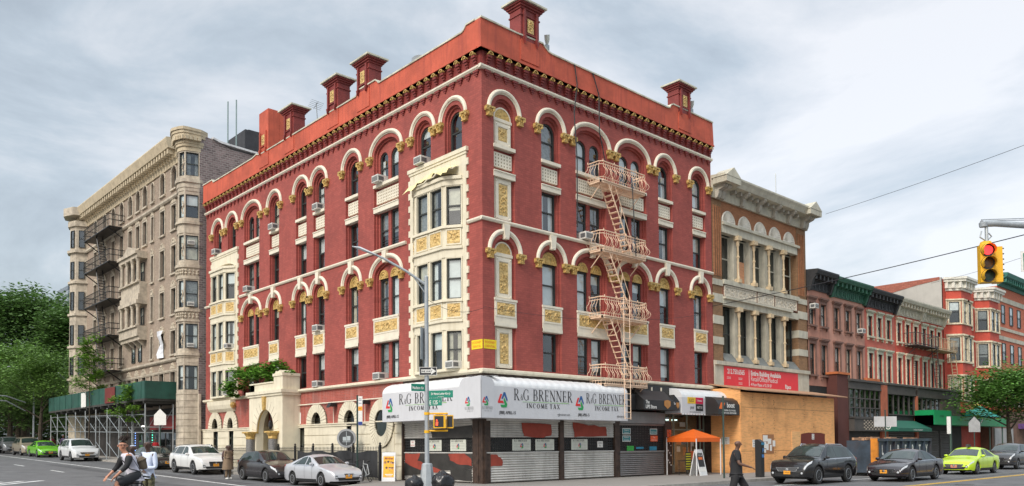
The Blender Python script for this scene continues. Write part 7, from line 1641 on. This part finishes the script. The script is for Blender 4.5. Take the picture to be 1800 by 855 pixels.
# dumpster
DU=thing('dumpster','long blue grey dumpster with white letters and ribbed sides','dumpster',(25,-7.2,-.13)); fd=face(22.4,-8.1,0.0)
DBL=mat('dumpster_blue',(.035,.055,.08),.6,.3,2,dirt=.5,dcol=(.15,.07,.03)); m_=M(); m_.prismz([(20.2,-8.0),(27.3,-8.0),(27.3,-6.4),(20.2,-6.4)],.05,1.75); m_.obj('bin',DBL,DU)
m_=M()
for k_ in range(8): x=20.3+k_*1.0; m_.box(x,x+.12,-8.1,-8.0,.05,1.75)
m_.box(20.1,27.4,-8.12,-7.98,1.7,1.85); m_.obj('ribs',DBL,DU)
m_=M(); m_.box(20.05,20.19,-8.1,-7.75,.0,1.85); pass; m_.obj('orange_end',mat('dumpster_orange',(.62,.22,.02),.6,.2,3,dirt=.4),DU)
m_=M(lambda u,w,z:(u,-8.005-w,z))
for k_,ch in enumerate('LIBERTY'): m_.text(ch,.72,20.95+k_*1.0-.03,.002,1.0,1,.6,off=.02,ext=0)
m_.obj('dumpster_lettering',PAP,DU)
m_=M(); r=random.Random(9)
for k_ in range(30): x=r.uniform(20,27); y=r.uniform(-8,-6.5); m_.box(x,x+r.uniform(.2,1.2),y,y+.12,1.75+r.uniform(0,.05),1.82+r.uniform(0,.12))
m_.obj('timber_scraps',PLY2,None,label='broken timber heaped on top of the dumpster',cat='debris')
# roof things
def flood(x,y,z,label):
    t=thing('floodlight',label,'floodlight',(x,y,z)); m_=M(); m_.bar((x,y,z),(x,y,z+.75),.025,5); m_.box(x-.1,x+.1,y-.06,y+.06,z+.35,z+.6); m_.obj('bracket',GP,t); m_=M(); m_.tube([(x,y,z+.62),(x-.05,y-.06,z+.8),(x-.12,y-.12,z+1.0)],[.06,.12,.13],8); m_.obj('lamp_head',mat('flood_white',(.6,.62,.58),.4,.1),t)
flood(1.2,1.3,19.85,'white floodlight on the roof edge of the avenue side'); flood(4.2,.15,19.85,'white floodlight right of the tallest roof post'); flood(15.9,.2,20.1,'small floodlight at the right end of the parapet')
SD=thing('satellite_dish','grey satellite dish behind the avenue parapet','satellite dish',(.6,5.2,19.9)); m_=M(); m_.bar((.6,5.2,19.7),(.6,5.2,20.5),.03,5); m_.obj('mast',GP,SD)
bm=bmesh.new(); bmesh.ops.create_uvsphere(bm,u_segments=20,v_segments=10,radius=.42)
bmesh.ops.delete(bm,geom=[v for v in bm.verts if v.co.z>-.18],context='VERTS')
me=bpy.data.meshes.new('dish'); bm.to_mesh(me); bm.free(); me.materials.append(mat('dish_grey',(.42,.44,.45),.5,.1)); o=bpy.data.objects.new('dish',me); C.objects.link(o); o.parent=SD; o.location=(-.1,0,.75); o.rotation_euler=(math.radians(60),0,math.radians(-40)); o.scale=(1.2,1.2,1.2)
m_=M(); m_.bar((.6,15.2,19.8),(.35,15.0,21.4),.025,5); 
for k_ in range(5): m_.bar((.0,14.9+.1*k_,21.45-.06*k_),(.9,15.1+.1*k_,21.5-.06*k_),.012,4)
m_.bar((.45,14.9,21.45),(.45,15.5,21.2),.014,4); m_.obj('antenna',GP,None,label='leaning television antenna behind the avenue parapet',cat='antenna')
m_=M(); m_.bar((-.6,63,8.2),(-2.2,60,8.9),.05,5); m_.tube([(-3.0,66,.9),(-3.0,66,8.6),(-4.0,65.2,9.3),(-5.4,64.2,9.6)],[.1,.07,.05,.04],6); m_.lathe((-5.5,64.1,9.58),[(.03,-.05),(.18,-.03),(.18,.05),(.03,.1)],8); m_.obj('street_lamp',GP,None,label='distant grey street lamp rising out of the left trees',cat='street lamp')
q0=Vector((-9.9,49.5,gz(49.5))); t=thing('signal_mast','distant grey mast with two thin arms at the left edge','mast',tuple(q0)); m_=M(); m_.bar(tuple(q0),(q0.x,q0.y,8.2),.11,8); m_.obj('mast',GP,t)
for a_,b_ in ((5.6,4.8),(6.0,5.5)): m_=M(); m_.tube([(q0.x,q0.y,a_),(q0.x+1.6,q0.y+.6,a_-.05),(q0.x+3.1,q0.y+1.3,b_)],[.06,.05,.03],6); m_.obj('arm',GP,t)
# ---------------------------------------------------------------- people
def evalmesh(o):
    bpy.context.view_layer.update(); dg=bpy.context.evaluated_depsgraph_get(); me=bpy.data.meshes.new_from_object(o.evaluated_get(dg)); return me
def skin(name,verts,edges,mt,par,root,sub=2,smooth=True):
    keys=list(verts); ix={k_:i for i,k_ in enumerate(keys)}; me=bpy.data.meshes.new(name); me.from_pydata([verts[k_][0] for k_ in keys],[(ix[a],ix[b]) for a,b in edges],[]); o=bpy.data.objects.new(name,me); C.objects.link(o)
    sm=o.modifiers.new('s','SKIN'); sm.use_smooth_shade=True; o.modifiers.new('ss','SUBSURF').levels=sub; o.modifiers['ss'].render_levels=sub
    for k_,i in ix.items():
        sv=me.skin_vertices[0].data[i]; r_=verts[k_][1]; sv.radius=(r_,r_) if not isinstance(r_,tuple) else r_; sv.use_root=(k_==root)
    nm=evalmesh(o); nm.materials.clear(); nm.materials.append(mt); o.modifiers.clear(); o.data=nm; o.parent=par; bpy.data.meshes.remove(me); return o
def V(a,b,t): return tuple(a[i]+(b[i]-a[i])*t for i in range(3))
def person(label,loc,yaw,J,skinc,top,bottom,shoe=INK,sleeve=1.0,leg=1.0,hair=None,hairm=INK,build=1.0,robe=None,look=0,group=None):
    P_=thing('person',label,'person',loc,group); WL[P_]=Vector((0,0,0)); P_.rotation_euler=(0,0,yaw)
    b=build; v={'pel':(J['pel'],.115*b),'spi':(V(J['pel'],J['che'],.5),.105*b),'che':(J['che'],.125*b),'nb':(V(J['che'],J['nec'],.62),.075),'nec':(J['nec'],.052)}
    hx,hy,hz=J['hea']; v['jaw']=((hx+.015,hy,hz-.075),.068); v['hea']=((hx,hy,hz),.098); v['cro']=((hx-.012,hy,hz+.075),.082)
    e=[('pel','spi'),('spi','che'),('che','nb'),('nb','nec'),('nec','jaw'),('jaw','hea'),('hea','cro')]
    for s_ in ('L','R'):
        v['sh'+s_]=(J['sh'+s_],.058*b); v['el'+s_]=(J['el'+s_],.041); v['fo'+s_]=(V(J['el'+s_],J['wr'+s_],.35),.042); v['wr'+s_]=(J['wr'+s_],.026); d=Vector(J['wr'+s_])-Vector(J['el'+s_]); d.normalize(); pw=Vector(J['wr'+s_])+d*.07; v['pa'+s_]=(tuple(pw),.034)
        e+=[('che','sh'+s_),('sh'+s_,'el'+s_),('el'+s_,'fo'+s_),('fo'+s_,'wr'+s_),('wr'+s_,'pa'+s_)]
        v['hi'+s_]=(J['hi'+s_],.098*b); v['th'+s_]=(V(J['hi'+s_],J['kn'+s_],.45),.078*b); v['kn'+s_]=(J['kn'+s_],.056); v['ca'+s_]=(V(J['kn'+s_],J['an'+s_],.3),.056); v['an'+s_]=(J['an'+s_],.036); fx=J.get('ft'+s_,(J['an'+s_][0]+.16,J['an'+s_][1],J['an'+s_][2]-.05)); v['to'+s_]=(fx,.032)
        e+=[('pel','hi'+s_),('hi'+s_,'th'+s_),('th'+s_,'kn'+s_),('kn'+s_,'ca'+s_),('ca'+s_,'an'+s_),('an'+s_,'to'+s_)]
        side=Vector((0,0,1)).cross(d); side=side.normalized() if side.length>.1 else Vector((1,0,0)); up2=d.cross(side).normalized()
        for i,(off,ln) in enumerate(((-.03,.075),(-.01,.085),(.012,.08),(.032,.065))):
            a=pw+side*off+d*.025; m1=a+d*ln*.5-up2*.0+Vector((0,0,-.008)); m2=m1+d*ln*.45+Vector((0,0,-.02))
            v['f%s%d'%(s_,i)]=(tuple(a),.011); v['g%s%d'%(s_,i)]=(tuple(m1),.0095); v['h%s%d'%(s_,i)]=(tuple(m2),.008); e+=[('pa'+s_,'f%s%d'%(s_,i)),('f%s%d'%(s_,i),'g%s%d'%(s_,i)),('g%s%d'%(s_,i),'h%s%d'%(s_,i))]
        t1=Vector(J['wr'+s_])+d*.03+side*(-.03); t2=t1+d*.04+side*(-.03); v['t1'+s_]=(tuple(t1),.013); v['t2'+s_]=(tuple(t2),.010); e+=[('wr'+s_,'t1'+s_),('t1'+s_,'t2'+s_)]
    for k_,q in list(v.items()):
        if k_[:3] in ('pel','spi','che') or k_[:2]=='hi': v[k_]=(q[0],q[1]*.66)
        if k_[:2]=='th' and k_[2] in 'LR': v[k_]=(q[0],q[1]*.86)
    skin('body',v,e,skinc,P_,'pel')
    for k_ in ('pel','spi','che','hiL','hiR'): v[k_]=(v[k_][0],v[k_][1]/.66)
    # face
    R2=Matrix.Rotation(look,4,'Z'); H=Vector((hx,hy,hz))
    def hp(p): return tuple(H+R2@Vector(p))
    m_=M(); m_.tube([hp((.085,0,.005)),hp((.112,0,-.022)),hp((.095,0,-.03))],[.010,.017,.013],6)
    for s_ in (-1,1): m_.tube([hp((.0,s_*.088,.02)),hp((-.01,s_*.098,-.005)),hp((.0,s_*.088,-.03))],[.012,.02,.01],6)
    m_.obj('nose_and_ears',skinc,P_,smooth=True)
    m_=M()
    for s_ in (-1,1): m_.lathe(hp((.083,s_*.033,.008)),[(.003,-.008),(.012,0),(.003,.008)],8); m_.tube([hp((.088,s_*.05,.032)),hp((.094,s_*.03,.036)),hp((.094,s_*.015,.032))],.0045,4)
    m_.tube([hp((.083,-.026,-.058)),hp((.092,0,-.056)),hp((.083,.026,-.058))],.006,4); m_.obj('face_features',mat('face_dark',(.05,.02,.015),.6,.1),P_)
    # clothes
    g=.02; tv={}; te=[]
    for k_ in ('pel','spi','che','nb'): tv[k_]=(v[k_][0],v[k_][1]+g)
    tv['hem']=(tuple(Vector(v['pel'][0])+Vector((0,0,-.09))),v['pel'][1]+g+.012); te.append(('pel','hem'))
    tv['nb']=(v['nb'][0],v['nb'][1]+.008); te+=[('pel','spi'),('spi','che'),('che','nb')]
    for s_ in ('L','R'):
        tv['sh'+s_]=(v['sh'+s_][0],v['sh'+s_][1]+.016); te.append(('che','sh'+s_)); endp=V(J['sh'+s_],J['el'+s_],min(1,sleeve*2)) if sleeve<.5 else J['el'+s_]
        tv['el'+s_]=(endp,.056); te.append(('sh'+s_,'el'+s_))
        if sleeve>.5: tv['wr'+s_]=(V(J['el'+s_],J['wr'+s_],min(.97,(sleeve-.5)*2)),.042); te.append(('el'+s_,'wr'+s_))
    if isinstance(top,tuple): tm,slm=top
    else: tm,slm=top,None
    skin('shirt',{k_:q for k_,q in tv.items() if not(slm and k_[:2] in('el','wr'))},[x for x in te if not(slm and (x[1][:2] in ('el','wr')))],tm,P_,'pel')
    if slm:
        for s_ in ('L','R'): q={k_:((tv[k_][0],tv[k_][1]+(.02 if k_[:2]=='sh' else .006))) for k_ in ('sh'+s_,'el'+s_)+(('wr'+s_,) if sleeve>.5 else ())}; kk=list(q); skin('sleeve',q,list(zip(kk[:-1],kk[1:])),slm,P_,kk[0])
    bv={'top':(tuple(Vector(v['pel'][0])+Vector((0,0,.07))),v['pel'][1]+.008),'pel':(tuple(Vector(v['pel'][0])+Vector((0,0,-.02))),v['pel'][1]+.024)}; be=[('top','pel')]
    for s_ in ('L','R'):
        bv['hi'+s_]=(v['hi'+s_][0],v['hi'+s_][1]+.018); bv['th'+s_]=(v['th'+s_][0],v['th'+s_][1]+.02); be+=[('pel','hi'+s_),('hi'+s_,'th'+s_)]
        if leg>=.5: bv['kn'+s_]=(V(J['hi'+s_],J['kn'+s_],.97 if leg>.6 else .82),.078*b); be.append(('th'+s_,'kn'+s_))
        if leg>.9: bv['ca'+s_]=(v['ca'+s_][0],.076*b); bv['an'+s_]=(V(J['kn'+s_],J['an'+s_],.95),.064*b); be+=[('kn'+s_,'ca'+s_),('ca'+s_,'an'+s_)]
    skin('trousers' if leg>.9 else 'shorts',bv,be,bottom,P_,'pel')
    for s_ in ('L','R'): a=Vector(v['an'+s_][0]); t_=Vector(v['to'+s_][0]); bk=a+(a-t_)*.3; bk.z=min(a.z,t_.z)+.0; skin('shoe',{'a':(tuple(bk),.045),'b':(V(tuple(a+Vector((0,0,-.02))),tuple(t_),.4),.05),'c':(tuple(t_),.04)},[('a','b'),('b','c')],shoe,P_,'a',1)
    if robe:
        q=M(); n_=18; rings=[(J['che'],.20,.17),(J['spi'] if 'spi' in J else V(J['pel'],J['che'],.4),.21,.18),(J['pel'],.24,.20),((J['pel'][0],J['pel'][1],.72),.28,.23),((J['pel'][0],J['pel'][1],.5),.31,.26)]
        bb_=q.vs([(c[0]+ry*(1+.05*math.sin(5*a))*math.cos(a),c[1]+rx*(1+.05*math.sin(5*a))*math.sin(a),c[2]) for c,rx,ry in rings for a in [2*PI*i/n_ for i in range(n_)]])
        for j in range(len(rings)-1):
            for i in range(n_): k2=(i+1)%n_; q.face((bb_+j*n_+i,bb_+j*n_+k2,bb_+(j+1)*n_+k2,bb_+(j+1)*n_+i))
        q.obj('tunic',robe,P_,smooth=True)
    if hair:
        q={}
        if hair=='short': skin('hair',{'a':(hp((-.02,0,.05)),.085),'b':(hp((-.005,0,.085)),.07)},[('a','b')],hairm,P_,'a',2)
        if hair=='cap': skin('cap',{'a':(hp((-.01,0,.055)),.094),'b':(hp((-.01,0,.09)),.075)},[('a','b')],hairm,P_,'a',2)
        if hair=='curly':
            skin('hair',{'a':(hp((-.05,0,.03)),.075),'b':(hp((-.02,0,.09)),.085)},[('a','b')],hairm,P_,'a',2)
            q=M(); r=random.Random(2)
            for i in range(110):
                a=r.uniform(0,2*PI); rad=r.uniform(.01,.085); p=H+R2@Vector((-.03+rad*math.cos(a),rad*math.sin(a),.12)); o_=Vector((r.uniform(-.05,.02)-.04,r.uniform(-.04,.04)+rad*math.sin(a)*.4,r.uniform(.05,.12))); q.tube([tuple(p),tuple(p+o_*.5+Vector((.01,.01,0))),tuple(p+o_)],[.012,.009,.004],4)
            q.obj('hair_tuft',hairm,P_)
    return P_
SK1=mat('skin_tan',(.50,.24,.15),.5,.08,8); SK2=mat('skin_brown',(.13,.065,.042),.5,.08,8); SK3=mat('skin_dark',(.07,.035,.024),.5,.08,8)
WHT=mat('cloth_white',(.66,.64,.72),.85,.06,6,bump=.3,bscale=12); CHA=mat('cloth_charcoal',(.035,.037,.042),.85,.1,6,bump=.3,bscale=12); BKC=mat('cloth_black',(.014,.014,.016),.8,.1,6,bump=.3,bscale=12); CAM_=mat('camouflage',(.10,.095,.05),.9,.7,14); TANC=mat('cloth_tan',(.22,.155,.10),.9,.12,6,bump=.3,bscale=12); REDC=mat('cloth_red',(.5,.02,.03),.85,.1,5)
def stand(h=1.0,lean=0,arm=(.0,.0),step=0,hy=.1):
    z=lambda a:a*h
    return dict(pel=(0,0,z(.97)),che=(.02+lean,0,z(1.33)),nec=(.03+lean,0,z(1.53)),hea=(.05+lean,0,z(1.66)),shL=(.0+lean,.18,z(1.43)),shR=(.0+lean,-.18,z(1.43)),elL=(.0,.24,z(1.14)),elR=(.0,-.24,z(1.14)),wrL=(.10,.22,z(.92)),wrR=(.10,-.22,z(.92)),
        hiL=(0,.09,z(.92)),hiR=(0,-.09,z(.92)),knL=(.03+step*.5,.11,z(.50)),knR=(.03-step*.3,-.11,z(.50)),anL=(step,.11,z(.09)),anR=(-step,-.11,z(.09)+ (.06 if step else 0)))
# cyclist
J=dict(pel=(-.05,0,1.03),che=(.14,0,1.36),nec=(.20,0,1.53),hea=(.23,.0,1.67),shL=(.13,.20,1.45),shR=(.15,-.19,1.45),elL=(.22,.33,1.20),elR=(.27,-.33,1.18),wrL=(.40,.24,1.01),wrR=(.46,-.24,1.00),
    hiL=(-.02,.10,.97),hiR=(-.02,-.10,.97),knL=(.40,.15,.83),knR=(.30,-.13,.66),anL=(.22,.14,.42),anR=(.02,-.13,.24),ftL=(.36,.14,.36),ftR=(.17,-.13,.2))
hd_=math.radians(176)
cyc=(-16.25,-6.63,.03)
pc=person('cyclist with tall curly hair, white shirt with black sleeves, charcoal shorts and dark glasses',cyc,hd_,J,SK1,(WHT,BKC),CHA,sleeve=.8,leg=.7,build=1.22,hair='curly',hairm=mat('hair_brown',(.035,.02,.014),.8,.2),look=math.radians(78))
q=M(); H=Vector(J['hea']); R2=Matrix.Rotation(math.radians(78),4,'Z')
for s_ in (-1,1):
    c=[H+R2@Vector((.098,s_*.035+.028*math.cos(2*PI*k_/10),.012+.02*math.sin(2*PI*k_/10))) for k_ in range(11)]; q.tube([tuple(p) for p in c],.004,4,cap=False); q.tube([tuple(H+R2@Vector((.09,s_*.066,.015))),tuple(H+R2@Vector((.0,s_*.095,.015)))],.004,4)
q.tube([tuple(H+R2@Vector((.1,-.01,.015))),tuple(H+R2@Vector((.1,.01,.015)))],.004,4); q.obj('glasses',INK,pc)
q=M(); q.tube([(.17,.22,1.5),(.06,.24,1.35),(-.1,.18,1.1)],.018,5,sq=.4); q.tube([(.2,-.12,1.5),(.27,.05,1.36),(.12,.2,1.14),(-.1,.19,1.08)],.014,5,sq=.4); q.obj('bag_strap',INK,pc)
skin('backpack',{'a':((-.12,.02,1.42),.085),'b':((-.20,.02,1.25),.1),'c':((-.22,.02,1.12),.08)},[('a','b'),('b','c')],mat('bag_khaki',(.13,.10,.07),.9,.1,5),pc,'b',2)
bike(cyc,hd_,'black bicycle ridden by the curly haired man',mat('frame_black',(.02,.02,.02),.4,.1))
# pedestrians
J=stand(1.07); J.update(elL=(.02,.25,1.18),elR=(.02,-.25,1.18),wrL=(.22,.02,1.17),wrR=(.22,.05,1.10)); person('man in white long sleeved shirt and camouflage trousers, arms folded, behind the cyclist',(-15.1,-4.2,-.05),math.radians(205),J,SK3,mat('cloth_bluewhite',(.60,.66,.80),.85,.06,6,bump=.3,bscale=12),CAM_,sleeve=1.0,hair='short',look=math.radians(20))
J=stand(1.06); person('person in a white cap and grey top mostly hidden behind the cyclist',(-14.85,-2.2,-.13),math.radians(200),J,SK3,mat('cloth_grey',(.25,.25,.27),.9,.1,5),CHA,hair='cap',hairm=mat('cap_white',(.62,.68,.80),.8,.05),look=math.radians(30))
J=stand(1.04,step=.34); J.update(elR=(-.02,-.30,1.17),wrR=(.20,-.26,1.05),elL=(-.12,.28,1.20),wrL=(-.05,.32,.95),knL=(.28,.12,.52),knR=(-.12,-.12,.5),anL=(.36,.12,.09),anR=(-.42,-.12,.16))
J['elR']=(.05,-.29,1.2); J['wrR']=(.30,-.27,1.12)
pm=person('heavy set man in black polo shirt and trousers walking in front of the plywood',(-3.4,-14.3,-.09),math.radians(-52),J,SK2,BKC,BKC,sleeve=.42,build=1.32,look=math.radians(-20))
q=M(); q.prism([(.08,1.34),(.08,1.42),(.12,1.42),(.12,1.34)],.0,.01); q.fr=ID; q.v=[(.165+.0*v[1],.10+v[0]*.5,v[2]) for v in q.v]; q.obj('badge',YEL,pm)
J=stand(.99); J.update(elL=(.05,.24,1.2),wrL=(.22,.1,1.42),wrR=(.2,-.1,1.1)); person('person in long brown tunic and matching trousers behind the black hatchback',(-5.15,14.1,gz(14.1)),math.radians(-70),J,SK3,TANC,TANC,shoe=PAP,robe=TANC,hair='short',look=-.3)
J=stand(.97); pw=person('person in dark top with a white bag, beside the brown tunic',(-4.55,15.6,gz(15.6)),math.radians(60),J,SK3,mat('cloth_plum',(.10,.06,.06),.9,.1,5),CHA,hair='short')
skin('shoulder_bag',{'a':((-.16,0,1.35),.12),'b':((-.18,0,1.12),.12)},[('a','b')],mat('bag_white',(.7,.72,.75),.8,.06),pw,'a',2)
person('person in a red top at the shopfront under the scaffold',(-1.6,35.2,swz(35)),math.radians(-100),stand(.98),SK2,REDC,CHA,hair='short')
person('person with a red cap under the far end of the scaffold',(-1.2,62.2,swz(62)),math.radians(-110),stand(1.0),SK2,mat('cloth_violet',(.12,.1,.18),.9,.1,5),CHA,hair='cap',hairm=REDC)
person('person in a maroon top beside the one in the red cap',(-1.9,63.4,swz(63)),math.radians(-80),stand(.96),SK3,mat('cloth_maroon',(.2,.03,.04),.9,.1,5),CHA,hair='short')
# scooter rider far right
SR=(41.3,-7.6,-.13); J=stand(.95); J.update(pel=(-.1,0,.80),che=(0,0,1.14),nec=(.03,0,1.33),hea=(.06,0,1.47),shL=(0,.18,1.24),shR=(0,-.18,1.24),elL=(.18,.25,1.02),elR=(.18,-.25,1.02),wrL=(.4,.22,1.0),wrR=(.4,-.22,1.0),hiL=(-.08,.1,.78),hiR=(-.08,-.1,.78),knL=(.32,.14,.74),knR=(.32,-.14,.74),anL=(.25,.14,.3),anR=(.25,-.14,.3))
person('scooter rider in a red jacket and helmet between the lime cab and the dark crossover',SR,PI,J,SK2,REDC,CHA,hair='cap',hairm=INK)
t=thing('scooter','dark scooter under the rider in red','scooter',SR); fr_=rotf(SR[0],SR[1],SR[2],PI)
for s_ in (-.55,.6):
    m_=M(fr_); m_.lathe((s_,0,.25),[(.14,-.05),(.25,-.05),(.25,.05),(.14,.05)],16,'y'); m_.obj('wheel',TYRE,t)
m_=M(fr_); m_.prism([(-.85,.55),(-.75,.75),(.0,.78),(.1,.35),(.4,.3),(.5,.95),(.58,.95),(.62,.5),(.45,.22),(-.1,.22),(-.5,.35)],-.14,.14); m_.obj('scooter_body',PLAS,t); m_=M(fr_); m_.bar((.5,-.3,1.02),(.5,.3,1.02),.02,5); m_.obj('handlebar',BLACK,t)
